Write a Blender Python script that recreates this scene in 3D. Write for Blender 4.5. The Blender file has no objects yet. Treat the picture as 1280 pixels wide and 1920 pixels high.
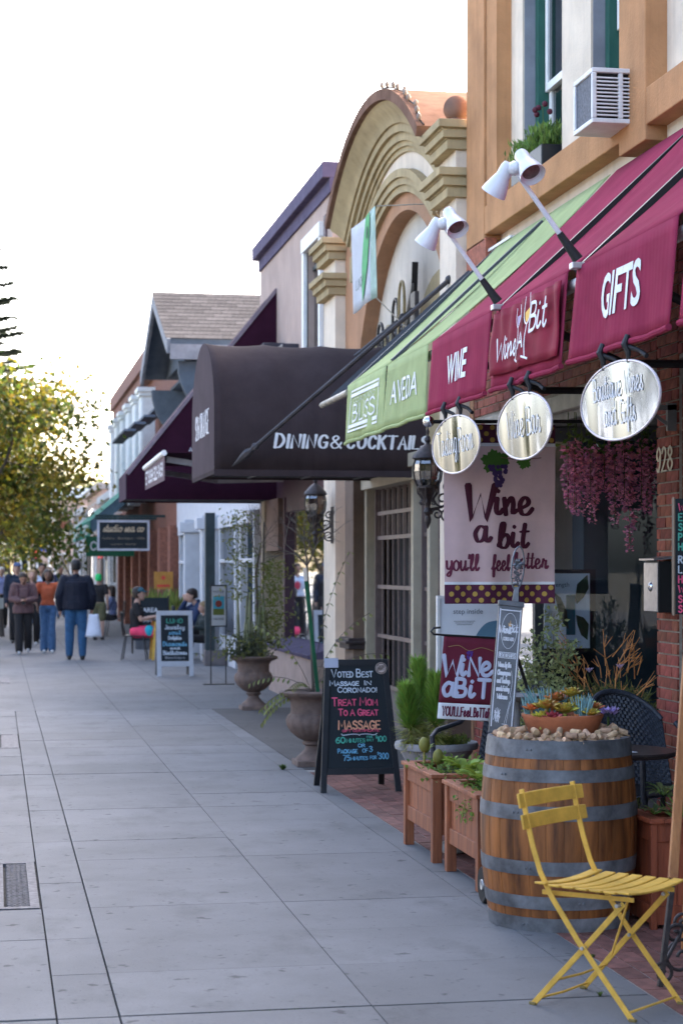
import bpy, bmesh, math, random
from mathutils import Vector, Matrix, noise
R = math.radians
sc = bpy.context.scene
C = sc.collection
random.seed(7)

# ------------------------------------------------------------------ camera, sky, sun, exposure
cam = bpy.data.cameras.new('camera')
camo = bpy.data.objects.new('camera', cam); C.objects.link(camo)
camo.location = (0, 0, 1.66)
camo.rotation_euler = (R(90), 0, -math.atan(647 / 3550))
cam.sensor_fit = 'VERTICAL'; cam.sensor_height = 36; cam.lens = 3550 / 1920 * 36
cam.shift_y = 105 / 1920
cam.clip_start = 0.1; cam.clip_end = 2000
cam.dof.use_dof = True; cam.dof.focus_distance = 10.3; cam.dof.aperture_fstop = 4.2
sc.camera = camo

SUN_AZ, SUN_EL = 42, 35          # azimuth from the street's far end towards the shops, elevation
w = bpy.data.worlds.new('World'); sc.world = w; w.use_nodes = True
nt = w.node_tree
sky = nt.nodes.new('ShaderNodeTexSky'); sky.sky_type = 'NISHITA'; sky.sun_disc = False
sky.sun_elevation = R(SUN_EL); sky.sun_rotation = R(SUN_AZ)
sky.air_density = 0.8; sky.dust_density = 4.2; sky.ozone_density = 0.0
nt.nodes['Background'].inputs['Strength'].default_value = 0.15
nt.links.new(sky.outputs[0], nt.nodes['Background'].inputs['Color'])
sun = bpy.data.lights.new('sun', 'SUN'); sun.energy = 2.6; sun.angle = R(1.5); sun.color = (1, 0.93, 0.82)
suno = bpy.data.objects.new('sun', sun); C.objects.link(suno)
sd = Vector((math.sin(R(SUN_AZ)) * math.cos(R(SUN_EL)), math.cos(R(SUN_AZ)) * math.cos(R(SUN_EL)), math.sin(R(SUN_EL))))
suno.rotation_euler = sd.to_track_quat('Z', 'Y').to_euler()
sc.view_settings.view_transform = 'Standard'; sc.view_settings.look = 'None'
sc.view_settings.gamma = 1; sc.view_settings.use_curve_mapping = False
sc.view_settings.exposure = 2.88
sc.cycles.max_bounces = 6; sc.cycles.transparent_max_bounces = 12
sc.cycles.diffuse_bounces = 4; sc.cycles.glossy_bounces = 3; sc.cycles.transmission_bounces = 6
sc.cycles.caustics_reflective = False; sc.cycles.caustics_refractive = False

# ------------------------------------------------------------------ materials
def srgb(r, g, b):
    f = lambda c: (c / 255) / 12.92 if c / 255 <= 0.04045 else (((c / 255) + 0.055) / 1.055) ** 2.4
    return (f(r), f(g), f(b))
MATS = {}
def mat(name, col, rough=0.7, var=0.12, scale=6, bump=0.0, bscale=None, metal=0.0, island=0.0, spec=0.4,
        stretch=None, col2=None, trans=0.0, hue=0.0, coat=0.0, blot=0.0, streak=0.0):
    """procedural material: base colour varied by noise (and per loose piece), optional bump grain"""
    if name in MATS: return MATS[name]
    m = bpy.data.materials.new(name); MATS[name] = m; m.use_nodes = True
    t = m.node_tree; n = t.nodes; L = t.links
    b = n['Principled BSDF']
    b.inputs['Roughness'].default_value = rough; b.inputs['Metallic'].default_value = metal
    b.inputs['Specular IOR Level'].default_value = spec
    if coat: b.inputs['Coat Weight'].default_value = coat
    tc = n.new('ShaderNodeTexCoord'); mp = n.new('ShaderNodeMapping')
    L.new(tc.outputs['Object'], mp.inputs['Vector'])
    if stretch: mp.inputs['Scale'].default_value = stretch
    nz = n.new('ShaderNodeTexNoise'); nz.inputs['Scale'].default_value = scale; nz.inputs['Detail'].default_value = 6
    nz.inputs['Roughness'].default_value = 0.62
    L.new(mp.outputs[0], nz.inputs['Vector'])
    c2 = col2 if col2 else tuple(c * (1 - 2.2 * var) for c in col)
    c1 = tuple(min(1, c * (1 + var)) for c in col)
    rp = n.new('ShaderNodeValToRGB'); rp.color_ramp.elements[0].position = 0.32; rp.color_ramp.elements[1].position = 0.68
    rp.color_ramp.elements[0].color = (*c2, 1); rp.color_ramp.elements[1].color = (*c1, 1)
    L.new(nz.outputs['Fac'], rp.inputs['Fac'])
    out = rp.outputs['Color']
    if blot:
        n2 = n.new('ShaderNodeTexNoise'); n2.inputs['Scale'].default_value = scale * 0.17; n2.inputs['Detail'].default_value = 4
        L.new(mp.outputs[0], n2.inputs['Vector'])
        r2 = n.new('ShaderNodeMapRange'); r2.inputs[1].default_value = 0.35; r2.inputs[2].default_value = 0.7
        r2.inputs[3].default_value = 1 - blot; r2.inputs[4].default_value = 1 + blot * 0.4
        L.new(n2.outputs['Fac'], r2.inputs[0])
        mx = n.new('ShaderNodeVectorMath'); mx.operation = 'SCALE'
        L.new(out, mx.inputs[0]); L.new(r2.outputs[0], mx.inputs['Scale']); out = mx.outputs[0]
    if streak:
        m3 = n.new('ShaderNodeMapping'); m3.inputs['Scale'].default_value = (7, 7, 0.45); L.new(tc.outputs['Object'], m3.inputs['Vector'])
        n3 = n.new('ShaderNodeTexNoise'); n3.inputs['Scale'].default_value = 1.3; n3.inputs['Detail'].default_value = 5; n3.inputs['Roughness'].default_value = 0.7
        L.new(m3.outputs[0], n3.inputs['Vector'])
        r3 = n.new('ShaderNodeMapRange'); r3.inputs[1].default_value = 0.5; r3.inputs[2].default_value = 0.75; r3.inputs[3].default_value = 1.0; r3.inputs[4].default_value = 1 - streak
        L.new(n3.outputs['Fac'], r3.inputs[0])
        x3 = n.new('ShaderNodeVectorMath'); x3.operation = 'SCALE'; L.new(out, x3.inputs[0]); L.new(r3.outputs[0], x3.inputs['Scale']); out = x3.outputs[0]
    if island:
        ge = n.new('ShaderNodeNewGeometry'); oi = n.new('ShaderNodeObjectInfo')
        ad = n.new('ShaderNodeMath'); ad.operation = 'ADD'
        L.new(ge.outputs['Random Per Island'], ad.inputs[0]); L.new(oi.outputs['Random'], ad.inputs[1])
        fr = n.new('ShaderNodeMath'); fr.operation = 'FRACT'; L.new(ad.outputs[0], fr.inputs[0])
        mr = n.new('ShaderNodeMapRange'); mr.inputs[3].default_value = 1 - island; mr.inputs[4].default_value = 1 + island
        L.new(fr.outputs[0], mr.inputs[0])
        hs = n.new('ShaderNodeHueSaturation'); L.new(out, hs.inputs['Color']); L.new(mr.outputs[0], hs.inputs['Value'])
        if hue:
            m2 = n.new('ShaderNodeMath'); m2.operation = 'MULTIPLY_ADD'
            wn = n.new('ShaderNodeTexWhiteNoise'); wn.noise_dimensions = '1D'; L.new(fr.outputs[0], wn.inputs['W'])
            m2.inputs[1].default_value = 2 * hue; m2.inputs[2].default_value = 0.5 - hue
            L.new(wn.outputs['Value'], m2.inputs[0]); L.new(m2.outputs[0], hs.inputs['Hue'])
        out = hs.outputs['Color']
    L.new(out, b.inputs['Base Color'])
    if bump:
        nb = n.new('ShaderNodeTexNoise'); nb.inputs['Scale'].default_value = bscale or scale * 6; nb.inputs['Detail'].default_value = 5
        L.new(mp.outputs[0], nb.inputs['Vector'])
        bp = n.new('ShaderNodeBump'); bp.inputs['Strength'].default_value = bump; bp.inputs['Distance'].default_value = 0.01
        L.new(nb.outputs['Fac'], bp.inputs['Height']); L.new(bp.outputs[0], b.inputs['Normal'])
    if trans:
        tr = n.new('ShaderNodeBsdfTranslucent'); L.new(out, tr.inputs['Color'])
        ms = n.new('ShaderNodeMixShader'); ms.inputs[0].default_value = trans
        L.new(b.outputs[0], ms.inputs[1]); L.new(tr.outputs[0], ms.inputs[2])
        L.new(ms.outputs[0], n['Material Output'].inputs['Surface'])
    return m
def glass(name, tint=(0.75, 0.8, 0.82), refl=0.12, rough=0.02):
    """window pane: see-through with mirror reflections growing towards grazing angles"""
    if name in MATS: return MATS[name]
    m = bpy.data.materials.new(name); MATS[name] = m; m.use_nodes = True
    t = m.node_tree; n = t.nodes; L = t.links
    for x in list(n):
        if x.type == 'BSDF_PRINCIPLED': n.remove(x)
    tr = n.new('ShaderNodeBsdfTransparent'); tr.inputs['Color'].default_value = (*tint, 1)
    gl = n.new('ShaderNodeBsdfGlossy'); gl.inputs['Roughness'].default_value = rough; gl.inputs['Color'].default_value = (0.95, 0.97, 1, 1)
    lw = n.new('ShaderNodeFresnel'); lw.inputs['IOR'].default_value = 1.5
    ad = n.new('ShaderNodeMath'); ad.operation = 'ADD'; ad.use_clamp = True; ad.inputs[1].default_value = refl
    L.new(lw.outputs[0], ad.inputs[0])
    ms = n.new('ShaderNodeMixShader'); L.new(ad.outputs[0], ms.inputs[0]); L.new(tr.outputs[0], ms.inputs[1]); L.new(gl.outputs[0], ms.inputs[2])
    L.new(ms.outputs[0], n['Material Output'].inputs['Surface'])
    return m
def emis(name, col, s):
    if name in MATS: return MATS[name]
    m = mat(name, col, 0.4); b = m.node_tree.nodes['Principled BSDF']
    b.inputs['Emission Color'].default_value = (*col, 1); b.inputs['Emission Strength'].default_value = s
    return m
def flat(name, col, rough=0.6, **k): return mat(name, col, rough, var=k.pop('var', 0.05), **k)

# ------------------------------------------------------------------ mesh builder
def V(*a): return Vector(a)
def basis(d):
    d = Vector(d).normalized()
    u = Vector((0, 0, 1)) if abs(d.z) < 0.95 else Vector((1, 0, 0))
    x = u.cross(d).normalized(); y = d.cross(x).normalized()
    return x, y, d
class MB:
    def __init__(s): s.v = []; s.f = []
    def add(s, v, f):
        o = len(s.v); s.v += [Vector(p) for p in v]; s.f += [tuple(i + o for i in q) for q in f]; return s
    def hexa(s, p):
        return s.add(p, [(0, 3, 2, 1), (4, 5, 6, 7), (0, 1, 5, 4), (1, 2, 6, 5), (2, 3, 7, 6), (3, 0, 4, 7)])
    def bx(s, x0, x1, y0, y1, z0, z1):
        return s.hexa([(x0, y0, z0), (x1, y0, z0), (x1, y1, z0), (x0, y1, z0), (x0, y0, z1), (x1, y0, z1), (x1, y1, z1), (x0, y1, z1)])
    def box(s, c, d, rz=0, M=None):
        p = [Vector((sx * d[0] / 2, sy * d[1] / 2, sz * d[2] / 2)) for sz in (-1, 1) for sx, sy in ((-1, -1), (1, -1), (1, 1), (-1, 1))]
        m = M if M is not None else Matrix.Rotation(rz, 3, 'Z')
        return s.hexa([m @ q + Vector(c) for q in p])
    def bar(s, p0, p1, wx, wy, up=None):
        """rectangular bar from p0 to p1; wx across, wy along 'up'"""
        p0 = Vector(p0); p1 = Vector(p1); d = (p1 - p0).normalized()
        u = Vector(up) if up else (Vector((0, 0, 1)) if abs(d.z) < 0.9 else Vector((0, 1, 0)))
        x = d.cross(u).normalized(); y = x.cross(d).normalized()
        q = []
        for p in (p0, p1):
            for a, b in ((-1, -1), (1, -1), (1, 1), (-1, 1)): q.append(p + x * a * wx / 2 + y * b * wy / 2)
        return s.hexa(q)
    def tube(s, pts, r, n=8, cap=True, flatten=None):
        pts = [Vector(p) for p in pts]; k = len(pts)
        rs = r if isinstance(r, (list, tuple)) else [r] * k
        o = len(s.v); x = None
        for i, p in enumerate(pts):
            d = (pts[min(i + 1, k - 1)] - pts[max(i - 1, 0)])
            d = d.normalized() if d.length > 1e-9 else Vector((0, 0, 1))
            if x is None: x, y, _ = basis(d)
            else:
                x = (x - d * x.dot(d)); x = x.normalized() if x.length > 1e-6 else basis(d)[0]
                y = d.cross(x).normalized()
            for j in range(n):
                a = 2 * math.pi * j / n
                s.v.append(p + (x * math.cos(a) + y * math.sin(a)) * rs[i])
        for i in range(k - 1):
            for j in range(n):
                a = o + i * n + j; b = o + i * n + (j + 1) % n
                s.f.append((a, b, b + n, a + n))
        if cap:
            s.f.append(tuple(o + j for j in range(n - 1, -1, -1))); s.f.append(tuple(o + (k - 1) * n + j for j in range(n)))
        return s
    def cyl(s, p0, p1, r0, r1=None, n=12): return s.tube([p0, p1], [r0, r0 if r1 is None else r1], n)
    def lathe(s, prof, c=(0, 0, 0), n=24, axis=None, wob=None):
        c = Vector(c); o = len(s.v); k = len(prof)
        X, Y, Z = (Vector((1, 0, 0)), Vector((0, 1, 0)), Vector((0, 0, 1))) if axis is None else basis(axis)
        for i, (r, z) in enumerate(prof):
            for j in range(n):
                a = 2 * math.pi * j / n; rr = r * (wob(i, j, z) if wob else 1)
                s.v.append(c + X * math.cos(a) * rr + Y * math.sin(a) * rr + Z * z)
        for i in range(k - 1):
            for j in range(n):
                a = o + i * n + j; b = o + i * n + (j + 1) % n
                s.f.append((a, b, b + n, a + n))
        if prof[0][0] > 1e-5: s.f.append(tuple(o + j for j in range(n - 1, -1, -1)))
        if prof[-1][0] > 1e-5: s.f.append(tuple(o + (k - 1) * n + j for j in range(n)))
        return s
    def sph(s, c, r, n=12, m=8, sc=(1, 1, 1), M=None):
        o = len(s.v); c = Vector(c)
        for i in range(m + 1):
            t = math.pi * i / m
            for j in range(n):
                a = 2 * math.pi * j / n
                p = Vector((math.sin(t) * math.cos(a) * r * sc[0], math.sin(t) * math.sin(a) * r * sc[1], math.cos(t) * r * sc[2]))
                s.v.append(c + (M @ p if M is not None else p))
        for i in range(m):
            for j in range(n):
                a = o + i * n + j; b = o + i * n + (j + 1) % n
                s.f.append((a, a + n, b + n, b))
        return s
    def prism(s, poly, f0, f1):
        """poly: 2-D outline; f0, f1: functions mapping (a,b) to the 3-D back and front faces"""
        k = len(poly); o = len(s.v)
        s.v += [Vector(f0(*p)) for p in poly] + [Vector(f1(*p)) for p in poly]
        s.f.append(tuple(o + i for i in range(k - 1, -1, -1))); s.f.append(tuple(o + k + i for i in range(k)))
        for i in range(k):
            j = (i + 1) % k; s.f.append((o + i, o + j, o + k + j, o + k + i))
        return s
    def grid(s, fn, nu, nv):
        o = len(s.v)
        for i in range(nu + 1):
            for j in range(nv + 1): s.v.append(Vector(fn(i / nu, j / nv)))
        for i in range(nu):
            for j in range(nv):
                a = o + i * (nv + 1) + j; s.f.append((a, a + nv + 1, a + nv + 2, a + 1))
        return s
    def quad(s, a, b, c, d): return s.add([a, b, c, d], [(0, 1, 2, 3)])
    def build(s, name, m, parent=None, smooth=False, bevel=0.0, local=False, solid=0.0, fixn=True):
        me = bpy.data.meshes.new(name)
        vs = s.v
        if parent is not None and not local:
            M = WM(parent).inverted(); vs = [M @ p for p in vs]
        me.from_pydata([tuple(p) for p in vs], [], s.f)
        if fixn:
            bm = bmesh.new(); bm.from_mesh(me); bmesh.ops.recalc_face_normals(bm, faces=bm.faces); bm.to_mesh(me); bm.free()
        if smooth:
            me.shade_smooth()
            if smooth != 'all': me.set_sharp_from_angle(angle=R(38))
        if m: me.materials.append(m)
        o = bpy.data.objects.new(name, me); C.objects.link(o)
        if parent is not None: o.parent = parent
        if bevel:
            b = o.modifiers.new('bevel', 'BEVEL'); b.width = bevel; b.segments = 2; b.limit_method = 'ANGLE'; b.angle_limit = R(40)
        if solid:
            d = o.modifiers.new('thick', 'SOLIDIFY'); d.thickness = solid; d.offset = 0
        return o
def WM(o):
    M = Matrix.LocRotScale(o.location, o.rotation_euler, o.scale)
    return WM(o.parent) @ M if o.parent else M

def tag(o, label=None, cat=None, group=None, kind=None):
    if label: o['label'] = label
    if cat: o['category'] = cat
    if group: o['group'] = group
    if kind: o['kind'] = kind
    return o
def thing(name, label, cat, loc=(0, 0, 0), rz=0, group=None):
    o = bpy.data.objects.new(name, None); C.objects.link(o); o.empty_display_size = 0.1
    o.location = loc; o.rotation_euler = (0, 0, rz)
    return tag(o, label, cat, group)
def copy_tree(o, parent=None):
    c = o.copy(); C.objects.link(c); c.parent = parent
    for ch in [x for x in o.children]: copy_tree(ch, c)
    return c
def inst(mesh_obj, name, loc, parent, rz=0, scale=(1, 1, 1), rot=None):
    """one more piece sharing mesh data; loc is in the parent's space"""
    o = bpy.data.objects.new(name, mesh_obj.data); C.objects.link(o); o.parent = parent
    o.location = loc; o.rotation_euler = rot if rot else (0, 0, rz); o.scale = scale
    return o

# ------------------------------------------------------------------ lettering
STROKES = {
 'A': '0,0 .35,1 .7,0;.13,.36 .57,.36', 'B': '0,0 0,1;~0,1 .42,.96 .5,.76 .38,.56 0,.53;~0,.53 .5,.48 .6,.27 .45,.04 0,0',
 'C': '~.64,.8 .4,1 .12,.86 0,.5 .12,.14 .4,0 .64,.2', 'D': '0,0 0,1;~0,1 .38,.94 .64,.5 .38,.06 0,0',
 'E': '.55,1 0,1 0,0 .57,0;0,.52 .45,.52', 'F': '.55,1 0,1 0,0;0,.52 .45,.52',
 'G': '~.64,.82 .4,1 .12,.86 0,.5 .12,.14 .4,0 .62,.12 .66,.42;.68,.44 .4,.44', 'H': '0,0 0,1;.6,0 .6,1;0,.52 .6,.52', 'I': '0,0 0,1',
 'J': '~.42,1 .42,.3 .25,0 0,.16', 'K': '0,0 0,1;.6,1 0,.45;.2,.6 .64,0', 'L': '0,1 0,0 .52,0', 'M': '0,0 .06,1 .42,.3 .78,1 .84,0',
 'N': '0,0 0,1 .64,0 .64,1', 'O': '~.36,1 .08,.82 0,.5 .08,.18 .36,0 .64,.18 .72,.5 .64,.82 .36,1', 'P': '0,0 0,1;~0,1 .45,.95 .55,.73 .4,.5 0,.46',
 'Q': '~.36,1 .08,.82 0,.5 .08,.18 .36,0 .64,.18 .72,.5 .64,.82 .36,1;.45,.25 .78,-.08', 'R': '0,0 0,1;~0,1 .45,.95 .55,.75 .4,.54 0,.5;.25,.5 .62,0',
 'S': '~.55,.84 .35,1 .08,.88 .08,.66 .3,.53 .55,.38 .56,.14 .3,0 0,.15', 'T': '0,1 .7,1;.35,1 .35,0', 'U': '~0,1 0,.35 .14,.03 .46,.03 .6,.35 .6,1',
 'V': '0,1 .35,0 .7,1', 'W': '0,1 .22,0 .47,.75 .72,0 .94,1', 'X': '0,0 .62,1;0,1 .62,0', 'Y': '0,1 .32,.5 .64,1;.32,.5 .32,0', 'Z': '0,1 .6,1 0,0 .6,0',
 '0': '~.3,1 .06,.8 0,.5 .06,.2 .3,0 .54,.2 .6,.5 .54,.8 .3,1', '1': '.0,.8 .2,1 .2,0', '2': '~.03,.78 .25,1 .52,.8 .4,.45 0,0;0,0 .58,0',
 '3': '~.03,.9 .3,1 .5,.8 .2,.55;~.2,.55 .55,.35 .3,0 0,.12', '4': '.42,0 .42,1 0,.3 .6,.3', '5': '.52,1 .08,1 .05,.6;~.05,.6 .4,.62 .55,.3 .3,0 0,.1',
 '6': '~.5,.92 .2,.8 0,.35 .2,0 .5,.1 .52,.4 .25,.55 .04,.36', '7': '0,1 .55,1 .2,0', '8': '~.3,.55 .06,.75 .3,1 .54,.75 .3,.55 0,.28 .3,0 .6,.28 .3,.55',
 '9': '~.54,.66 .3,.45 .05,.68 .3,1 .54,.8 .52,.4 .3,0 .08,.1', '$': '~.5,.8 .3,.95 .05,.75 .3,.5 .52,.25 .3,.04 .02,.2;.28,1.1 .28,-.1',
 '!': '.05,1 .05,.3;.05,.05 .05,0', '&': '~.72,0 .3,.5 .1,.8 .3,1 .48,.82 .3,.6 .02,.3 .2,0 .5,.08 .7,.45', "'": '.05,1 .0,.75', '-': '0,.45 .35,.45', '.': '0,.04 .06,.04',
 'a': '~.5,.55 .25,.64 .02,.35 .15,.02 .4,.12 .5,.5;~.52,.62 .5,.15 .62,.02 .76,.18', 'b': '~0,.06 .2,.55 .28,.98 .16,.98 .08,.5 .1,.05 .35,.0 .5,.3 .38,.55 .15,.4',
 'c': '~.48,.5 .3,.64 .04,.35 .18,.02 .5,.18', 'd': '~.5,.55 .25,.64 .02,.35 .15,.02 .4,.12 .5,.5;~.58,1 .5,.2 .6,.02 .74,.18',
 'e': '~0,.2 .35,.35 .42,.52 .25,.64 .06,.4 .14,.04 .4,.02 .6,.22', 'f': '~0,.1 .3,.5 .42,.95 .3,1 .2,.6 .16,-.3 .26,-.36 .3,.0 .5,.2',
 'g': '~.48,.55 .22,.64 .02,.36 .14,.06 .36,.14 .5,.55;~.5,.6 .44,-.1 .24,-.36 .08,-.2 .5,.08', 'h': '~0,.05 .22,.6 .26,1 .14,.9 .08,0;~.08,.2 .3,.6 .4,.45 .4,.08 .58,.12',
 'i': '~.1,.6 .06,.15 .18,.02 .34,.18;.14,.86 .16,.88', 'j': '~.2,.6 .16,-.2 .0,-.3;.24,.86 .26,.88', 'k': '~0,.05 .22,.6 .26,1 .14,.9 .08,0;~.45,.6 .15,.35 .35,.02 .5,.1',
 'l': '~0,.15 .22,.6 .26,1 .12,.9 .08,.2 .2,.0 .36,.18', 'm': '~0,.6 .06,.0;~.06,.3 .24,.62 .32,.4 .3,.0;~.3,.3 .5,.62 .58,.4 .56,.06 .74,.16',
 'n': '~0,.6 .07,.0;~.07,.3 .3,.63 .4,.42 .38,.06 .56,.16', 'o': '~.28,.63 .05,.45 .05,.15 .28,.0 .5,.2 .46,.5 .28,.63;~.4,.56 .5,.46 .64,.5',
 'p': '~.1,.62 .02,-.38;~.06,.35 .3,.64 .48,.4 .3,.02 .08,.12', 'q': '~.48,.55 .22,.64 .02,.36 .14,.04 .36,.14 .5,.55;.5,.6 .44,-.38', 'r': '~0,.1 .14,.62 .2,.5 .38,.52;~.38,.52 .32,.1 .42,.0 .56,.16',
 's': '~0,.1 .24,.62 .2,.4 .38,.16 .22,.0 .04,.08', 't': '~.2,.98 .1,.2 .2,.0 .38,.16;0,.66 .36,.68', 'u': '~0,.6 .0,.12 .16,.0 .38,.3;~.42,.6 .4,.12 .52,.02 .66,.18',
 'v': '~0,.6 .16,.0 .4,.55 .55,.55', 'w': '~0,.6 .06,.06 .28,.06 .34,.55;~.34,.5 .42,.04 .6,.08 .68,.6 .8,.56', 'x': '0,.0 .44,.62;.04,.62 .46,.0', 'y': '~0,.6 .02,.18 .2,.08 .4,.3;~.44,.6 .38,-.1 .2,-.36 .04,-.24 .5,.1',
 'z': '0,.6 .42,.6 0,.0 .48,.0',
}
def smooth_pts(p, k=5):
    q = []
    for i in range(len(p) - 1):
        a = p[max(i - 1, 0)]; b = p[i]; c = p[i + 1]; d = p[min(i + 2, len(p) - 1)]
        for t in range(k):
            u = t / k
            q.append(tuple(0.5 * (2 * b[j] + (c[j] - a[j]) * u + (2 * a[j] - 5 * b[j] + 4 * c[j] - d[j]) * u * u + (3 * b[j] - a[j] - 3 * c[j] + d[j]) * u ** 3) for j in (0, 1)))
    q.append(p[-1]); return q
def glyph(ch):
    out = []; wmax = 0
    for st in STROKES[ch].split(';'):
        sm = st.startswith('~'); pts = [tuple(float(v) for v in p.split(',')) for p in st.lstrip('~').split()]
        wmax = max(wmax, max(p[0] for p in pts))
        out.append(smooth_pts(pts) if sm else pts)
    return out, wmax
class Text2D:
    """collects strokes (ridge ribbons) and filled outlines in a sign's own plane"""
    def __init__(s): s.mb = MB(); s.z = 0.0
    def ribbon(s, pts, wd, depth=0.0012, pen=None):
        k = len(pts)
        if k < 2: return
        o = len(s.mb.v)
        e0 = Vector(pts[0]) - Vector(pts[1]); e1 = Vector(pts[-1]) - Vector(pts[-2])
        P = [Vector(p) for p in pts]
        P = [P[0] + (e0.normalized() * wd * 0.4 if e0.length else e0)] + P + [P[-1] + (e1.normalized() * wd * 0.4 if e1.length else e1)]
        k = len(P)
        for i, p in enumerate(P):
            d = P[min(i + 1, k - 1)] - P[max(i - 1, 0)]; d = d.normalized() if d.length > 1e-9 else Vector((1, 0))
            w2 = wd * (0.62 if i in (0, k - 1) else 1) / 2
            if pen: w2 *= pen(d)
            nrm = Vector((-d.y, d.x)); s.z += 1e-6
            s.mb.v += [Vector((p.x + nrm.x * w2, p.y + nrm.y * w2, s.z)), Vector((p.x, p.y, s.z + depth)), Vector((p.x - nrm.x * w2, p.y - nrm.y * w2, s.z))]
        for i in range(k - 1):
            a = o + 3 * i
            s.mb.f += [(a, a + 1, a + 4, a + 3), (a + 1, a + 2, a + 5, a + 4)]
    def hand(s, txt, x, y, h, wd, cond=1.0, gap=0.2, slant=0.0, jit=0.0, small=None, align='c', script=False, pen=None, serif=0, rot=0.0):
        """stroke lettering; small = size factor for all but the first letter of a word (small caps)"""
        out = []; cx = 0; first = True
        for ch in txt:
            if ch == ' ': cx += 0.38 * h * cond; first = True; continue
            k = 1 if (small is None or first) else small
            first = False
            st, gw = glyph(ch); jy = (random.random() - 0.5) * jit * h
            for p in st:
                out.append(([(cx + (a[0] + a[1] * slant) * h * k * cond, jy + a[1] * h * k) for a in p], ch))
            if serif and ch.isalpha():
                for p in st:
                    for e in (p[0], p[-1]):
                        if e[1] in (0, 1.0): 
                            q = (cx + (e[0] + e[1] * slant) * h * k * cond, jy + e[1] * h * k)
                            out.append(([(q[0] - serif * h, q[1]), (q[0] + serif * h, q[1])], 'serif'))
            cx += (gw + (gap if not script else gap * 0.35)) * h * k * cond
        W = cx - gap * h * cond * (0.35 if script else 1)
        x0 = x - (W / 2 if align == 'c' else W if align == 'r' else 0)
        cr, sr = math.cos(rot), math.sin(rot)
        for p, c in out:
            q = [(x0 + a, b) for a, b in p]
            q = [(x + (a - x) * cr - b * sr, y + (a - x) * sr + b * cr) for a, b in q]
            s.ribbon(q, wd * (0.55 if c == 'serif' else 1), pen=None if c == 'serif' else pen)
        return W
    def sans(s, txt, x, y, h, cond=1.0, bold=0.0, align='c', slant=0.0, space=1.0):
        cu = bpy.data.curves.new('t', 'FONT'); cu.body = txt; cu.size = 1; cu.offset = bold; cu.space_character = space; cu.resolution_u = 3
        o = bpy.data.objects.new('t', cu); C.objects.link(o)
        me = bpy.data.meshes.new_from_object(o)
        vs = [v.co.copy() for v in me.vertices]; fs = [tuple(p.vertices) for p in me.polygons]
        bpy.data.objects.remove(o); bpy.data.curves.remove(cu); bpy.data.meshes.remove(me)
        if not vs: return
        k = h / 0.73
        xs = [v.x for v in vs]; x0, x1 = min(xs), max(xs)
        off = {'c': -(x0 + x1) / 2, 'l': -x0, 'r': -x1}[align]
        s.z += 2e-5
        s.mb.add([(x + ((v.x + off) + v.y * slant) * k * cond, y + v.y * k, s.z + 0.001) for v in vs], fs)
    def poly(s, pts):
        s.z += 3e-5; s.mb.add([(p[0], p[1], s.z) for p in pts], [tuple(range(len(pts)))])
    def disc(s, x, y, rx, ry=None, n=14):
        ry = ry or rx; s.poly([(x + rx * math.cos(2 * math.pi * i / n), y + ry * math.sin(2 * math.pi * i / n)) for i in range(n)])
    def rect(s, x0, x1, y0, y1): s.poly([(x0, y0), (x1, y0), (x1, y1), (x0, y1)])
    def frame(s, x0, x1, y0, y1, w):
        s.rect(x0, x1, y0, y0 + w); s.rect(x0, x1, y1 - w, y1); s.rect(x0, x0 + w, y0 + w, y1 - w); s.rect(x1 - w, x1, y0 + w, y1 - w)
    def place(s, name, m, parent, o, ex, ey, off=0.003, warp=None):
        """map the sign plane to the world: origin o, right ex, up ey"""
        o = Vector(o); ex = Vector(ex).normalized(); ey = Vector(ey).normalized(); nz = ex.cross(ey)
        mb = MB(); mb.f = s.mb.f
        for p in s.mb.v:
            q = o + ex * p.x + ey * p.y + nz * (off + p.z)
            if warp: q = warp(q)
            mb.v.append(q)
        return mb.build(name, m, parent, fixn=False)
SX, SZ = V(0, -1, 0), V(0, 0, 1)         # a sign facing the street: its right is towards the camera
FX = V(1, 0, 0)                          # a sign facing the camera

M_WHITE = flat('white paint', (0.78, 0.78, 0.77), 0.55)
M_LETTER = flat('white lettering', (0.8, 0.8, 0.82), 0.7)
M_BLACK = flat('black paint', (0.012, 0.012, 0.014), 0.45)
M_IRON = mat('dark iron', (0.022, 0.019, 0.02), 0.5, 0.2, 20, metal=0.3)
M_DARK = flat('dark interior', (0.012, 0.012, 0.014), 0.9)
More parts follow.
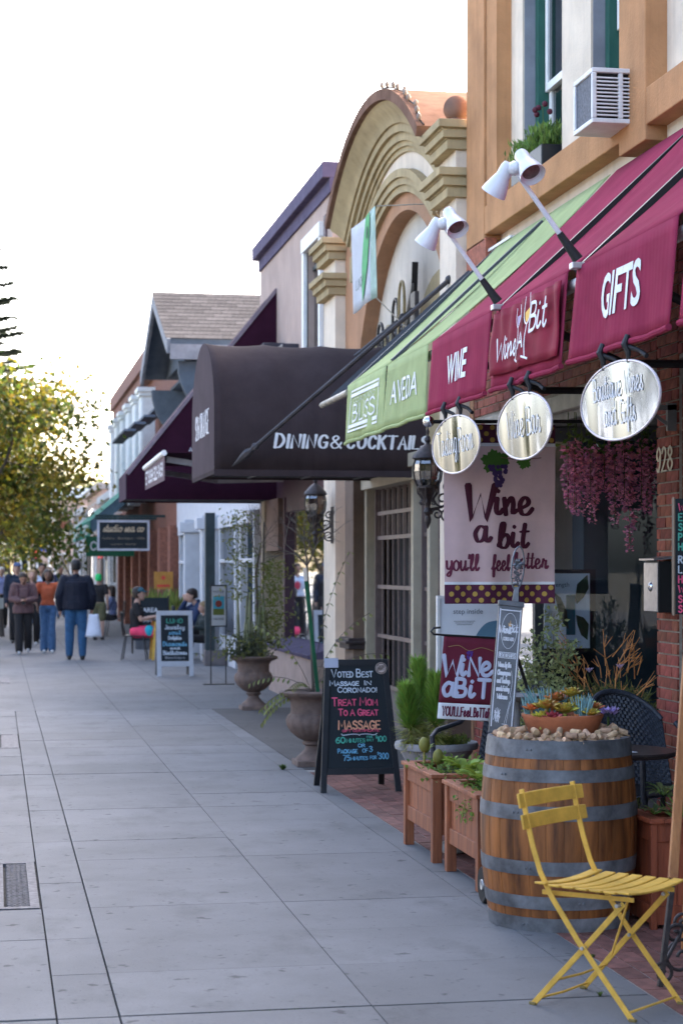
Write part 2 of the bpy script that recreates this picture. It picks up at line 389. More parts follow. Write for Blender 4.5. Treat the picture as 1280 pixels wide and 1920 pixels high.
# ------------------------------------------------------------------ ground, road, pavement
def concrete(name, base, joints=False):
    m = bpy.data.materials.new(name); m.use_nodes = True
    t = m.node_tree; n = t.nodes; L = t.links; b = n['Principled BSDF']; b.inputs['Roughness'].default_value = 0.82; b.inputs['Specular IOR Level'].default_value = 0.3
    ge = n.new('ShaderNodeNewGeometry')
    def nz(s, d=6, st=(1, 1, 1)):
        mp = n.new('ShaderNodeMapping'); mp.inputs['Scale'].default_value = st; L.new(ge.outputs['Position'], mp.inputs[0])
        x = n.new('ShaderNodeTexNoise'); x.inputs['Scale'].default_value = s; x.inputs['Detail'].default_value = d; x.inputs['Roughness'].default_value = 0.65
        L.new(mp.outputs[0], x.inputs['Vector']); return x.outputs['Fac']
    def rng(v, a, b_, c, d):
        r = n.new('ShaderNodeMapRange'); r.inputs[1].default_value = a; r.inputs[2].default_value = b_; r.inputs[3].default_value = c; r.inputs[4].default_value = d
        L.new(v, r.inputs[0]); return r.outputs[0]
    def mul(a, b_):
        x = n.new('ShaderNodeMath'); x.operation = 'MULTIPLY'; L.new(a, x.inputs[0]); L.new(b_, x.inputs[1]); return x.outputs[0]
    f = mul(rng(nz(1.1, 7), 0.3, 0.7, 0.78, 1.10), rng(nz(90, 3), 0.3, 0.7, 0.93, 1.05))
    f = mul(f, rng(nz(0.5, 5, (1, 0.25, 1)), 0.35, 0.7, 0.9, 1.05))
    f = mul(f, rng(nz(9, 2), 0.29, 0.35, 0.5, 1.0))          # dropped gum and old spots
    f = mul(f, rng(nz(22, 4), 0.31, 0.38, 0.7, 1.0)); f = mul(f, rng(nz(2.6, 6, (1, 0.6, 1)), 0.54, 0.70, 1.0, 0.76)); f = mul(f, rng(nz(45, 2), 0.24, 0.30, 0.6, 1.0))
    oi = n.new('ShaderNodeObjectInfo'); f = mul(f, rng(oi.outputs['Random'], 0, 1, 0.90, 1.07))
    vm = n.new('ShaderNodeVectorMath'); vm.operation = 'SCALE'; vm.inputs[0].default_value = base
    L.new(f, vm.inputs['Scale']); out = vm.outputs[0]
    if joints:
        sx = n.new('ShaderNodeSeparateXYZ'); L.new(ge.outputs['Position'], sx.inputs[0])
        def line(src, period, off, wdt):
            a = n.new('ShaderNodeMath'); a.operation = 'ADD'; a.inputs[1].default_value = -off; L.new(src, a.inputs[0])
            p = n.new('ShaderNodeMath'); p.operation = 'PINGPONG'; p.inputs[1].default_value = period / 2; L.new(a.outputs[0], p.inputs[0])
            return rng(p.outputs[0], wdt * 0.6, wdt, 0.42, 1.0)
        g = line(sx.outputs[1], 0.76, 7.04, 0.005); g = mul(g, line(sx.outputs[0], 0.95, 0.45, 0.007))
        v2 = n.new('ShaderNodeVectorMath'); v2.operation = 'SCALE'; L.new(out, v2.inputs[0]); L.new(g, v2.inputs['Scale']); out = v2.outputs[0]
    L.new(out, b.inputs['Base Color'])
    bp = n.new('ShaderNodeBump'); bp.inputs['Strength'].default_value = 0.25; bp.inputs['Distance'].default_value = 0.004
    L.new(nz(140, 4), bp.inputs['Height']); L.new(bp.outputs[0], b.inputs['Normal'])
    return m
M_CONC = concrete('pavement concrete', (0.170, 0.170, 0.174))
M_CONC_FAR = concrete('far pavement concrete', (0.170, 0.170, 0.174), True)
M_CONC_DK = concrete('old grey concrete', (0.082, 0.078, 0.077))
M_JOINT = mat('joint dirt', (0.03, 0.03, 0.03), 0.95, 0.3, 12)
M_ASPH = mat('asphalt', (0.12, 0.115, 0.11), 0.9, 0.2, 30, bump=0.3)

def sheet(name, x0, x1, y0, y1, z, m, parent=None):
    return MB().add([(x0, y0, z), (x1, y0, z), (x1, y1, z), (x0, y1, z)], [(0, 1, 2, 3)]).build(name, m, parent)
tag(sheet('ground', -600, 600, -600, 900, -0.30, mat('dry ground', (0.16, 0.15, 0.12), 0.95, 0.2, 0.2)), kind='structure')
tag(sheet('road', -14, -1.7, -40, 190, -0.15, M_ASPH), kind='structure')
tag(sheet('cross_road', -60, 60, 100, 112, -0.146, M_ASPH), kind='structure')
side = MB().bx(-1.55, 4.2, -6, 22.24, -0.28, -0.016).build('sidewalk', M_JOINT); tag(side, kind='structure')
kerb = MB().bx(-1.72, -1.55, -6, 100, -0.29, -0.002).build('kerb', M_CONC); tag(kerb, kind='structure')
far = MB().bx(-1.545, 60, 22.25, 100, -0.28, 0.0).build('far_sidewalk', M_CONC_FAR); tag(far, kind='structure')
tag(MB().bx(-60, 60, 112, 190, -0.28, 0.0).build('far_block_sidewalk', M_CONC_FAR), kind='structure')
slab0 = MB().bx(-0.5, 0.5, -0.5, 0.5, -1, 0).build('slab', M_CONC, side, local=True)
cols = [(-1.545, 0.216), (0.224, 0.446), (0.454, 1.398), (1.403, 2.338), (2.342, 2.497)]
rows = [7.04 + 0.76 * k for k in range(-4, 21)]
first = True
for i in range(len(rows) - 1):
    y0, y1 = rows[i], rows[i + 1]
    g0 = 0.011 if abs(y0 - 7.04) < 0.01 or abs(y0 - 15.4) < 0.01 else 0.0016
    g1 = 0.011 if abs(y1 - 7.04) < 0.01 or abs(y1 - 15.4) < 0.01 else 0.0016
    for ci, (x0, x1) in enumerate(cols):
        xx0 = x0
        if ci == 0 and any(a < y1 - 0.02 and b > y0 + 0.02 for a, b in ((9.32, 10.84), (17.68, 19.2))): continue
        if first: o = slab0; first = False
        else: o = inst(slab0, 'slab', (0, 0, 0), side)
        dz = random.uniform(-0.0015, 0.0015)
        o.location = ((xx0 + x1) / 2, (y0 + g0 + y1 - g1) / 2, dz); o.scale = (x1 - xx0, y1 - g1 - y0 - g0, 0.016 + dz * 0)
# dark poured apron in front of the restaurant, with a rough border
ap = MB().bx(2.503, 4.15, 15.41, 22.24, -0.2, 0.002).build('concrete_apron', M_CONC_DK); tag(ap, kind='structure')

# brick paving under the awning
M_PAVER = mat('red pavers', (0.19, 0.082, 0.066), 0.8, 0.2, 14, bump=0.25, island=0.32)
M_GROUT = mat('paver grout', (0.30, 0.28, 0.26), 0.95, 0.15, 20)
pav = MB().bx(2.503, 4.18, 3.0, 15.395, -0.2, -0.003).build('brick_paving', M_GROUT); tag(pav, kind='structure')
pv0 = MB().bx(-0.097, 0.097, -0.047, 0.047, -0.02, 0.002).build('paver', M_PAVER, pav, local=True, bevel=0)
pv0.rotation_euler = (0, 0, R(90))
pstuff = MB(); cnt = 0; first = True; cand = []
for r_ in range(16):
    x = 2.553 + r_ * 0.102
    for k in range(48):
        y = 6.0 + k * 0.202 + (0.101 if r_ % 2 else 0)
        if y > 15.25: continue
        cand.append((x, y))
cand.sort(key=lambda p: (p[0] - 2.5) * 1.6 + p[1] * 0.12)
for i, (x, y) in enumerate(cand):
    z = random.uniform(-0.0015, 0.0015)
    if i < 298:
        if first: o = pv0; first = False; o.location = (x, y, z)
        else: o = inst(pv0, 'paver', (x, y, z), pav, R(90) + random.uniform(-.01, .01))
    else: pstuff.bx(x - 0.047, x + 0.047, y - 0.097, y + 0.097, -0.02, 0.002 + z)
tag(pstuff.build('pavers', M_PAVER, pav, local=True), kind='stuff')

# tree grates
M_GRATE = mat('grate iron', (0.15, 0.145, 0.155), 0.7, 0.2, 25, metal=0.1, spec=0.2)
def grate(y0, y1, label, fine=True):
    t = thing('tree_grate', label, 'grate', (-0.6, (y0 + y1) / 2, 0), 0, 'tree grates along the kerb')
    MB().bx(-1.545, 0.224, y0 - 0.005, y1 + 0.005, -0.2, -0.05).build('pit', M_DARK, t)
    f = MB()
    f.bx(-1.45, 0.21, y0, y0 + 0.05, -0.03, 0.003); f.bx(-1.45, 0.21, y1 - 0.05, y1, -0.03, 0.003)
    f.bx(0.165, 0.21, y0 + 0.05, y1 - 0.05, -0.03, 0.003); f.bx(-1.45, -1.4, y0 + 0.05, y1 - 0.05, -0.03, 0.003)
    f.build('frame', M_GRATE, t)
    for x in (-0.05, -0.01, 0.03):
        MB().bx(x - 0.012, x + 0.008, y0 + 0.05, y1 - 0.05, -0.025, 0.0).build('slat', M_GRATE, t)
    la = MB(); n = 30; s = (y1 - y0 - 0.1) / n
    if fine:
        for x in (0.055, 0.082, 0.11, 0.138):
            for k in range(n):
                yy = y0 + 0.05 + k * s
                la.bar((x, yy, -0.008), (x + 0.028, yy + s / 2, -0.008), 0.008, 0.012); la.bar((x, yy + s, -0.0082), (x + 0.028, yy + s / 2, -0.0082), 0.008, 0.012)
        tag(la.build('lattice', M_GRATE, t), kind='stuff')
    else: MB().bx(0.05, 0.165, y0 + 0.05, y1 - 0.05, -0.025, 0.0).build('lattice', M_GRATE, t)
    MB().bx(-1.4, -0.1, y0 + 0.05, y1 - 0.05, -0.03, -0.004).build('inner_plate', M_GRATE, t)
grate(9.35, 10.83, 'patterned iron tree grate nearest, at the left edge of the pavement')
grate(17.7, 19.18, 'iron tree grate at the left edge, second one up the street', False)
gy = thing('tree_grate', 'small far iron grate at the left edge, just before the walkers', 'grate', (-0.6, 28.4, 0), 0, 'tree grates along the kerb')
MB().bx(-1.45, 0.2, 27.7, 29.2, 0.0, 0.006).build('inner_plate', M_GRATE, gy)
for k in range(9): MB().bx(-1.2 + k * 0.15, -1.13 + k * 0.15, 27.8, 29.1, 0.006, 0.012).build('slat', M_GRATE, gy)

# weeds in the joints
M_WEED = mat('weed green', (0.10, 0.16, 0.04), 0.8, 0.2, 20, island=0.3, trans=0.3)
def tuft(mb, c, n, h, sp):
    for _ in range(n):
        a = random.uniform(0, 6.28); l = random.uniform(0.5, 1) * h; d = V(math.cos(a), math.sin(a), 0) * random.uniform(0.2, 1) * sp
        b = Vector(c) + d * 0.2; t = b + d + V(0, 0, l); s = V(-math.sin(a), math.cos(a), 0) * h * 0.12
        m_ = (b + t) / 2 + V(0, 0, l * 0.25)
        mb.add([b - s * .5, b + s * .5, m_ + s, t, m_ - s], [(0, 1, 2, 3, 4)])
for nm, (x, y), k in (('leafy weed in the joint beside the dark apron corner', (2.32, 15.42), 40), ('leafy weed at the foot of the nearer urn', (2.52, 15.62), 40), ('thin weeds in the crack behind the yellow chair', (2.3, 7.04), 22), ('weed at the paving edge under the yellow chair', (2.5, 7.75), 22)):
    q_ = 0.05 if y > 10 else 0.02; mb = MB(); tuft(mb, (x, y, 0), k, q_, q_); tag(mb.build('weed', M_WEED), nm, 'weed')
mm = MB()
for k in range(90): tuft(mm, (random.gauss(1.0, 0.12), 7.04 + random.uniform(-.006, .006), -0.012), 2, 0.014, 0.012)
tag(mm.build('joint_moss', M_WEED), kind='stuff', label='green moss in the wide pavement joint at the bottom', cat='moss')

# ------------------------------------------------------------------ brick work
M_BRICK = mat('red brick', (0.30, 0.083, 0.055), 0.85, 0.2, 18, bump=0.35, island=0.3, hue=0.012)
M_MORTAR = mat('mortar', (0.36, 0.32, 0.27), 0.95, 0.15, 30)
CO = 0.0677
def brick_wall(parent, limit, runs, X=3.9, seed=1):
    """runs: (axis, a0, a1, z0, z1, fixed) ; axis 'y' = face towards the street at X, 'x' = face towards the camera at Y"""
    rnd = random.Random(seed)
    full = MB().bx(-0.006, 0.02, -0.0945, 0.0945, -0.0285, 0.0285).build('brick', M_BRICK, parent, local=True)
    used = False; n = 0; st = MB()
    for ax, a0, a1, z0, z1, fx, part in runs:
        nz = int((z1 - z0) / CO)
        for c in range(nz):
            z = z0 + (c + 0.5) * CO; off = 0.1 if c % 2 else 0
            y = a0 - off
            while y < a1 - 0.03:
                s, e = max(y, a0), min(y + 0.2, a1)
                if e - s > 0.04:
                    L_ = e - s - 0.011; mid = (s + e) / 2; dp = rnd.uniform(-0.002, 0.003)
                    if part and n < limit:
                        n += 1
                        loc = (fx + dp, mid, z) if ax == 'y' else (mid, fx + dp, z)
                        if not used: o = full; used = True; o.location = loc
                        else: o = inst(full, 'brick', loc, parent)
                        o.scale = (1, L_ / 0.189, 1)
                        if ax == 'x': o.rotation_euler = (0, 0, R(90))
                    else:
                        if ax == 'y': st.bx(fx - 0.006 + dp, fx + 0.02, mid - L_ / 2, mid + L_ / 2, z - 0.0285, z + 0.0285)
                        else: st.bx(mid - L_ / 2, mid + L_ / 2, fx - 0.006 + dp, fx + 0.02, z - 0.0285, z + 0.0285)
                y += 0.2
    if st.v: tag(st.build('bricks', M_BRICK, parent), kind='stuff')

# ------------------------------------------------------------------ 1. wine bar building
M_CREAM = mat('cream stucco', (0.78, 0.665, 0.535), 0.9, 0.06, 3, bump=0.35, bscale=60, blot=0.12, streak=0.16, spec=0.15)
M_ORANGE = mat('orange stucco', (0.54, 0.28, 0.135), 0.9, 0.1, 2.5, bump=0.4, bscale=60, blot=0.2, streak=0.2, spec=0.15)
M_GREENT = flat('green trim', (0.02, 0.10, 0.075), 0.5)
M_GREYJ = mat('grey jamb', (0.27, 0.28, 0.32), 0.7, 0.1, 4)
M_PANE = glass('upstairs pane', (0.12, 0.2, 0.2), 0.1)
b1 = thing('brick_shop_building', 'two-storey shop with red brick below and cream stucco with orange pilasters above', 'building', (3.9, 10.5, 0))
wl = MB()
# upper wall with two window openings (Y ranges), front face X=3.98
def wall_y(mb, X0, X1, y0, y1, z0, z1, holes):
    ys = sorted({y0, y1, *[h[0] for h in holes], *[h[1] for h in holes]})
    for a, b in zip(ys[:-1], ys[1:]):
        hs = [h for h in holes if h[0] <= a + 1e-6 and h[1] >= b - 1e-6]
        z = z0
        for h in sorted(hs, key=lambda q: q[2]):
            if h[2] > z: mb.bx(X0, X1, a, b, z, h[2])
            z = h[3]
        if z < z1: mb.bx(X0, X1, a, b, z, z1)
wall_y(wl, 3.98, 4.3, -18.0, 15.26, 4.06, 8.6, [(13.05, 14.08, 4.56, 7.0), (11.42, 12.38, 4.56, 7.0), (7.2, 9.6, 4.56, 7.0)])  # stretch behind the camera added to block sky light from the near pavement
wl.build('upper_wall', M_CREAM, b1)
MB().bx(4.3, 14, -18.0, 15.26, 4.06, 8.6).build('house_body', M_CREAM, b1)
for y0, y1 in ((14.72, 15.29), (10.89, 11.38), (6.4, 6.95)):
    MB().bx(3.84, 3.985, y0, y1, 4.24 if y0 < 14 else 4.28, 8.62).build('pilaster', M_ORANGE, b1, bevel=0.008)
MB().bx(3.845, 3.984, 11.381, 14.719, 4.33, 4.555).build('sill_band', M_ORANGE, b1, bevel=0.008)
MB().bx(3.845, 3.984, 6.951, 10.889, 4.33, 4.555).build('sill_band', M_ORANGE, b1, bevel=0.008)
MB().bx(3.86, 3.983, 14.40, 14.715, 4.556, 8.6).build('corner_strip', M_ORANGE, b1)
for y0, y1 in ((13.05, 14.08), (11.42, 12.38)):
    wn = MB().bx(3.995, 4.28, y1 - 0.004, y1 + 0.02, 4.556, 7.0).bx(3.995, 4.28, y0 - 0.02, y0 + 0.004, 4.556, 7.0).build('window', M_GREYJ, b1)
    MB().bx(4.08, 4.2, y1 - 0.09, y1 - 0.006, 4.56, 6.99).bx(4.08, 4.2, y0 + 0.006, y0 + 0.06, 4.56, 6.99).build('outer_frame', M_GREENT, wn)
    for (z0, z1, dx) in ((4.58, 5.35, 0.03), (5.30, 6.98, 0.0)):
        f = MB()
        a, b = y0 + 0.07, y1 - 0.1; X = 4.13 + dx
        f.bx(X, X + 0.045, a, a + 0.06, z0, z1).bx(X, X + 0.045, b - 0.06, b, z0, z1)
        f.bx(X, X + 0.045, a + 0.06, b - 0.06, z0, z0 + 0.06).bx(X, X + 0.045, a + 0.06, b - 0.06, z1 - 0.05, z1)
        f.build('sash', M_WHITE, wn, bevel=0.004)
        MB().bx(X + 0.018, X + 0.024, a + 0.06, b - 0.06, z0 + 0.06, z1 - 0.05).build('pane', M_PANE, wn)
    MB().bx(4.35, 4.4, y0, y1, 4.56, 7.0).build('blind', mat('net curtain', (0.25, 0.33, 0.31), 0.9, 0.1, 3), wn)
# lower storey: brick
lower = MB()
lower.bx(3.908, 4.25, 10.488, 10.842, 0, 4.05)
lower.bx(3.908, 4.25, 10.842, 15.255, 2.88, 4.05); lower.bx(3.908, 4.25, 14.878, 15.255, 0, 2.88)
lower.bx(3.908, 4.25, -18.0, 10.488, 2.88, 4.05); lower.bx(3.908, 4.25, -18.0, 7.4, 0, 2.88)  # unseen near stretch, added with the upper wall to hold back skylight
lw = lower.build('brick_wall', M_MORTAR, b1)
brick_wall(lw, 298, [('y', 10.485, 10.845, 0.0, 4.0, 3.902, True), ('x', 3.92, 4.24, 0.5, 2.8, 10.485, False), ('y', 10.845, 15.25, 2.90, 3.65, 3.902, True),
                     ('y', 14.875, 15.25, 0.0, 2.88, 3.902, True), ('y', 7.0, 10.485, 2.90, 3.7, 3.902, True), ('y', 10.845, 15.25, 3.65, 4.05, 3.902, False), ('x', 3.92, 4.2, 2.3, 2.88, 14.875, False)])
for o in [x for x in lw.children if x.name.startswith('brick')]:   # keep the bricks in the wall's own space
    o.location = WM(b1).inverted() @ o.location if o.type == 'MESH' and 'kind' not in o else o.location
MB().bx(3.84, 3.93, 14.66, 15.29, 4.06, 4.30).build('brick_capital', M_BRICK, b1)
MB().bx(3.885, 4.2, 10.85, 14.87, 2.76, 2.875).build('lintel', mat('stone lintel', (0.46, 0.43, 0.37), 0.85, 0.1, 8, bump=0.2), b1, bevel=0.006)
MB().bx(3.93, 7.0, 10.85, 14.87, 2.70, 2.755).build('alcove_ceiling', mat('alcove ceiling', (0.28, 0.27, 0.25), 0.9), b1)
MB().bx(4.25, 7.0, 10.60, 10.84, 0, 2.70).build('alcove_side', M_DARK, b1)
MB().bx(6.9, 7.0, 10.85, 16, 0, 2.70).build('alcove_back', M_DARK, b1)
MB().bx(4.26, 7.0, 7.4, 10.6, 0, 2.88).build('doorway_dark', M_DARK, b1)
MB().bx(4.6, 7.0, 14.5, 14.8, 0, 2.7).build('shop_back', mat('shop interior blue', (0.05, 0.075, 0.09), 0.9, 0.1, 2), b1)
MB().bx(3.86, 7.0, -18.0, 15.24, -0.2, -0.001).build('shop_floor', mat('shop floor', (0.12, 0.1, 0.09), 0.7, 0.15, 5), b1)
# angled display window running back into the alcove
ga, gb = V(3.92, 13.45, 0), V(5.6, 12.75, 0)
gd = (gb - ga).normalized(); gn = V(gd.y, -gd.x, 0)
sw = MB().bar(ga + V(0, 0, 2.64), gb + V(0, 0, 2.64), 0.08, 0.10).bar(ga + V(0, 0, 0.25), gb + V(0, 0, 0.25), 0.08, 0.5)
sw.bar(ga + V(0, 0, 0), ga + V(0, 0, 2.7), 0.07, 0.07).bar(ga + gd * 1.3 + V(0, 0, 0), ga + gd * 1.3 + V(0, 0, 2.7), 0.06, 0.06)
swo = sw.build('display_window', mat('window frame dark', (0.04, 0.045, 0.05), 0.5), b1, bevel=0.004)
p0 = ga + gd * 0.04; p1 = gb
MB().quad(p0 + V(0, 0, 0.5), p1 + V(0, 0, 0.5), p1 + V(0, 0, 2.6), p0 + V(0, 0, 2.6)).build('pane', glass('shop pane', (0.72, 0.80, 0.86), 0.0), swo)
w2 = MB().bx(3.94, 4.02, 13.5, 14.86, 0.0, 0.5).bx(3.94, 4.02, 13.5, 14.86, 2.6, 2.7).bx(3.94, 4.02, 14.8, 14.86, 0.5, 2.6).build('front_window', MATS['window frame dark'], b1)
MB().quad((3.98, 13.5, 0.5), (3.98, 14.8, 0.5), (3.98, 14.8, 2.6), (3.98, 13.5, 2.6)).build('pane', MATS['shop pane'], w2)

# ------------------------------------------------------------------ 2. arched restaurant building
M_KHAKI = mat('khaki moulding', (0.44, 0.345, 0.20), 0.9, 0.08, 5, bump=0.2, blot=0.12, streak=0.2, spec=0.1)
M_TAN = mat('tan stucco', (0.46, 0.255, 0.15), 0.9, 0.08, 2.5, bump=0.4, bscale=50, blot=0.15, streak=0.18, spec=0.12)
M_TAUPE = mat('taupe stucco', (0.68, 0.60, 0.50), 0.9, 0.06, 3, bump=0.3, bscale=50, blot=0.1, streak=0.12, spec=0.12)
M_BROWNST = mat('brown stucco', (0.165, 0.115, 0.085), 0.9, 0.1, 4, bump=0.3, blot=0.15)
b2 = thing('arched_restaurant_building', 'mission-style restaurant with a big curved pediment, tan walls and khaki mouldings', 'building', (3.9, 18.6, 0))
AC, AZ, AR = 18.25, 6.25 - 3.87, 3.87          # centre line, centre height and radius of the pediment
ZS = 5.47
amax = math.asin(2.33 / AR)
def ztop(y):
    d = abs(y - AC)
    return AZ + math.sqrt(AR ** 2 - d * d) - 0.06 if d < 2.3 else 5.30
NI = 40; IC, IR = 2.75, 2.4
fr = MB(); o = 0
inner = []; outer = []
for i in range(NI + 1):
    a = math.pi * i / NI; dy, dz = math.cos(a), math.sin(a)
    inner.append((AC + IR * dy, IC + IR * dz))
    t = IR
    while True:
        y, z = AC + t * dy, IC + t * dz
        if y < 15.30 or y > 21.98 or z > ztop(y): break
        t += 0.01
    outer.append((min(max(y, 15.30), 21.98), z))
for i in range(NI):
    p = [inner[i], outer[i], outer[i + 1], inner[i + 1]]
    fr.prism(p, lambda a, b: (4.3, a, b), lambda a, b: (3.9, a, b))
fr.prism([(15.30, 0), (AC - IR, 0), (AC - IR, IC), (15.30, IC)], lambda a, b: (4.3, a, b), lambda a, b: (3.9, a, b))
fr.prism([(AC + IR, 0), (21.98, 0), (21.98, IC), (AC + IR, IC)], lambda a, b: (4.3, a, b), lambda a, b: (3.9, a, b))
fr.build('front_wall', M_TAN, b2)
MB().bx(4.06, 4.5, 15.35, 21.95, 2.76, 5.25).build('recessed_wall', M_TAUPE, b2)
MB().bx(4.5, 14, 15.31, 21.97, 0, 5.0).build('house_body', M_TAUPE, b2)
# swept mouldings: profile points are (offset from the radius, forward distance from X=3.9)
def sweep(name, prof, m, a0, a1, n=44):
    mb = MB(); o = 0; k = len(prof)
    for i in range(n + 1):
        a = a0 + (a1 - a0) * i / n
        for dr, dx in prof:
            mb.v.append(V(3.9 - dx, AC + (AR + dr) * math.sin(a), AZ + (AR + dr) * math.cos(a)))
    for i in range(n):
        for j in range(k):
            a = i * k + j; b = i * k + (j + 1) % k; mb.f.append((a, b, b + k, a + k))
    mb.f.append(tuple(range(k))); mb.f.append(tuple(n * k + j for j in range(k - 1, -1, -1)))
    return mb.build(name, m, b2, smooth=True)
M_RUST = mat('rust brown coping', (0.23, 0.14, 0.105), 1.0, 0.12, 5, bump=0.2, blot=0.2, spec=0.0)
sweep('coping', [(0.0, -1.7), (0.0, 0.34), (-0.10, 0.34), (-0.10, 0.30), (-0.12, -1.7)], M_RUST, -amax, amax)
sweep('cornice', [(-0.102, -0.1), (-0.102, 0.29), (-0.14, 0.275), (-0.19, 0.22), (-0.25, 0.175), (-0.30, 0.16), (-0.30, 0.135), (-0.38, 0.135), (-0.38, 0.10), (-0.46, 0.10), (-0.46, 0.07), (-0.51, 0.07), (-0.51, 0.045), (-0.56, 0.045), (-0.56, -0.1)], M_KHAKI, -amax, amax)
sweep('frieze', [(-0.562, -0.1), (-0.562, 0.02), (-0.72, 0.02), (-0.72, -0.1)], M_CREAM, -amax, amax)
sweep('lower_moulding', [(-0.722, -0.1), (-0.722, 0.10), (-0.80, 0.10), (-0.80, 0.075), (-0.87, 0.075), (-0.87, 0.05), (-0.94, 0.05), (-0.94, -0.1)], M_KHAKI, -amax * 0.97, amax * 0.97)
wire = [V(3.62 - 0.02 * math.sin(i), AC + (AR + 0.012) * math.sin(a), AZ + (AR + 0.012) * math.cos(a)) for i, a in enumerate([-0.15 - (amax - 0.15) * k / 22 for k in range(23)])]
lw_ = MB().tube(wire, 0.009, 5).build('string_light_wire', M_IRON, b2)
for p in wire[1::2]: MB().sph(p + V(-0.01, 0, 0.03), 0.022, 8, 6, (1, 1, 1.5)).build('bulb', mat('dull bulb', (0.2, 0.16, 0.13), 0.4), lw_)
for y in (AC - 2.06, AC + 2.06):      # mouldings drop from the arch to the lower capitals
    s = 1 if y > AC else -1
    f = MB()
    for k, (wd, dx) in enumerate(((0.08, 0.10), (0.07, 0.075), (0.07, 0.05))):
        yy = y - s * k * 0.075
        f.prism([(yy - wd / 2, 4.78), (yy + wd / 2, 4.78), (yy + wd / 2 + s * .0, 5.05 - abs(k) * .07), (yy - wd / 2, 5.05 - k * .07)], lambda a, b: (3.95, a, b), lambda a, b, dx=dx: (3.9 - dx, a, b))
    f.build('drop_moulding', M_KHAKI, b2)
def capital(y0, y1, zt, h, m=M_KHAKI):
    mb = MB(); n = 3
    for k in range(n):
        e = 0.125 * (n - k) / n
        z1 = zt - h * k / n; z0 = zt - h * (k + 1) / n
        mb.bx(3.74 - e, 3.96, y0 - e * 0.7, y1 + e * 0.7, z0 + (0.012 if k < n - 1 else 0), z1)
        if k < n - 1: mb.bx(3.74 - e + 0.03, 3.95, y0 - e * 0.7 + 0.03, y1 + e * 0.7 - 0.03, z0 - 0.001, z0 + 0.013)
    return mb.build('capital', m, b2, bevel=0.006)
for y0, y1 in ((15.42, 16.0), (21.15, 21.9)):
    MB().bx(3.78, 3.94, y0, y1, 0, 4.76).build('pilaster', M_CREAM, b2, bevel=0.006)
    MB().bx(3.78, 3.94, y0, y1, 4.76, 5.16).build('pilaster_top', M_CREAM, b2, bevel=0.006)
    capital(y0, y1, 5.0, 0.24); capital(y0, y1, 5.40, 0.24)
    MB().bx(3.7, 3.95, y0 - 0.05, y1 + 0.05, 0, 0.5).build('pilaster_base', M_BROWNST, b2, bevel=0.008)
MB().sph((3.80, 15.47, 5.515), 0.112, 20, 14).cyl((3.80, 15.47, 5.39), (3.80, 15.47, 5.43), 0.08, 0.07, 14).build('ball_finial', M_RUST, b2, smooth='all')
MB().bx(3.95, 4.8, 15.31, 16.2, 5.0, 5.40).bx(3.95, 4.8, 20.4, 21.97, 5.0, 5.30).build('parapet', M_TAN, b2)
# small khaki arch inside the big recess
k2 = [(AC - 1.2 + 1.35 * math.cos(math.pi * i / 16) * -1, 3.0 + 1.42 * math.sin(math.pi * i / 16)) for i in range(17)]
MB().prism(k2 + [(k2[-1][0], 2.8), (k2[0][0], 2.8)], lambda a, b: (4.059, a, b), lambda a, b: (4.02, a, b)).build('inner_arch_panel', M_KHAKI, b2)
# brown corner pier beside the doors and grilled doors
MB().bx(3.80, 4.3, 20.15, 20.64, 0, 2.75).build('door_pier', M_BROWNST, b2, bevel=0.008)
MB().bx(3.74, 4.2, 20.10, 20.66, 0.78, 0.90).bx(3.70, 4.2, 20.06, 20.68, 0.84, 0.87).build('pier_ledge', mat('dark ledge', (0.05, 0.035, 0.035), 0.6), b2, bevel=0.008)
M_FRAME = mat('cream door frame', (0.42, 0.37, 0.28), 0.7, 0.08, 4)
df = MB()
df.bx(3.88, 4.12, 16.0, 20.14, 2.50, 2.62); df.bx(3.84, 4.2, 15.95, 20.16, 2.62, 2.75)
for y in (20.08, 17.75, 17.05, 16.1): df.bx(3.92, 4.12, y - 0.055, y + 0.055, 0, 2.50)
df.build('door_frame', M_FRAME, b2, bevel=0.006)
M_GRILLE = mat('brown grille', (0.17, 0.125, 0.118), 0.5, 0.1, 10)
MB().bx(4.2, 4.3, 16.0, 20.1, 0, 2.5).build('door_dark', M_DARK, b2)
for y0, y1 in ((17.81, 19.95), (17.11, 17.69), (16.16, 16.99)):
    dr = MB()
    for z in (0.42, 0.94, 1.46, 1.98, 2.24): dr.bx(4.02, 4.05, y0, y1, z - 0.02, z + 0.02)
    dr.bx(4.0, 4.07, y0, y0 + 0.03, 0, 2.5).bx(4.0, 4.07, y1 - 0.03, y1, 0, 2.5)
    g = dr.build('door', M_GRILLE, b2)
    n = max(3, int((y1 - y0) / 0.25))
    for k in range(1, n):
        y = y0 + (y1 - y0) * k / n
        MB().bx(4.025, 4.045, y - 0.009, y + 0.009, 0.42, 2.5).build('grille_bar', M_GRILLE, g)
    for k in range(2 * n):
        y = y0 + (y1 - y0) * (k + 0.5) / (2 * n)
        MB().bx(4.03, 4.042, y - 0.006, y + 0.006, 1.98, 2.5).build('grille_bar', M_GRILLE, g)
    MB().bx(4.06, 4.1, y0 + 0.03, y1 - 0.03, 0, 0.42).build('kick_panel', mat('kick panel', (0.16, 0.13, 0.13), 0.7, 0.1, 6, stretch=(1, 8, 1)), g)

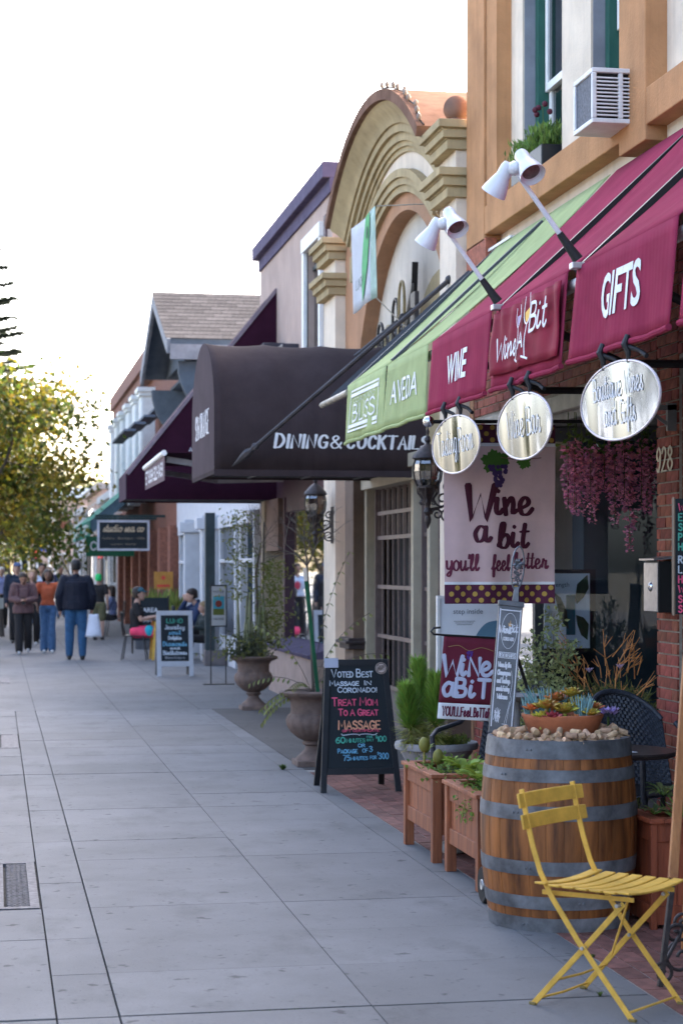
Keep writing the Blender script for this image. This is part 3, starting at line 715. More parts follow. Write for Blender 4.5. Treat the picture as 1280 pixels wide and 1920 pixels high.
# ------------------------------------------------------------------ 3. mauve building
M_MAUVE = mat('mauve stucco', (0.46, 0.352, 0.305), 0.9, 0.06, 2, bump=0.3, bscale=50, blot=0.1, streak=0.15, spec=0.12)
M_PURPLE = mat('purple trim', (0.105, 0.088, 0.148), 0.85, 0.1, 5, spec=0.1, streak=0.15)
M_PLUM = mat('plum paint', (0.055, 0.022, 0.035), 0.6, 0.1, 5)
b3 = thing('mauve_building', 'mauve stucco building with purple cornice and white framed upper window', 'building', (3.9, 25, 0))
mw = MB(); wall_y(mw, 3.9, 4.2, 22.0, 28.2, 2.9, 6.1, [(22.72, 23.85, 3.3, 5.68)]); mw.build('upper_wall', M_MAUVE, b3)
MB().bx(4.2, 14, 22.0, 28.2, 2.9, 6.4).build('house_body', M_MAUVE, b3)
MB().bx(3.78, 4.4, 22.0, 28.26, 6.27, 6.46).build('cornice', M_PURPLE, b3, bevel=0.01)
MB().bx(3.87, 4.3, 22.0, 28.22, 6.10, 6.27).build('cornice_shadow_line', M_PURPLE, b3)
sp = MB()
for k in range(60):
    y = 22.3 + k * 0.1; sp.cyl((3.75, y, 6.45), (3.75 + random.uniform(-.03, .03), y + random.uniform(-.04, .04), 6.54), 0.004, 0.001, 4)
tag(sp.build('bird_spikes', M_IRON, b3), kind='stuff')
wn = MB()
wn.bx(3.85, 3.92, 23.85, 23.97, 3.2, 5.68).bx(3.85, 3.92, 22.62, 22.72, 3.2, 5.68).bx(3.84, 3.92, 22.6, 23.99, 5.681, 5.86)
wno = wn.build('window', M_WHITE, b3, bevel=0.006)
MB().bx(3.98, 4.02, 23.28, 23.32, 3.3, 5.68).bx(3.97, 4.03, 22.72, 23.85, 5.45, 5.5).build('sash', flat('dark sash', (0.06, 0.07, 0.07), 0.5), wno)
MB().bx(3.995, 4.0, 22.72, 23.85, 3.3, 5.68).build('pane', glass('dark pane', (0.1, 0.12, 0.13), 0.12), wno)
MB().bx(4.15, 4.19, 22.72, 23.85, 3.3, 5.68).build('blind', M_DARK, wno)
MB().bx(3.88, 3.96, 22.35, 22.5, 3.0, 5.9).build('corner_board', M_PLUM, b3)
# meter boxes on the wall
for a, b, z0, z1, dx in ((24.5, 25.1, 4.0, 4.6, 0.22), (25.7, 26.2, 3.4, 4.75, 0.3), (24.2, 24.7, 3.3, 3.75, 0.2)):
    bo = MB().bx(3.9 - dx, 3.9, a, b, z0, z1).build('meter_box', mat('meter box', (0.035, 0.03, 0.045), 0.5, 0.1, 6), b3, bevel=0.01)
    MB().bx(3.9 - dx - 0.012, 3.9 - dx, a + 0.06, b - 0.06, z0 + 0.08, z1 - 0.08).build('cover', mat('meter cover', (0.16, 0.15, 0.19), 0.5, 0.1, 6), bo, bevel=0.004)
# shop front below
lowm = MB(); lowm.bx(3.9, 4.2, 22.0, 28.2, 2.62, 2.9); lowm.build('fascia', M_PLUM, b3)
MB().bx(3.66, 4.2, 22.0, 25.6, 0, 0.58).build('stall_riser', mat('pink stucco', (0.33, 0.25, 0.22), 0.9, 0.08, 4, bump=0.2), b3)
MB().hexa([(3.62, 22.0, 0.58), (4.0, 22.0, 0.58), (4.0, 25.65, 0.58), (3.62, 25.65, 0.58), (3.60, 22.0, 0.63), (4.0, 22.0, 0.74), (4.0, 25.65, 0.74), (3.60, 25.65, 0.63)]).build('ledge', M_PURPLE, b3, bevel=0.006)
shop = MB().bx(3.86, 3.98, 25.5, 25.62, 0.6, 2.62).bx(3.86, 3.98, 22.0, 22.1, 0.6, 2.62).bx(3.88, 3.98, 22.1, 25.5, 2.42, 2.62).build('shop_window', M_PLUM, b3)
MB().quad((3.93, 22.1, 0.74), (3.93, 25.5, 0.74), (3.93, 25.5, 2.42), (3.93, 22.1, 2.42)).build('pane', glass('mirror pane', (0.5, 0.52, 0.52), 0.25), shop)
MB().bx(5.2, 5.3, 22, 28.2, 0, 2.7).build('shop_back', M_DARK, b3)
MB().bx(3.8, 4.2, 25.7, 26.9, 1.9, 2.62).build('sign_panel', mat('brown panel', (0.16, 0.10, 0.08), 0.8, 0.1, 6), b3)
MB().bx(3.78, 4.1, 26.9, 27.2, 0, 2.62).build('post', mat('tan post', (0.40, 0.34, 0.25), 0.8), b3)
MB().bx(3.9, 4.1, 27.2, 28.2, 0, 0.8).bx(3.9, 4.1, 28.08, 28.2, 0.8, 2.62).build('door_side', M_PLUM, b3)
MB().quad((3.95, 27.2, 0.8), (3.95, 28.08, 0.8), (3.95, 28.08, 2.6), (3.95, 27.2, 2.6)).build('side_pane', MATS['mirror pane'], b3)

# ------------------------------------------------------------------ 4. gabled building
M_SHIN = mat('grey shingles', (0.092, 0.084, 0.083), 1.0, 0.15, 20, bump=0.2, island=0.16, spec=0.0)
M_SLATE = mat('slate blue trim', (0.10, 0.115, 0.135), 0.9, 0.08, 5, spec=0.05)
M_WWALL = mat('white wall', (0.52, 0.53, 0.56), 0.8, 0.05, 4, bump=0.1)
b4 = thing('gabled_building', 'white shop with a grey shingled gable roof over slate blue fascia', 'building', (3.9, 35, 0))
wv = MB(); wv.bx(3.9, 14, 28.25, 41.5, 2.9, 5.3); wv.build('upper_wall', M_WWALL, b4)
GY, GZ, GE, GW = 35.65, 6.84, 5.62, 3.05      # ridge line, ridge height, eave height, half width
rf = MB()
for s in (-1, 1):
    rf.hexa([(2.9, GY, GZ - 0.12), (9.5, GY, GZ - 0.12), (9.5, GY + s * GW, GE - 0.12), (2.9, GY + s * GW, GE - 0.12), (2.9, GY, GZ), (9.5, GY, GZ), (9.5, GY + s * GW, GE), (2.9, GY + s * GW, GE)])
rfo = rf.build('roof', M_SLATE, b4)
sh0 = MB().hexa([(0, -0.15, 0), (0.33, -0.15, 0), (0.33, 0.13, 0.0), (0, 0.13, 0.0), (0, -0.15, 0.012), (0.33, -0.15, 0.012), (0.33, 0.13, 0.006), (0, 0.13, 0.006)]).build('shingle', M_SHIN, rfo, local=True)
slope = math.atan2(GZ - GE, GW); Ls = math.hypot(GZ - GE, GW); used = False
for r_ in range(13):
    t = (r_ + 0.5) / 13
    for k in range(21):
        x = 2.87 + k * 0.335 - (0.165 if r_ % 2 and k else 0)
        loc = WM(b4).inverted() @ V(x, GY - GW * t, GZ + 0.004 - (GZ - GE) * t)
        if not used: o = sh0; used = True; o.location = loc; o.rotation_euler = (slope, 0, 0)
        else: o = inst(sh0, 'shingle', loc, rfo, rot=(slope + random.uniform(-.004, .004), 0, 0), scale=(0.5 if r_ % 2 and k == 0 else 1, 1, 1))
ga_ = MB()
ga_.prism([(GY - GW, GE - .12), (GY + GW, GE - .12), (GY, GZ - .12)], lambda a, b: (3.5, a, b), lambda a, b: (3.42, a, b)).build('gable_end', M_SLATE, b4)
fa = MB()
for s in (-1, 1): fa.bar((2.92, GY, GZ - 0.13), (2.92, GY + s * (GW + 0.02), GE - 0.14), 0.06, 0.26)
fa.build('barge_board', mat('grey barge board', (0.2, 0.21, 0.24), 0.7), b4)
MB().bx(2.95, 9.0, GY - GW - 0.02, GY - GW + 0.05, GE - 0.36, GE - 0.10).build('fascia', mat('fascia grey', (0.23, 0.22, 0.23), 0.7), b4)
MB().bx(3.5, 9.0, GY - GW + 0.05, GY + GW - 0.05, GE - 0.36, GE - 0.30).build('soffit', M_SLATE, b4)
for y in (GY - GW + 0.3, GY + GW - 0.3):
    br = MB(); pts = [(3.85 - 0.75 * math.sin(math.pi / 2 * i / 8), 4.3 + 0.95 * (1 - math.cos(math.pi / 2 * i / 8))) for i in range(9)]
    br.prism(pts + [(3.9, 5.25), (3.9, 4.3)], lambda a, b: (a, y - 0.12, b), lambda a, b: (a, y + 0.12, b)); br.build('bracket', M_SLATE, b4)
gl4 = glass('blue pane', (0.3, 0.36, 0.42), 0.05)
MB().bx(3.9, 4.1, 28.25, 41.5, 2.55, 2.9).build('fascia_board', M_WWALL, b4)
for y0, y1 in ((28.6, 30.4), (30.9, 33.2), (34.4, 36.4), (37.2, 40.6)):
    f = MB().bx(3.86, 4.0, y0, y0 + 0.14, 0, 2.55).bx(3.86, 4.0, y1 - 0.14, y1, 0, 2.55).bx(3.87, 4.0, y0 + 0.14, y1 - 0.14, 0, 0.5).bx(3.82, 4.0, y0 + 0.14, y1 - 0.14, 2.35, 2.55).bx(3.84, 3.98, y0 + 0.14, y1 - 0.14, 1.75, 1.81).build('shop_window', M_WWALL, b4, bevel=0.006)
    MB().quad((3.92, y0 + .14, .5), (3.92, y1 - .14, .5), (3.92, y1 - .14, 2.35), (3.92, y0 + .14, 2.35)).build('pane', gl4, f)
    for z in (0.9, 1.3): MB().bx(4.2, 4.23, y0 + 0.4, y0 + 0.8, z, z + 0.3).build('notice', M_WHITE, f)
MB().bx(5.0, 5.1, 28.25, 41.5, 0, 2.6).build('shop_back', mat('shop back grey', (0.1, 0.11, 0.12), 0.9), b4)
for y in (33.7, 36.85): MB().bx(3.6, 3.95, y - 0.13, y + 0.13, 0, 2.6).bx(3.5, 3.95, y - 0.2, y + 0.2, 2.35, 2.55).build('pilaster', M_WWALL, b4, bevel=0.01)

# ------------------------------------------------------------------ 5. brick building with white columns
M_BRICK2 = mat('orange brick', (0.27, 0.105, 0.07), 0.88, 0.15, 14, bump=0.3, island=0.2)
b5 = thing('columned_brick_building', 'orange brick building with tall white columns on its upper floor', 'building', (3.9, 52, 0))
MB().bx(3.95, 14, 41.6, 62, 2.6, 7.0).build('brick_wall', M_BRICK2, b5)
MB().bx(3.65, 14, 41.55, 62.1, 6.75, 7.15).bx(3.75, 14, 41.57, 62.05, 6.5, 6.75).build('parapet', mat('brick coping', (0.25, 0.12, 0.09), 0.88, 0.15, 10, bump=0.2), b5)
for k, y in enumerate((48.3, 50.6, 53.2, 55.8, 58.4, 61.0)):
    c = MB().bx(3.62, 3.96, y - 0.42, y + 0.42, 3.4, 6.1)
    for q in range(4): c.bx(3.59, 3.63, y - 0.36 + q * 0.2, y - 0.26 + q * 0.2, 3.5, 6.0)
    co = c.build('column', M_WHITE, b5, bevel=0.01)
    MB().bx(3.5, 3.96, y - 0.52, y + 0.52, 6.1, 6.22).bx(3.55, 3.96, y - 0.47, y + 0.47, 6.0, 6.101).build('capital', M_WHITE, co, bevel=0.01)
    if k < 5:
        wq = MB().bx(3.9, 3.96, y + 0.5, y + 2.0, 3.6, 6.0).build('window', M_WHITE, b5)
        MB().bx(3.89, 3.9, y + 0.6, y + 1.9, 3.7, 5.9).build('pane', MATS['dark pane'], wq)
roof5 = MB()
for k in range(5): roof5.bar((2.95 + k * .22, 42.5, 4.75 + k * 0.16), (2.95 + k * .22, 47, 4.75 + k * 0.16), 0.26, 0.05)
roof5.build('tiled_hood', mat('blue grey tiles', (0.11, 0.13, 0.17), 0.7, 0.15, 8), b5)
for y in (41.8, 44.5, 47.5, 50.5, 53.5, 56.5, 59.5): MB().bx(3.75, 4.3, y - 0.3, y + 0.3, 0, 2.6).build('pier', M_BRICK2, b5)
for y in (43.1, 46, 49, 52, 55, 58):
    f = MB().bx(4.0, 4.1, y - 1.1, y + 1.1, 0, 0.6).bx(4.0, 4.1, y - 1.1, y + 1.1, 2.3, 2.6).build('shop_window', mat('dark green trim', (0.02, 0.035, 0.03), 0.5), b5)
    MB().quad((4.05, y - 1.1, .6), (4.05, y + 1.1, .6), (4.05, y + 1.1, 2.3), (4.05, y - 1.1, 2.3)).build('pane', MATS['dark pane'], f)
MB().bx(4.6, 4.7, 41.6, 62, 0, 2.6).build('shop_back', M_DARK, b5)

# ------------------------------------------------------------------ 6. farther shops and the far end of the street
def plain_shop(label, y0, y1, z, col, trim, nwin, X=3.95):
    t = thing('shop_building', label, 'building', (X, (y0 + y1) / 2, 0))
    m = mat(label[:24], col, 0.9, 0.08, 2, blot=0.1)
    MB().bx(X, 14, y0, y1, 0, z).build('wall', m, t)
    MB().bx(X - 0.2, 14.1, y0 - .05, y1 + .05, z - 0.25, z).build('cornice', mat(label[:20] + 'c', trim, 0.8), t, bevel=0.02)
    w_ = (y1 - y0) / nwin
    for k in range(nwin):
        a = y0 + w_ * (k + 0.15); b = y0 + w_ * (k + 0.85)
        f = MB().bx(X - 0.06, X, a, b, 0.5, 2.5).build('window', mat(label[:20] + 'c', trim, 0.8), t)
        MB().bx(X - 0.07, X - 0.06, a + .12, b - .12, 0.6, 2.4).build('pane', MATS['dark pane'], f)
        if z > 4.2:
            f = MB().bx(X - 0.06, X, a, b, 3.0, z - 0.6).build('window', mat(label[:20] + 'c', trim, 0.8), t)
            MB().bx(X - 0.07, X - 0.06, a + .12, b - .12, 3.1, z - 0.7).build('pane', MATS['dark pane'], f)
plain_shop('pale clapboard shop beyond the orange brick building', 62.2, 72, 4.3, (0.55, 0.52, 0.46), (0.5, 0.5, 0.5), 4)
plain_shop('low peach stucco shop behind the green awnings', 72.2, 84, 4.9, (0.55, 0.36, 0.27), (0.5, 0.42, 0.36), 5)
plain_shop('farthest grey shop before the cross street', 84.2, 99, 4.4, (0.4, 0.4, 0.42), (0.6, 0.6, 0.6), 6)
def end_block(label, x0, x1, y, z, col):
    t = thing('far_building', label, 'building', ((x0 + x1) / 2, y, 0))
    m = mat(label[:26], col, 0.9, 0.08, 1)
    MB().bx(x0, x1, y, y + 12, 0, z).build('wall', m, t)
    MB().bx(x0 - .2, x1 + .2, y - 0.3, y, z - 0.5, z + 0.1).build('cornice', M_WHITE, t)
    n = int((x1 - x0) / 1.6)
    for k in range(n):
        a = x0 + 0.3 + k * (x1 - x0) / n
        for z0, z1 in ((0.6, 2.6), (3.5, 5.2)):
            if z1 > z - 0.6: continue
            f = MB().bx(a, a + 1.1, y - 0.06, y, z0, z1).build('window', M_WHITE, t)
            MB().bx(a + .1, a + 1.0, y - 0.07, y - 0.06, z0 + .1, z1 - .1).build('pane', MATS['blue pane'], f)
end_block('pale two-storey block closing the far end of the street', -7.5, 0.8, 124, 6.2, (0.5, 0.45, 0.40))
end_block('peach far block glimpsed behind the leaves', 1.2, 7.5, 121, 6.6, (0.55, 0.38, 0.30))
end_block('white far block beyond the crossing at right', 7.8, 16, 126, 5.2, (0.6, 0.6, 0.62))

# ------------------------------------------------------------------ the sunlit far side of the street (it lights the shade and shows in the glass)
tag(MB().bx(-22, -14, -40, 100, -0.29, 0.0).build('opposite_sidewalk', M_CONC_FAR), kind='structure')
def opposite(label, y0, y1, z, col, trim):
    t = thing('opposite_building', label, 'building', (-20, (y0 + y1) / 2, 0)); m = mat(label[-22:], col, 0.9, 0.08, 2, blot=0.1); X = -19
    MB().bx(-30, X, y0, y1, 0, z).build('wall', m, t); MB().bx(-30, X + 0.3, y0 - .05, y1 + .05, z - 0.3, z + .05).build('cornice', mat(label[-20:] + 't', trim, .8), t)
    n = max(2, int((y1 - y0) / 3.2)); w_ = (y1 - y0) / n
    for k in range(n):
        a = y0 + w_ * (k + .15); b = y0 + w_ * (k + .85)
        for z0, z1 in ((0.6, 2.5), (3.6, 5.2)):
            if z1 > z - .5: continue
            f = MB().bx(X, X + .06, a, b, z0, z1).build('window', M_WHITE, t); MB().bx(X + .06, X + .07, a + .12, b - .12, z0 + .12, z1 - .12).build('pane', MATS['dark pane'], f)
    MB().hexa([(X, y0 + .5, 2.7), (X + 1.3, y0 + .5, 2.55), (X + 1.3, y1 - .5, 2.55), (X, y1 - .5, 2.7), (X, y0 + .5, 3.3), (X + 1.3, y0 + .5, 2.7), (X + 1.3, y1 - .5, 2.7), (X, y1 - .5, 3.3)]).build('awning', mat(label[-20:] + 't', trim, .8), t)
opposite('white stucco shops across the road, outside the picture', -16, 8, 5.6, (0.66, 0.64, 0.62), (0.42, 0.38, 0.34))
opposite('cream two-storey hotel across the road, outside the picture', 8.3, 34, 7.0, (0.66, 0.63, 0.59), (0.5, 0.5, 0.5))
opposite('pale pink arcade across the road, outside the picture', 34.3, 66, 5.8, (0.62, 0.56, 0.52), (0.5, 0.48, 0.46))
def fit_hand(T, txt, x, y, h, wd, width, **k):
    t = Text2D(); st = random.getstate(); W = t.hand(txt, 0, 0, h, wd, cond=1.0, **{q: v for q, v in k.items()}); random.setstate(st)
    T.hand(txt, x, y, h, wd, cond=width / max(W, 1e-6), **k)
def fit_sans(T, txt, x, y, h, width, **k):
    cu = bpy.data.curves.new('t', 'FONT'); cu.body = txt; cu.size = 1; o = bpy.data.objects.new('t', cu); C.objects.link(o)
    me = bpy.data.meshes.new_from_object(o); xs = [v.co.x for v in me.vertices]; W = max(xs) - min(xs)
    bpy.data.objects.remove(o); bpy.data.curves.remove(cu); bpy.data.meshes.remove(me)
    T.sans(txt, x, y, h, cond=width / (W * h / 0.73), **k)

# ------------------------------------------------------------------ fabric awnings over the wine bar and salon
def fabric(name, col, ridge=140, axis='Y'):
    m = mat(name, col, 0.95, 0.07, 5, spec=0.08, blot=0.12, streak=0.12)
    t = m.node_tree; n = t.nodes; L = t.links; b = n['Principled BSDF']
    tc = n.new('ShaderNodeTexCoord'); wv = n.new('ShaderNodeTexWave'); wv.bands_direction = axis; wv.inputs['Scale'].default_value = ridge / 6.28 / 3.2
    wv.inputs['Distortion'].default_value = 1.2; wv.inputs['Detail'].default_value = 2
    L.new(tc.outputs['Object'], wv.inputs['Vector'])
    bp = n.new('ShaderNodeBump'); bp.inputs['Strength'].default_value = 0.16; bp.inputs['Distance'].default_value = 0.006
    L.new(wv.outputs['Fac'], bp.inputs['Height']); L.new(bp.outputs[0], b.inputs['Normal'])
    tr = n.new('ShaderNodeBsdfTranslucent'); tr.inputs['Color'].default_value = (*[min(1, c * 1.3) for c in col], 1)
    ms = n.new('ShaderNodeMixShader'); ms.inputs[0].default_value = 0.22
    L.new(b.outputs[0], ms.inputs[1]); L.new(tr.outputs[0], ms.inputs[2]); L.new(ms.outputs[0], n['Material Output'].inputs['Surface'])
    return m
M_BURG = fabric('burgundy canvas', (0.37, 0.046, 0.098))
M_GREENC = fabric('pale green canvas', (0.49, 0.57, 0.28))
VX, VT, VB, WXA, WZA = 2.68, 3.07, 2.63, 3.88, 4.19
def slope_pt(u, y, dz=0): return V(VX + (WXA - VX) * u, y, VT + (WZA - VT) * u - 0.06 * math.sin(math.pi * u) + dz)
def val_wave(q, k=1.0):
    f = (VT - q.z) / (VT - VB); f = max(0, min(1, f))
    return q + V(-0.012 * math.sin(q.y * 9.0) * f * k - 0.006 * math.sin(q.y * 23 + 1) * f * k - 0.03 * f * k, 0, 0)
def awning(root, secs, m, frame_to):
    for (y0, y1) in secs:
        p = MB().grid(lambda a, b: slope_pt(a, y0 + (y1 - y0) * b, (0.009 * math.sin(b * 17 + a * 5) + 0.012 * math.sin(b * 6.3 + 1)) * math.sin(math.pi * a)), 10, 12).build('canvas_panel', m, root, smooth=True, solid=0.004)
        v = MB().grid(lambda a, b: val_wave(V(VX, y0 + (y1 - y0) * b, VT - (VT - VB) * a)), 8, 24).build('valance', m, root, smooth=True, solid=0.004)
        MB().tube([val_wave(V(VX - 0.002, y0 + (y1 - y0) * k / 12, VB - 0.008)) for k in range(13)], 0.014, 8).build('hem', m, v, smooth=True)
        yield v, y0, y1
aw = thing('burgundy_awning', 'burgundy canvas awning over the wine bar with lettered valances', 'awning', (3.9, 9, 3))
vals = list(awning(aw, [(10.10, 11.53), (8.69, 9.99), (7.2, 8.54), (5.7, 7.08)], M_BURG, 0))
MB().cyl((VX + 0.055, 5.7, VT - 0.05), (VX + 0.055, 11.5, VT - 0.05), 0.03).build('front_bar', M_WHITE, aw, smooth=True)
for y in (8.615, 10.045, 7.14): MB().bar(slope_pt(0.02, y, -0.03), slope_pt(0.99, y, -0.03), 0.05, 0.04).build('frame_arm', M_BLACK, aw)
for y in (7.8, 9.3, 10.8): MB().tube([(VX + .05, y, 2.9), (3.2, y + .1, 2.72), (3.88, y, 2.72)], 0.022, 8).build('folding_arm', M_IRON, aw, smooth=True)
def val_text(v, name, T, yc, zc, m=M_LETTER, off=0.007, k=1.0):
    T.place(name, m, v, V(VX, yc, zc), SX, SZ, off, warp=lambda q: val_wave(q, k))
T = Text2D(); fit_sans(T, 'WINE', 0, 0, 0.175, 0.50, bold=0.02); val_text(vals[0][0], 'lettering', T, 10.83, 2.765)
T = Text2D(); fit_sans(T, 'GIFTS', 0, 0, 0.20, 0.52, bold=0.02); val_text(vals[2][0], 'lettering', T, 7.87, 2.775)
# logo cloth tied over the middle valance
M_SATIN = mat('red satin', (0.23, 0.014, 0.036), 0.75, 0.08, 6, spec=0.1)
lg = MB().grid(lambda a, b: val_wave(V(VX - 0.02, 8.715 + 1.25 * b, 3.035 - 0.36 * a)) + V(-0.008 * math.sin(b * 40) * (1 - a) - 0.006 * math.sin(b * 17 + a * 6), 0, 0.02 * b * a), 8, 40).build('logo_cloth', M_SATIN, vals[1][0], smooth=True, solid=0.003)
T = Text2D()
T.hand('Wine', -0.23, -0.09, 0.115, 0.017, cond=1.35, script=True, slant=0.1); T.hand('Bit', 0.33, -0.005, 0.14, 0.018, cond=1.3, script=True, slant=0.1); T.hand('A', 0.07, -0.07, 0.075, 0.014, cond=1.4)
for sx, x in ((-1, 0.0), (1, 0.155)):
    T.ribbon(smooth_pts([(x - 0.045, 0.16 + 0.02 * sx), (x - 0.05, 0.08), (x, 0.04), (x + 0.045, 0.09), (x + 0.03, 0.17 + 0.02 * sx)]), 0.009)
    T.ribbon(smooth_pts([(x, 0.04), (x - 0.02 * sx, -0.04), (x + 0.0 * sx, -0.13)]), 0.011); T.ribbon([(x - 0.045, -0.12), (x + 0.045, -0.14)], 0.011)
T.place('lettering', M_LETTER, vals[1][0], V(VX - 0.02, 9.36, 2.85), SX, SZ, 0.022, warp=val_wave)
for x, c in ((0.0, (0.30, 0.22, 0.42)), (0.155, (0.8, 0.45, 0.05))):
    T = Text2D(); T.poly([(x - 0.04, 0.10), (x - 0.03, 0.06), (x, 0.045), (x + 0.03, 0.065), (x + 0.035, 0.12 if x else 0.10)])
    T.place('wine_mark', flat('wine mark %.1f' % x, c), vals[1][0], V(VX - 0.02, 9.36, 2.85), SX, SZ, 0.02, warp=val_wave)
ga_w = thing('green_awning', 'pale green canvas awning of the salon next to the burgundy one', 'awning', (3.9, 13, 3))
gvals = list(awning(ga_w, [(12.96, 14.43), (11.66, 12.9)], M_GREENC, 0))
MB().cyl((VX + 0.055, 11.6, VT - 0.05), (VX + 0.055, 14.4, VT - 0.05), 0.03).build('front_bar', M_WHITE, ga_w, smooth=True)
MB().tube([(VX + .0, 14.42, 3.02), (VX, 15.6, 3.02)], 0.026, 10).build('front_bar_end', mat('aluminium', (0.36, 0.33, 0.27), 0.5, 0.2, 8, metal=0.4), ga_w, smooth=True)
MB().bar((VX + .05, 15.4, 3.06), (3.85, 15.2, 4.1), 0.07, 0.05).build('frame_arm', mat('slate arm', (0.06, 0.07, 0.09), 0.5), ga_w)
MB().bar(slope_pt(0.03, 12.93, 0.012), slope_pt(0.93, 12.93, 0.014), 0.055, 0.02).build('frame_arm', MATS['slate arm'], ga_w)
MB().bar(slope_pt(0.03, 14.45, -0.03), slope_pt(0.99, 14.45, -0.03), 0.04, 0.05).build('frame_arm', MATS['slate arm'], ga_w)
MB().bx(3.86, 3.9, 14.0, 15.3, 4.185, 4.205).build('wall_rail', M_WHITE, ga_w)
T = Text2D(); fit_sans(T, 'AVEDA', 0, 0, 0.165, 0.80); val_text(gvals[1][0], 'lettering', T, 12.28, 2.775)
T = Text2D(); T.frame(-0.52, 0.52, -0.16, 0.16, 0.014); T.rect(-0.50, 0.50, 0.105, 0.132); T.rect(-0.50, 0.50, -0.132, -0.105)
fit_hand(T, 'BLISS', 0, -0.085, 0.125, 0.016, 0.80); val_text(gvals[0][0], 'lettering', T, 13.68, 2.85)
T = Text2D(); fit_hand(T, 'CORONADO', 0, 0.055, 0.035, 0.007, 0.8); val_text(gvals[0][0], 'small_lettering', T, 13.68, 2.85, flat('faint lettering', (0.52, 0.57, 0.42)))

# oval mirror signs hung from the valance hem with clamps
M_MIRROR = bpy.data.materials.new('mirror acrylic'); M_MIRROR.use_nodes = True
_n = M_MIRROR.node_tree.nodes; _L = M_MIRROR.node_tree.links; _b = _n['Principled BSDF']
_b.inputs['Metallic'].default_value = 1; _b.inputs['Base Color'].default_value = (0.20, 0.275, 0.39, 1); _b.inputs['Roughness'].default_value = 0.09
_tc = _n.new('ShaderNodeTexCoord'); _w = _n.new('ShaderNodeTexNoise'); _w.inputs['Scale'].default_value = 2.0; _w.inputs['Detail'].default_value = 1
_mp = _n.new('ShaderNodeMapping'); _mp.inputs['Scale'].default_value = (1, 1.3, 0.3); _L.new(_tc.outputs['Object'], _mp.inputs[0]); _L.new(_mp.outputs[0], _w.inputs['Vector'])
_bp = _n.new('ShaderNodeBump'); _bp.inputs['Strength'].default_value = 0.6; _bp.inputs['Distance'].default_value = 0.05; _L.new(_w.outputs['Fac'], _bp.inputs['Height']); _L.new(_bp.outputs[0], _b.inputs['Normal'])
M_RIM = flat('oval rim', (0.62, 0.55, 0.58), 0.3)
M_CLAMP = flat('black clamp', (0.018, 0.018, 0.022), 0.5)
for word, yc, hw, lines in (('Tasting Room', 10.83, 0.58, ['Tasting Room']), ('Wine Bar', 9.36, 0.5, ['Wine Bar']), ('Boutique Wines and Gifts', 7.86, 0.525, ['Boutique Wines', 'and Gifts'])):
    zc, hh, X = 2.385, 0.166, VX - 0.03
    t = thing('oval_sign', 'oval mirrored sign lettered "%s" hanging from the burgundy valance' % word, 'sign', (X, yc, zc - hh), 0, 'mirrored ovals under the awning')
    N = 48
    el = [(yc + hw * math.cos(2 * math.pi * i / N), zc + hh * math.sin(2 * math.pi * i / N)) for i in range(N)]
    tl = 0.085       # the plates hang with their faces turned slightly down
    MB().prism(el, lambda a, b: (X + 0.005 - tl * (b - zc), a, b), lambda a, b: (X - tl * (b - zc), a, b)).build('mirror_plate', M_MIRROR, t)
    MB().tube([V(X + 0.001 - tl * (p[1] - zc), *p) for p in el + el[:1]], 0.006, 6, cap=False).build('rim', M_RIM, t, smooth='all')
    T = Text2D()
    if len(lines) == 1: fit_hand(T, lines[0], 0, -0.05, 0.14, 0.0095, 0.86 if hw > .55 else 0.62, script=True, slant=0.12, align='c')
    else: fit_hand(T, lines[0], 0, 0.02, 0.10, 0.0085, 0.66, script=True, slant=0.12); fit_hand(T, lines[1], 0.0, -0.10, 0.10, 0.0085, 0.42, script=True, slant=0.12)
    T.place('lettering', flat('frosted lettering', (0.85, 0.86, 0.9), 0.8), t, V(X, yc, zc), SX, V(-tl, 0, 1), 0.003)
    for s, nm in ((0.32, 'far'), (-0.32, 'near')):
        y = yc + s * hw; zt = VB - 0.01; zb = zc + hh * math.sqrt(1 - s * s) - 0.01
        c = thing('spring_clamp', 'black spring clamp gripping the %s end of the "%s" oval' % (nm, word), 'clamp', (X, y, zb), 0, 'clamps holding the oval signs')
        MB().tube([(X - 0.015, y, zt + 0.03), (X - 0.03, y, zt - 0.01), (X - 0.012, y, (zt + zb) / 2), (X - 0.012, y, zb)], [0.011, 0.016, 0.014, 0.006], 8).build('jaw', M_CLAMP, c, smooth=True)
        MB().tube([(X - 0.012, y, zt - 0.02), (X + 0.02, y - 0.05, zt - 0.04), (X + 0.03, y - 0.11, zt - 0.07)], [0.012, 0.01, 0.011], 8).build('handle', M_CLAMP, c, smooth=True)

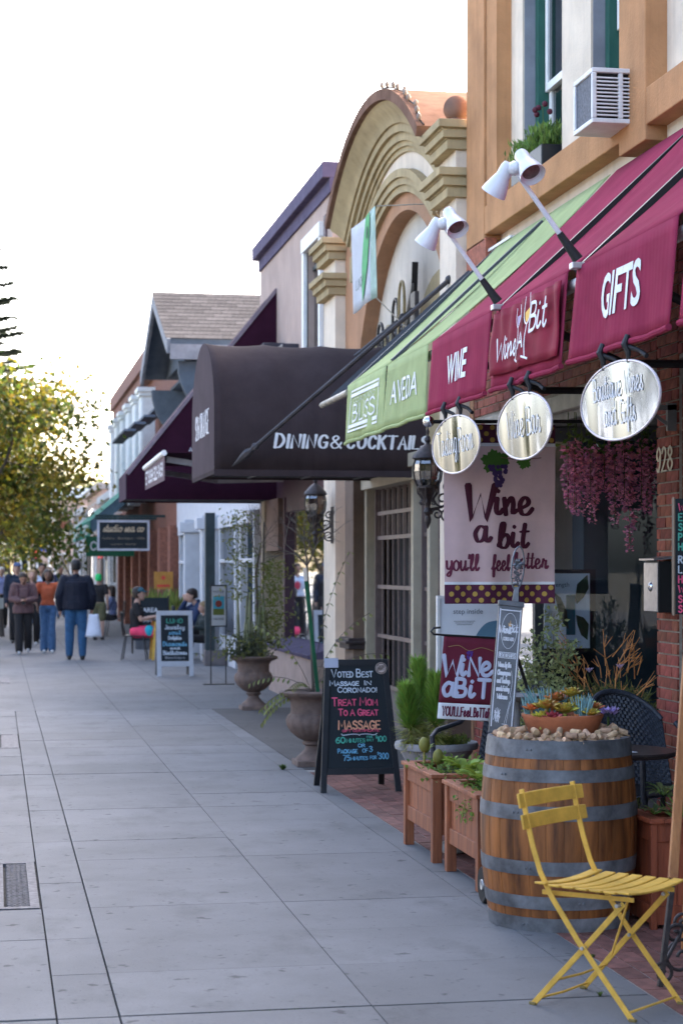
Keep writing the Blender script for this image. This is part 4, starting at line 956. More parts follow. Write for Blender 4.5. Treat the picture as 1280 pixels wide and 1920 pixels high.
# twin spot lamps on raked arms
M_LAMPW = mat('white lamp enamel', (0.72, 0.72, 0.76), 0.35, 0.05, 8, coat=0.2)
for y, nm in ((9.93, 'far twin-headed white spot lamp on a raked arm above the WINE valance'), (8.50, 'near twin-headed white spot lamp on a raked arm beside the GIFTS valance')):
    t = thing('spot_lamp', nm, 'lamp', (VX, y, VT + 0.02), 0, 'twin spot lamps on the awning')
    p0, p1 = V(VX - 0.01, y, VT + 0.03), V(2.37, y, 3.50)
    MB().cyl(p0 + (p1 - p0) * 0.28, p1, 0.0125, 0.0115, 10).build('arm', M_LAMPW, t, smooth=True)
    MB().tube([p0, p0 + (p1 - p0) * 0.06, p0 + (p1 - p0) * 0.30], [0.028, 0.024, 0.017], 12).build('sleeve', mat('black sleeve', (0.015, 0.016, 0.018), 0.6, 0.2, 30, bump=0.3), t, smooth=True)
    MB().box(p0 + V(0, 0, -0.03), (0.07, 0.06, 0.03)).build('bracket', mat('galvanised', (0.45, 0.45, 0.45), 0.4, 0.1, 20, metal=0.6), t, bevel=0.004)
    hub = p1 + V(-0.005, 0, 0.015)
    MB().sph(hub, 0.034, 12, 8, (1, 1.2, 1)).build('knuckle', M_LAMPW, t, smooth='all')
    for d, o_ in ((V(0.20, -0.62, -0.75), V(0.03, -0.03, 0.045)), (V(-0.38, 0.45, -0.80), V(-0.03, 0.03, 0.0))):
        d = d.normalized(); b0 = hub + o_
        prof = [(0.0, -0.035), (0.028, -0.03), (0.034, -0.01), (0.034, 0.035), (0.040, 0.05), (0.056, 0.10), (0.062, 0.128), (0.059, 0.128), (0.052, 0.105)]
        h = MB().lathe(prof, b0, 22, axis=d).build('lamp_head', M_LAMPW, t, smooth=True, fixn=False)
        MB().lathe([(0.0, 0.102), (0.0535, 0.104), (0.0535, 0.1045), (0, 0.107)], b0, 20, axis=d).build('lens', mat('dusty lens', (0.16, 0.135, 0.11), 0.25, 0.2, 30, spec=0.6), h, smooth=True)

# ------------------------------------------------------------------ brown barrel canopy of the restaurant
M_BROWNC = mat('brown canvas', (0.058, 0.043, 0.046), 0.95, 0.08, 4, spec=0.06, blot=0.14, streak=0.12)
cn = thing('barrel_canopy', 'dark brown barrel-vaulted entrance canopy lettered DINING & COCKTAILS', 'canopy', (3.9, 18.6, 2.6))
CY, CH = 18.585, 1.015
prof = [(-CH, 2.58), (-CH, 2.85), (-CH, 3.1)] + [(-CH * math.cos(math.pi * i / 20), 3.12 + 0.74 * math.sin(math.pi * i / 20)) for i in range(21)] + [(CH, 3.1), (CH, 2.85), (CH, 2.58)]
xs = [2.0 + (4.31 - 2.0) * i / 32 for i in range(33)]
def can(i, j):
    y, z = prof[j]; x = xs[i]; s = abs(math.sin(math.pi * (x - 2.0) / 0.58)) ** 0.7
    k = 1 - 0.018 * s if 3 <= j <= len(prof) - 4 else 1 - 0.006 * s
    return V(x, CY + y * k, 2.58 + (z - 2.58) * k)
mb = MB(); nj = len(prof)
for i in range(33):
    for j in range(nj): mb.v.append(can(i, j))
for i in range(32):
    for j in range(nj - 1): a = i * nj + j; mb.f.append((a, a + nj, a + nj + 1, a + 1))
mb.build('vault', M_BROWNC, cn, smooth='all', solid=0.006)
mb = MB(); mb.v = [V(1.998, CY + y, z) for y, z in prof]; mb.f = [tuple(range(nj))]; mb.build('end_panel', mat('brown canvas end', (0.085, 0.064, 0.072), 0.95, 0.06, 4, blot=0.1, spec=0.06), cn)
MB().bx(2.0, 4.2, CY - CH - 0.004, CY - CH + 0.02, 2.52, 2.582).bx(2.0, 2.03, CY - CH, CY + CH, 2.54, 2.581).build('hem', M_BROWNC, cn)
MB().bx(2.05, 4.3, CY - CH + 0.03, CY + CH - 0.03, 2.60, 2.63).build('dark_sheet', M_DARK, cn)  # near-black sheet painting the shade inside the open canopy
fr_ = MB()
for k in range(5):
    x = 2.02 + 0.56 * k; fr_.tube([(x, CY - CH + 0.03, 2.6), (x, CY + CH - .03, 2.6)], 0.015, 6)
fr_.build('frame', M_IRON, cn)
pen = lambda d: 0.42 + 0.75 * abs(d.y)
T = Text2D()
fit_hand(T, 'DINING', 0.29, 0, 0.128, 0.026, 0.485, slant=0.16, small=0.93, pen=pen, serif=0.075, gap=0.34)
fit_hand(T, '&', 0.625, 0, 0.115, 0.018, 0.10, slant=0.1, pen=pen)
fit_hand(T, 'COCKTAILS', 1.115, 0, 0.128, 0.026, 0.77, slant=0.16, small=0.93, pen=pen, serif=0.075, gap=0.34)
T.place('lettering', M_LETTER, cn, V(2.52, CY - CH, 2.79), FX, SZ, 0.012)
T = Text2D(); fit_hand(T, '926 ORANGE', 0, 0, 0.23, 0.03, 1.2, pen=pen, serif=0.05, gap=0.3); T.place('lettering', M_LETTER, cn, V(1.998, CY, 2.95), SX, SZ, 0.006)
M_ROD = mat('grey iron rod', (0.055, 0.05, 0.055), 0.5, 0.15, 12, metal=0.3)
for a, b in ((V(3.86, 15.55, 4.18), V(2.15, 17.45, 2.60)), (V(3.86, 17.45, 4.10), V(2.2, 19.75, 2.62))):
    d = (b - a).normalized()
    r = MB().cyl(a, b - d * 0.32, 0.022, 0.022, 8).build('support_rod', M_ROD, cn, smooth=True)
    e = b - d * 0.36
    MB().tube([e, e + d * 0.03, e + d * 0.05, e + d * 0.08, e + d * 0.13, e + d * 0.2, e + d * 0.36], [0.024, 0.04, 0.028, 0.022, 0.045, 0.036, 0.002], 8).build('spear_tip', M_ROD, r, smooth=True)
    MB().sph(a + d * 0.14, 0.04, 10, 6).bx(a.x - 0.0, a.x + 0.04, a.y - 0.10, a.y + 0.10, a.z - 0.13, a.z + 0.16).build('wall_bracket', M_ROD, r, smooth=True)

# ------------------------------------------------------------------ plum wedge awning and small lettered awning
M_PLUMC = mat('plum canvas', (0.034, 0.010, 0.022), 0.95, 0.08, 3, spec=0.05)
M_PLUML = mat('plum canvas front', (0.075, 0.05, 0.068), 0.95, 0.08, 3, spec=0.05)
pl = thing('plum_awning', 'tall plum wedge awning with steep sloping top in front of the gabled building', 'awning', (3.9, 27.2, 2.6))
Y0, Y1 = 26.5, 27.95
tri = [(3.9, 5.60), (3.9, 2.62), (1.79, 2.62), (1.79, 2.97)]
for nm, y in (('near_side', Y0), ('far_side', Y1)):
    MB().prism(tri, lambda a, b: (a, y, b), lambda a, b: (a, y + 0.01, b)).build(nm, M_PLUMC, pl)
MB().quad((1.785, Y0, 2.972), (1.785, Y1, 2.972), (3.9, Y1, 5.602), (3.9, Y0, 5.602)).build('top_slope', M_PLUML, pl, solid=0.006)
MB().bx(1.775, 1.789, Y0 - .004, Y1 + .01, 2.62, 2.97).build('valance', M_PLUML, pl)
MB().bx(1.8, 3.9, Y0 + 0.02, Y1 - 0.02, 2.64, 2.66).build('dark_sheet', M_DARK, pl)  # near-black sheet closing the awning from below
MB().bar((1.80, Y0 - 0.012, 2.97), (3.9, Y0 - 0.012, 5.60), 0.02, 0.05).build('edge_piping', mat('piping', (0.22, 0.17, 0.2), 0.7), pl)
T = Text2D(); T.hand('Art', 0, 0, 0.15, 0.028, align='l', small=0.9, pen=pen, serif=0.05); T.place('lettering', M_LETTER, pl, V(2.63, Y0, 3.2), FX, SZ, 0.006)
sm = thing('small_lettered_awning', 'small folded-out awning with a lettered plum valance under the wedge awning', 'awning', (2.0, 24, 2.8))
ya, yb = 25.85, 22.85
sv = MB().grid(lambda a, b: (2.0, yb + (ya - yb) * b, 3.02 - 0.30 * a), 2, 12).build('valance', mat('plum valance', (0.10, 0.055, 0.07), 0.8, 0.08, 4), sm, solid=0.006)
MB().cyl((1.995, yb, 3.05), (1.995, ya, 3.02), 0.035).build('front_bar', M_WHITE, sm, smooth=True)
T = Text2D(); fit_hand(T, 'ET SUSHI 522-0459', 0, 0, 0.15, 0.03, 2.6, gap=0.25); T.place('lettering', M_LETTER, sv, V(2.0, (ya + yb) / 2, 2.79), SX, SZ, 0.008)
for y in (yb + 0.15, ya - 0.2):
    MB().bar((2.03, y, 2.98), (3.0, y + 0.3, 2.86), 0.04, 0.07).bar((3.0, y + 0.3, 2.86), (3.88, y + 0.1, 2.88), 0.04, 0.07).build('folding_arm', mat('grey arm', (0.33, 0.31, 0.32), 0.5), sm)
MB().bx(2.02, 3.9, yb, ya, 3.05, 3.07).build('canvas_panel', M_PLUMC, sm)

# ------------------------------------------------------------------ lanterns
M_BRONZE = mat('dark bronze', (0.055, 0.045, 0.045), 0.5, 0.2, 25, metal=0.35, bump=0.1)
M_LGLASS = glass('smoked lantern glass', (0.42, 0.40, 0.38), 0.14, 0.05)
def lantern(x, y, z, wallx, label):
    t = thing('wall_lantern', label, 'lantern', (x, y, z - 0.45), 0, 'wall lanterns of the restaurant')
    c = V(x, y, z)
    cap = MB().lathe([(0.0, 0.40), (0.008, 0.39), (0.016, 0.36), (0.008, 0.335), (0.022, 0.315), (0.028, 0.29), (0.016, 0.27), (0.03, 0.255), (0.05, 0.245), (0.075, 0.22), (0.125, 0.165), (0.135, 0.14), (0.118, 0.13), (0, 0.128)], c, 16)
    cap.build('cap', M_BRONZE, t, smooth=True)
    g = MB().lathe([(0.105, 0.128), (0.118, 0.09), (0.122, 0.03), (0.112, -0.04), (0.085, -0.095)], c, 8).build('glass_bowl', M_LGLASS, t)
    ribs = MB()
    for k in range(8):
        a = 2 * math.pi * k / 8
        ribs.tube([c + V(math.cos(a) * r, math.sin(a) * r, h) for r, h in ((0.108, 0.13), (0.121, 0.09), (0.125, 0.03), (0.115, -0.04), (0.088, -0.10))], 0.006, 5)
    ribs.build('ribs', M_BRONZE, t)
    MB().lathe([(0.09, -0.09), (0.092, -0.11), (0.07, -0.13), (0.04, -0.19), (0.026, -0.24), (0.02, -0.27), (0.035, -0.29), (0.04, -0.31), (0.022, -0.34), (0.03, -0.37), (0.026, -0.40), (0.008, -0.44), (0, -0.455)], c, 16).build('stem', M_BRONZE, t, smooth=True)
    for k in range(8):
        a = 2 * math.pi * (k + .5) / 8; d = V(math.cos(a), math.sin(a), 0)
        MB().tube([c + d * 0.09 + V(0, 0, -0.10), c + d * 0.085 + V(0, 0, -0.15), c + d * 0.05 + V(0, 0, -0.20), c + d * 0.07 + V(0, 0, -0.235), c + d * 0.055 + V(0, 0, -0.25)], 0.007, 5).build('leaf_scroll', M_BRONZE, t, smooth=True)
    MB().bx(wallx - 0.03, wallx, y - 0.05, y + 0.05, z - 0.42, z + 0.0).build('wall_plate', M_BRONZE, t, bevel=0.01)
    d = wallx - x
    def spiral(cx, cz, r, a0, turns, s):
        return [V(x + cx + r * (1 - 0.75 * i / 20) * math.cos(a0 + s * turns * 6.28 * i / 20), y, z + cz + r * (1 - 0.75 * i / 20) * math.sin(a0 + s * turns * 6.28 * i / 20)) for i in range(21)]
    for cx, cz, r, a0, s in ((d * 0.55, -0.20, 0.075, 3.14, 1), (d * 0.72, -0.33, 0.07, 0, -1), (d * 0.75, -0.10, 0.05, 0, 1), (d * 0.35, -0.33, 0.05, 3.14, -1)):
        MB().tube(spiral(cx, cz, r, a0, 1.3, s), 0.009, 6).build('scroll', M_BRONZE, t, smooth=True)
    MB().tube([(x, y, z - 0.29), (x + d * 0.5, y, z - 0.27), (wallx, y, z - 0.2)], 0.011, 6).build('arm', M_BRONZE, t, smooth=True)
lantern(3.56, 15.5, 2.44, 3.79, 'dark bronze wall lantern beside the hanging cloth banner')
lantern(3.58, 21.3, 2.36, 3.79, 'dark bronze wall lantern beside the mauve shop window')
# ------------------------------------------------------------------ wine barrel
def wood(name, col, col2, scale=3, st=(9, 9, 0.7), rough=0.55, island=0.14, bump=0.25):
    return mat(name, col, rough, 0.1, scale, col2=col2, stretch=st, bump=bump, bscale=scale * 5, island=island, spec=0.35)
M_OAK = wood('stained oak', (0.34, 0.122, 0.033), (0.062, 0.021, 0.008), 2.2, (6, 6, 0.7), island=0.10)
M_HOOP = mat('galvanised hoop', (0.215, 0.225, 0.245), 0.55, 0.25, 9, metal=0.3, bump=0.1, blot=0.4)
BX, BY = 2.605, 8.60
def brad(z):
    t = z / 0.865; return 0.312 + 0.048 * math.sin(math.pi * (0.06 + 0.90 * t)) ** 1.0 + 0.012 * t
ba = thing('wine_barrel', 'old oak wine barrel with six grey steel hoops, topped with corks and succulents', 'barrel', (BX, BY, 0))
NS = 28
for k in range(NS):
    a0 = 2 * math.pi * (k + 0.012) / NS; a1 = 2 * math.pi * (k + 0.988) / NS; mb = MB(); dr = random.uniform(-0.0012, 0.0012)
    NZ = 12
    for i in range(NZ + 1):
        z = 0.004 + 0.858 * i / NZ; r = brad(z) + dr
        for a, rr in ((a0, r - 0.025), (a0, r - 0.0018), ((a0 * 3 + a1) / 4, r), ((a0 + a1) / 2, r + 0.0006), ((a0 + a1 * 3) / 4, r), (a1, r - 0.0018), (a1, r - 0.025)):
            mb.v.append(V(BX + rr * math.cos(a), BY + rr * math.sin(a), z))
    for i in range(NZ):
        for j in range(6): q = i * 7 + j; mb.f.append((q, q + 1, q + 8, q + 7))
    mb.f.append(tuple(range(6, -1, -1))); mb.f.append(tuple(NZ * 7 + j for j in range(7)))
    mb.build('stave', M_OAK, ba, smooth=True)
for z0, z1 in ((0.79, 0.872), (0.685, 0.742), (0.512, 0.578), (0.262, 0.326), (0.105, 0.165), (0.0, 0.065)):
    h = MB().lathe([(brad(z0) - 0.004, z0), (brad(z0) + 0.004, z0), (brad((z0 + z1) / 2) + 0.0046, (z0 + z1) / 2), (brad(z1) + 0.004, z1), (brad(z1) - 0.004, z1)], (BX, BY, 0), 64).build('hoop', M_HOOP, ba, smooth=True)
    a = random.uniform(3.6, 5.2)
    for q in (-0.03, 0.03):
        rr = brad((z0 + z1) / 2) + 0.004
        MB().sph((BX + rr * math.cos(a + q), BY + rr * math.sin(a + q), (z0 + z1) / 2), 0.006, 8, 5).build('rivet', M_HOOP, h, smooth='all')
MB().lathe([(0.0, 0.835), (0.305, 0.835), (0.305, 0.80), (0, 0.80)], (BX, BY, 0), 40).build('barrel_head', M_OAK, ba)
# corks
M_CORK = mat('cork', (0.50, 0.33, 0.20), 0.9, 0.15, 40, island=0.35, hue=0.012, bump=0.3)
ck = MB().lathe([(0.0, -0.026), (0.0135, -0.026), (0.0148, -0.023), (0.0148, 0.023), (0.0135, 0.026), (0, 0.026)], (0, 0, 0), 10).build('wine_cork', M_CORK, smooth=True)
first = True; rnd = random.Random(11); spots = []
for ring, n, z in ((0.295, 52, 0.862), (0.268, 46, 0.872), (0.24, 38, 0.884), (0.285, 30, 0.886), (0.25, 24, 0.902)):
    for k in range(n):
        a = 2 * math.pi * k / n + rnd.uniform(-.06, .06)
        if z > 0.88 and not (math.sin(a) < 0.5): continue
        spots.append((ring + rnd.uniform(-.012, .012), a, z + rnd.uniform(-.006, .008)))
for r, a, z in spots:
    o = ck if first else bpy.data.objects.new('wine_cork', ck.data)
    if not first: C.objects.link(o)
    first = False
    o.location = (BX + r * math.cos(a), BY + r * math.sin(a), z)
    o.rotation_euler = (R(90) + rnd.gauss(0, 0.35), rnd.uniform(-.4, .4), rnd.uniform(0, 3.14))
    tag(o, 'pale wine cork heaped round the succulent bowl on the barrel', 'cork', 'wine corks on the barrel')
# terracotta bowl and succulents
M_TERRA = mat('terracotta', (0.48, 0.155, 0.07), 0.8, 0.12, 8, bump=0.15, blot=0.15)
bw = thing('terracotta_bowl', 'shallow terracotta bowl of succulents on the barrel', 'bowl', (BX + 0.02, BY, 0.84))
MB().lathe([(0.13, 0.84), (0.15, 0.86), (0.183, 0.945), (0.192, 0.962), (0.192, 0.972), (0.18, 0.975), (0.17, 0.962), (0.165, 0.95)], (BX + 0.02, BY, 0), 40).build('pot', M_TERRA, bw, smooth=True)
MB().lathe([(0.0, 0.955), (0.168, 0.952)], (BX + 0.02, BY, 0), 24).build('soil', mat('soil', (0.03, 0.02, 0.014), 0.95, 0.3, 40, bump=0.5), bw)
def leafblade(mb, b, t, w, up=V(0, 0, 1), thick=0.25, belly=0.5):
    """plump pointed leaf from b to t"""
    b = Vector(b); t = Vector(t); d = t - b; s = d.cross(up); s = s.normalized() * w / 2 if s.length > 1e-6 else V(w / 2, 0, 0)
    n = s.cross(d).normalized() * w * thick; m = b + d * belly
    mb.add([b - s * .45, b + s * .45, m + s, t, m - s, m + n, m - n * .6], [(0, 1, 5), (1, 2, 5), (2, 3, 5), (3, 4, 5), (4, 0, 5), (1, 0, 6), (2, 1, 6), (3, 2, 6), (4, 3, 6), (0, 4, 6)])
def rosette(c, r, n, m, label, h=0.6, lay=3, name='rosette_succulent', stem=0):
    mb = MB(); c = Vector(c); g = 0
    for l in range(lay):
        k = n - 2 * l
        for i in range(max(3, k)):
            a = 2.4 * g; g += 1; e = 0.45 + 0.85 * l / max(1, lay - 1) + random.uniform(-.08, .08)
            rr = r * (1 - 0.45 * l / lay); d = V(math.cos(a) * math.cos(e), math.sin(a) * math.cos(e), math.sin(e))
            leafblade(mb, c + d * 0.08 * rr, c + d * rr, rr * 0.5, belly=0.62)
    if stem: mb.cyl(c - V(0, 0, stem), c, r * 0.12, r * 0.1, 6)
    return tag(mb.build(name, m), label, 'succulent', 'succulents in the bowl')
M_SUCG = mat('succulent yellow green', (0.42, 0.44, 0.06), 0.5, 0.2, 12, col2=(0.33, 0.12, 0.03), island=0.25)
M_SUCR = mat('succulent red', (0.58, 0.13, 0.045), 0.5, 0.2, 14, col2=(0.22, 0.16, 0.04), island=0.25)
M_SUCB = mat('chalk blue succulent', (0.20, 0.36, 0.37), 0.6, 0.12, 12, island=0.2)
M_SUCP = mat('pink succulent', (0.36, 0.05, 0.07), 0.5, 0.15, 12, island=0.2)
cx, cy = BX + 0.02, BY
for dx, dy, z, r, m, nm in ((-0.10, -0.07, 1.03, 0.055, M_SUCG, 'yellow-green rosette succulent at the left of the bowl'), (-0.155, -0.02, 1.02, 0.04, M_SUCR, 'orange-red rosette at the left rim of the bowl'),
                            (-0.02, 0.02, 1.055, 0.055, M_SUCR, 'tallest orange rosette in the middle of the bowl'), (-0.015, -0.09, 1.01, 0.06, M_SUCG, 'green and bronze rosette at the front of the bowl'),
                            (0.035, -0.03, 1.085, 0.05, M_SUCG, 'highest lime rosette right of the middle of the bowl'), (-0.09, -0.13, 0.985, 0.045, M_SUCP, 'flat pink rosette on the front rim of the bowl'),
                            (0.015, -0.155, 0.985, 0.03, M_SUCR, 'small coral rosette spilling over the front rim'), (0.135, -0.06, 1.02, 0.045, M_SUCR, 'dark red rosette at the right of the bowl'),
                            (-0.135, -0.10, 0.99, 0.04, M_SUCG, 'pale spiky rosette at the lower left of the bowl')):
    rosette((cx + dx, cy + dy, z - 0.03), r * 1.35, 10, m, nm, stem=0.05)
for dx, dy, z, m, nm in ((-0.06, 0.04, 1.0, M_SUCG, 'bronze-green rosette behind the pink one in the bowl'), (0.08, 0.03, 1.01, M_SUCG, 'green rosette behind the front chalksticks'), (0.10, -0.12, 0.97, M_SUCG, 'low green rosette at the right front of the bowl'), (-0.06, -0.03, 1.0, M_SUCR, 'bronze rosette in the thick of the bowl'), (0.05, -0.06, 1.0, M_SUCG, 'olive rosette among the chalksticks'), (0.15, 0.02, 0.99, M_SUCG, 'small olive rosette at the right rim of the bowl')):
    rosette((cx + dx, cy + dy, z), 0.06, 10, m, nm, stem=0.05)
def chalk(c, n, h, sp, label):
    mb = MB()
    for i in range(n):
        a = random.uniform(0, 6.28); q = random.uniform(0, 1) ** .5; b = Vector(c) + V(math.cos(a) * q * sp * .5, math.sin(a) * q * sp * .5, 0)
        t = b + V(math.cos(a) * q * sp * .6, math.sin(a) * q * sp * .6, h * random.uniform(.7, 1))
        mb.tube([b, (b + t) / 2, t], [0.004, 0.0052, 0.0012], 5)
    return tag(mb.build('chalkstick_plant', M_SUCB, smooth=True), label, 'succulent', 'succulents in the bowl')
chalk((cx - 0.03, cy + 0.10, 0.96), 34, 0.14, 0.13, 'row of blue chalksticks along the back of the bowl')
chalk((cx + 0.065, cy - 0.10, 0.96), 26, 0.115, 0.06, 'tuft of blue chalksticks at the front of the bowl')
chalk((cx - 0.15, cy + 0.03, 0.96), 12, 0.11, 0.05, 'small blue-green tuft behind the left rim')
# purple flowers behind the corks
mb = MB(); c = V(2.87, 8.66, 0.955)
for k in range(9):
    a = k * 2.4; b = c + V(math.cos(a) * 0.03, math.sin(a) * 0.03, random.uniform(0, 0.02))
    for j in range(7):
        t = j * 0.9; d = V(math.cos(t) * .7 + math.cos(a) * .5, math.sin(t) * .7 + math.sin(a) * .5, 0.8).normalized(); leafblade(mb, b, b + d * 0.035, 0.013)
pf = thing('purple_flowers', 'small bunch of purple and white flowers at the right of the barrel top', 'flowers', (2.87, 8.66, 0.87))
mb.build('petals', mat('purple petals', (0.20, 0.11, 0.42), 0.6, 0.3, 30, col2=(0.55, 0.48, 0.62), island=0.3), pf)
MB().cyl((2.87, 8.66, 0.87), (2.87, 8.66, 0.95), 0.006, 0.006, 6).build('stem', M_WEED, pf)

# ------------------------------------------------------------------ tall zinc sign standing on the barrel
M_ZINC = mat('zinc plate', (0.155, 0.16, 0.18), 0.4, 0.2, 7, metal=0.45, blot=0.2)
M_CHALKW = flat('chalk white', (0.72, 0.73, 0.78), 0.8)
zs = thing('zinc_sign', 'tall narrow zinc sign with white chalk lettering leaning up from the barrel', 'sign', (2.36, 8.70, 0.87))
o_, ex, ey = V(2.352, 8.70, 0.875), V(1, -0.12, -0.10).normalized(), V(0.10, 0.10, 1).normalized()
nz_ = ex.cross(ey).normalized(); ey = nz_.cross(ex).normalized()
def zp(x, y, z=0): return o_ + ex * x + ey * y + nz_ * z
zw, zh = 0.058, 0.63
MB().hexa([zp(-zw, 0, -0.02), zp(zw, 0, -0.02), zp(zw, 0, 0), zp(-zw, 0, 0), zp(-zw, zh, -0.02), zp(zw, zh, -0.02), zp(zw, zh, 0), zp(-zw, zh, 0)]).build('plate', M_ZINC, zs, bevel=0.003)
MB().hexa([zp(-zw - .004, zh - .022, -0.024), zp(zw + .004, zh - .022, -0.024), zp(zw + .004, zh - .022, 0.006), zp(-zw - .004, zh - .022, 0.006), zp(-zw - .004, zh + .004, -0.024), zp(zw + .004, zh + .004, -0.024), zp(zw + .004, zh + .004, 0.006), zp(-zw - .004, zh + .004, 0.006)]).build('top_cap', M_ZINC, zs, bevel=0.003)
T = Text2D()
for x in (-0.052, 0.046): T.rect(x, x + 0.005, 0.03, zh - 0.035)
T.rect(-0.046, 0.046, zh - 0.044, zh - 0.039)
T.ribbon([(0.037 * math.cos(i * 6.283 / 28), 0.49 + 0.085 * math.sin(i * 6.283 / 28)) for i in range(29)], 0.0025)
T.hand('Wine', -0.018, 0.478, 0.035, 0.006, cond=0.62, script=True); T.hand('Bit', 0.021, 0.484, 0.038, 0.006, cond=0.7, script=True); T.hand('A', 0.004, 0.475, 0.03, 0.004, cond=0.5)
fit_hand(T, 'CORONADO', 0, 0.443, 0.016, 0.003, 0.05)
T.frame(-0.042, 0.042, 0.358, 0.387, 0.003); fit_hand(T, 'RETAIL WINE & GIFTS', 0, 0.364, 0.017, 0.003, 0.072)
for k, wd in enumerate(('Wines by the', 'Champagnes', 'and Tastings', 'events Friday', 'Welcome')): fit_hand(T, wd, -0.008, 0.315 - k * 0.038, 0.024, 0.0042, 0.062 if k < 4 else 0.05, script=True)
T.ribbon(smooth_pts([(0.026, 0.30), (0.034, 0.25), (0.03, 0.19), (0.036, 0.16), (0.028, 0.12), (0.02, 0.05)]), 0.002); T.ribbon(smooth_pts([(0.03, 0.155), (0.022, 0.11), (0.01, 0.045)]), 0.002); T.ribbon([(-0.0, 0.045), (0.024, 0.045)], 0.003)
for k in range(14): T.ribbon(smooth_pts([(-0.03 + random.uniform(-.012, .02), 0.05 + random.uniform(0, .07)) for _ in range(3)]), 0.0025)
T.place('lettering', M_CHALKW, zs, o_, ex, ey, 0.002)
T = Text2D(); T.poly([(-0.004, 0.512), (-0.007, 0.53), (0.0, 0.522), (0.003, 0.545), (0.005, 0.522), (0.01, 0.53), (0.006, 0.51)]); T.place('flame_mark', flat('amber mark', (0.7, 0.4, 0.12)), zs, o_, ex, ey, 0.003)
orn = MB()
orn.tube([zp(0.018 + 0.03 * math.sin(i * 6.283 / 24), zh + 0.165 + 0.105 * math.cos(i * 6.283 / 24), -0.008) for i in range(25)], 0.0045, 6, cap=False)
orn.hexa([zp(0.004, zh, -0.013), zp(0.034, zh, -0.013), zp(0.034, zh, -0.003), zp(0.004, zh, -0.003), zp(0.010, zh + .075, -0.013), zp(0.030, zh + .075, -0.013), zp(0.030, zh + .075, -0.003), zp(0.010, zh + .075, -0.003)])
orn.build('ornament_ring', mat('pewter', (0.16, 0.165, 0.18), 0.4, 0.2, 40, metal=0.6), zs, smooth=True)
gr = MB(); rr = random.Random(3)
for k in range(46): y = rr.uniform(-0.07, 0.025); w_ = 0.020 * (1 - ((y + 0.02) / 0.06) ** 2 * 0.7); gr.sph(zp(0.018 + rr.uniform(-w_, w_), zh + 0.155 + y, -0.008 + rr.uniform(-.004, .006)), 0.0055, 6, 4)
for k in range(9): a = rr.uniform(0, 6.28); b = zp(0.018, zh + 0.185, -0.004); leafblade(gr, b, b + ex * math.cos(a) * 0.032 + ey * math.sin(a) * 0.028 + nz_ * 0.006, 0.02, up=nz_)
gr.build('grape_relief', MATS['pewter'], zs)
tag(MB().tube([zp(0.034, zh + 0.05, -0.03), zp(0.05, zh - 0.25, -0.03), V(2.62, 8.98, 0.90)], [0.006, 0.009, 0.009], 8).build('black_stake', M_BLACK, smooth=True), 'thin black stake leaning behind the zinc sign on the barrel', 'stake')

# ------------------------------------------------------------------ yellow folding chair
M_YEL = mat('yellow enamel', (0.75, 0.44, 0.075), 0.5, 0.1, 14, spec=0.3, bump=0.06, blot=0.15)
ch = thing('folding_chair', 'yellow metal folding bistro chair in front of the barrel', 'chair', (2.285, 6.895, 0))
fw, lt = V(0.645, -0.764, 0), V(0.764, 0.645, 0); cc = V(2.285, 6.895, 0)
def cp(f, l, z): return cc + fw * f + lt * l + V(0, 0, z)
def strap(name, pts, wd, th, side, parent=ch):
    """flat metal strap following pts; wide along the chair's depth"""
    mb = MB(); k = len(pts); P = [Vector(p) for p in pts]
    for i, p in enumerate(P):
        d = (P[min(i + 1, k - 1)] - P[max(i - 1, 0)]).normalized(); n = d.cross(side).normalized()
        for a, b in ((-1, -1), (1, -1), (1, 1), (-1, 1)): mb.v.append(p + n * a * wd / 2 + side * b * th / 2)
    for i in range(k - 1):
        for j in range(4): a = i * 4 + j; b = i * 4 + (j + 1) % 4; mb.f.append((a, b, b + 4, a + 4))
    mb.f.append((3, 2, 1, 0)); mb.f.append(tuple(4 * (k - 1) + j for j in range(4)))
    return mb.build(name, M_YEL, parent, bevel=0.002)
for s in (-1, 1):
    l = s * 0.178
    strap('back_leg', [cp(-0.275, l, 0.815), cp(-0.25, l, 0.70), cp(-0.222, l, 0.60), cp(-0.19, l, 0.51), cp(-0.135, l, 0.415), cp(-0.02, l, 0.265), cp(0.215, l, 0.0)], 0.022, 0.007, lt)
    l2 = s * 0.160
    strap('front_leg', [cp(0.165, l2, 0.425), cp(0.05, l2, 0.30), cp(-0.02, l2, 0.225), cp(-0.225, l2 + s * 0.018, 0.0)], 0.022, 0.007, lt)
    strap('seat_rail', [cp(-0.20, l2 - s * .012, 0.428), cp(0.20, l2 - s * .012, 0.44)], 0.018, 0.006, lt)
    for f, z in ((0.0, 0.243), (0.15, 0.418)): MB().cyl(cp(f, l + s * 0.012, z), cp(f, l2 - s * .012, z), 0.007, n=10).build('rivet', MATS['galvanised'], ch, smooth=True)
for k, z in enumerate((0.775, 0.695)):
    f0 = -0.262 + k * 0.017
    mb = MB(); nn = 10
    for i in range(nn + 1):
        t = -1 + 2 * i / nn; f = f0 - 0.018 * (1 - t * t); q = 0.225
        for df, dz in ((0.0, -0.027), (0.0, 0.027), (0.010, 0.027), (0.010, -0.027)): mb.v.append(cp(f + df - (dz * 0.2), t * q, z + dz))
    for i in range(nn):
        for j in range(4): a = i * 4 + j; b = i * 4 + (j + 1) % 4; mb.f.append((a, b, b + 4, a + 4))
    mb.f.append((3, 2, 1, 0)); mb.f.append(tuple(nn * 4 + j for j in range(4)))
    mb.build('back_slat', M_YEL, ch, bevel=0.003, smooth=True)
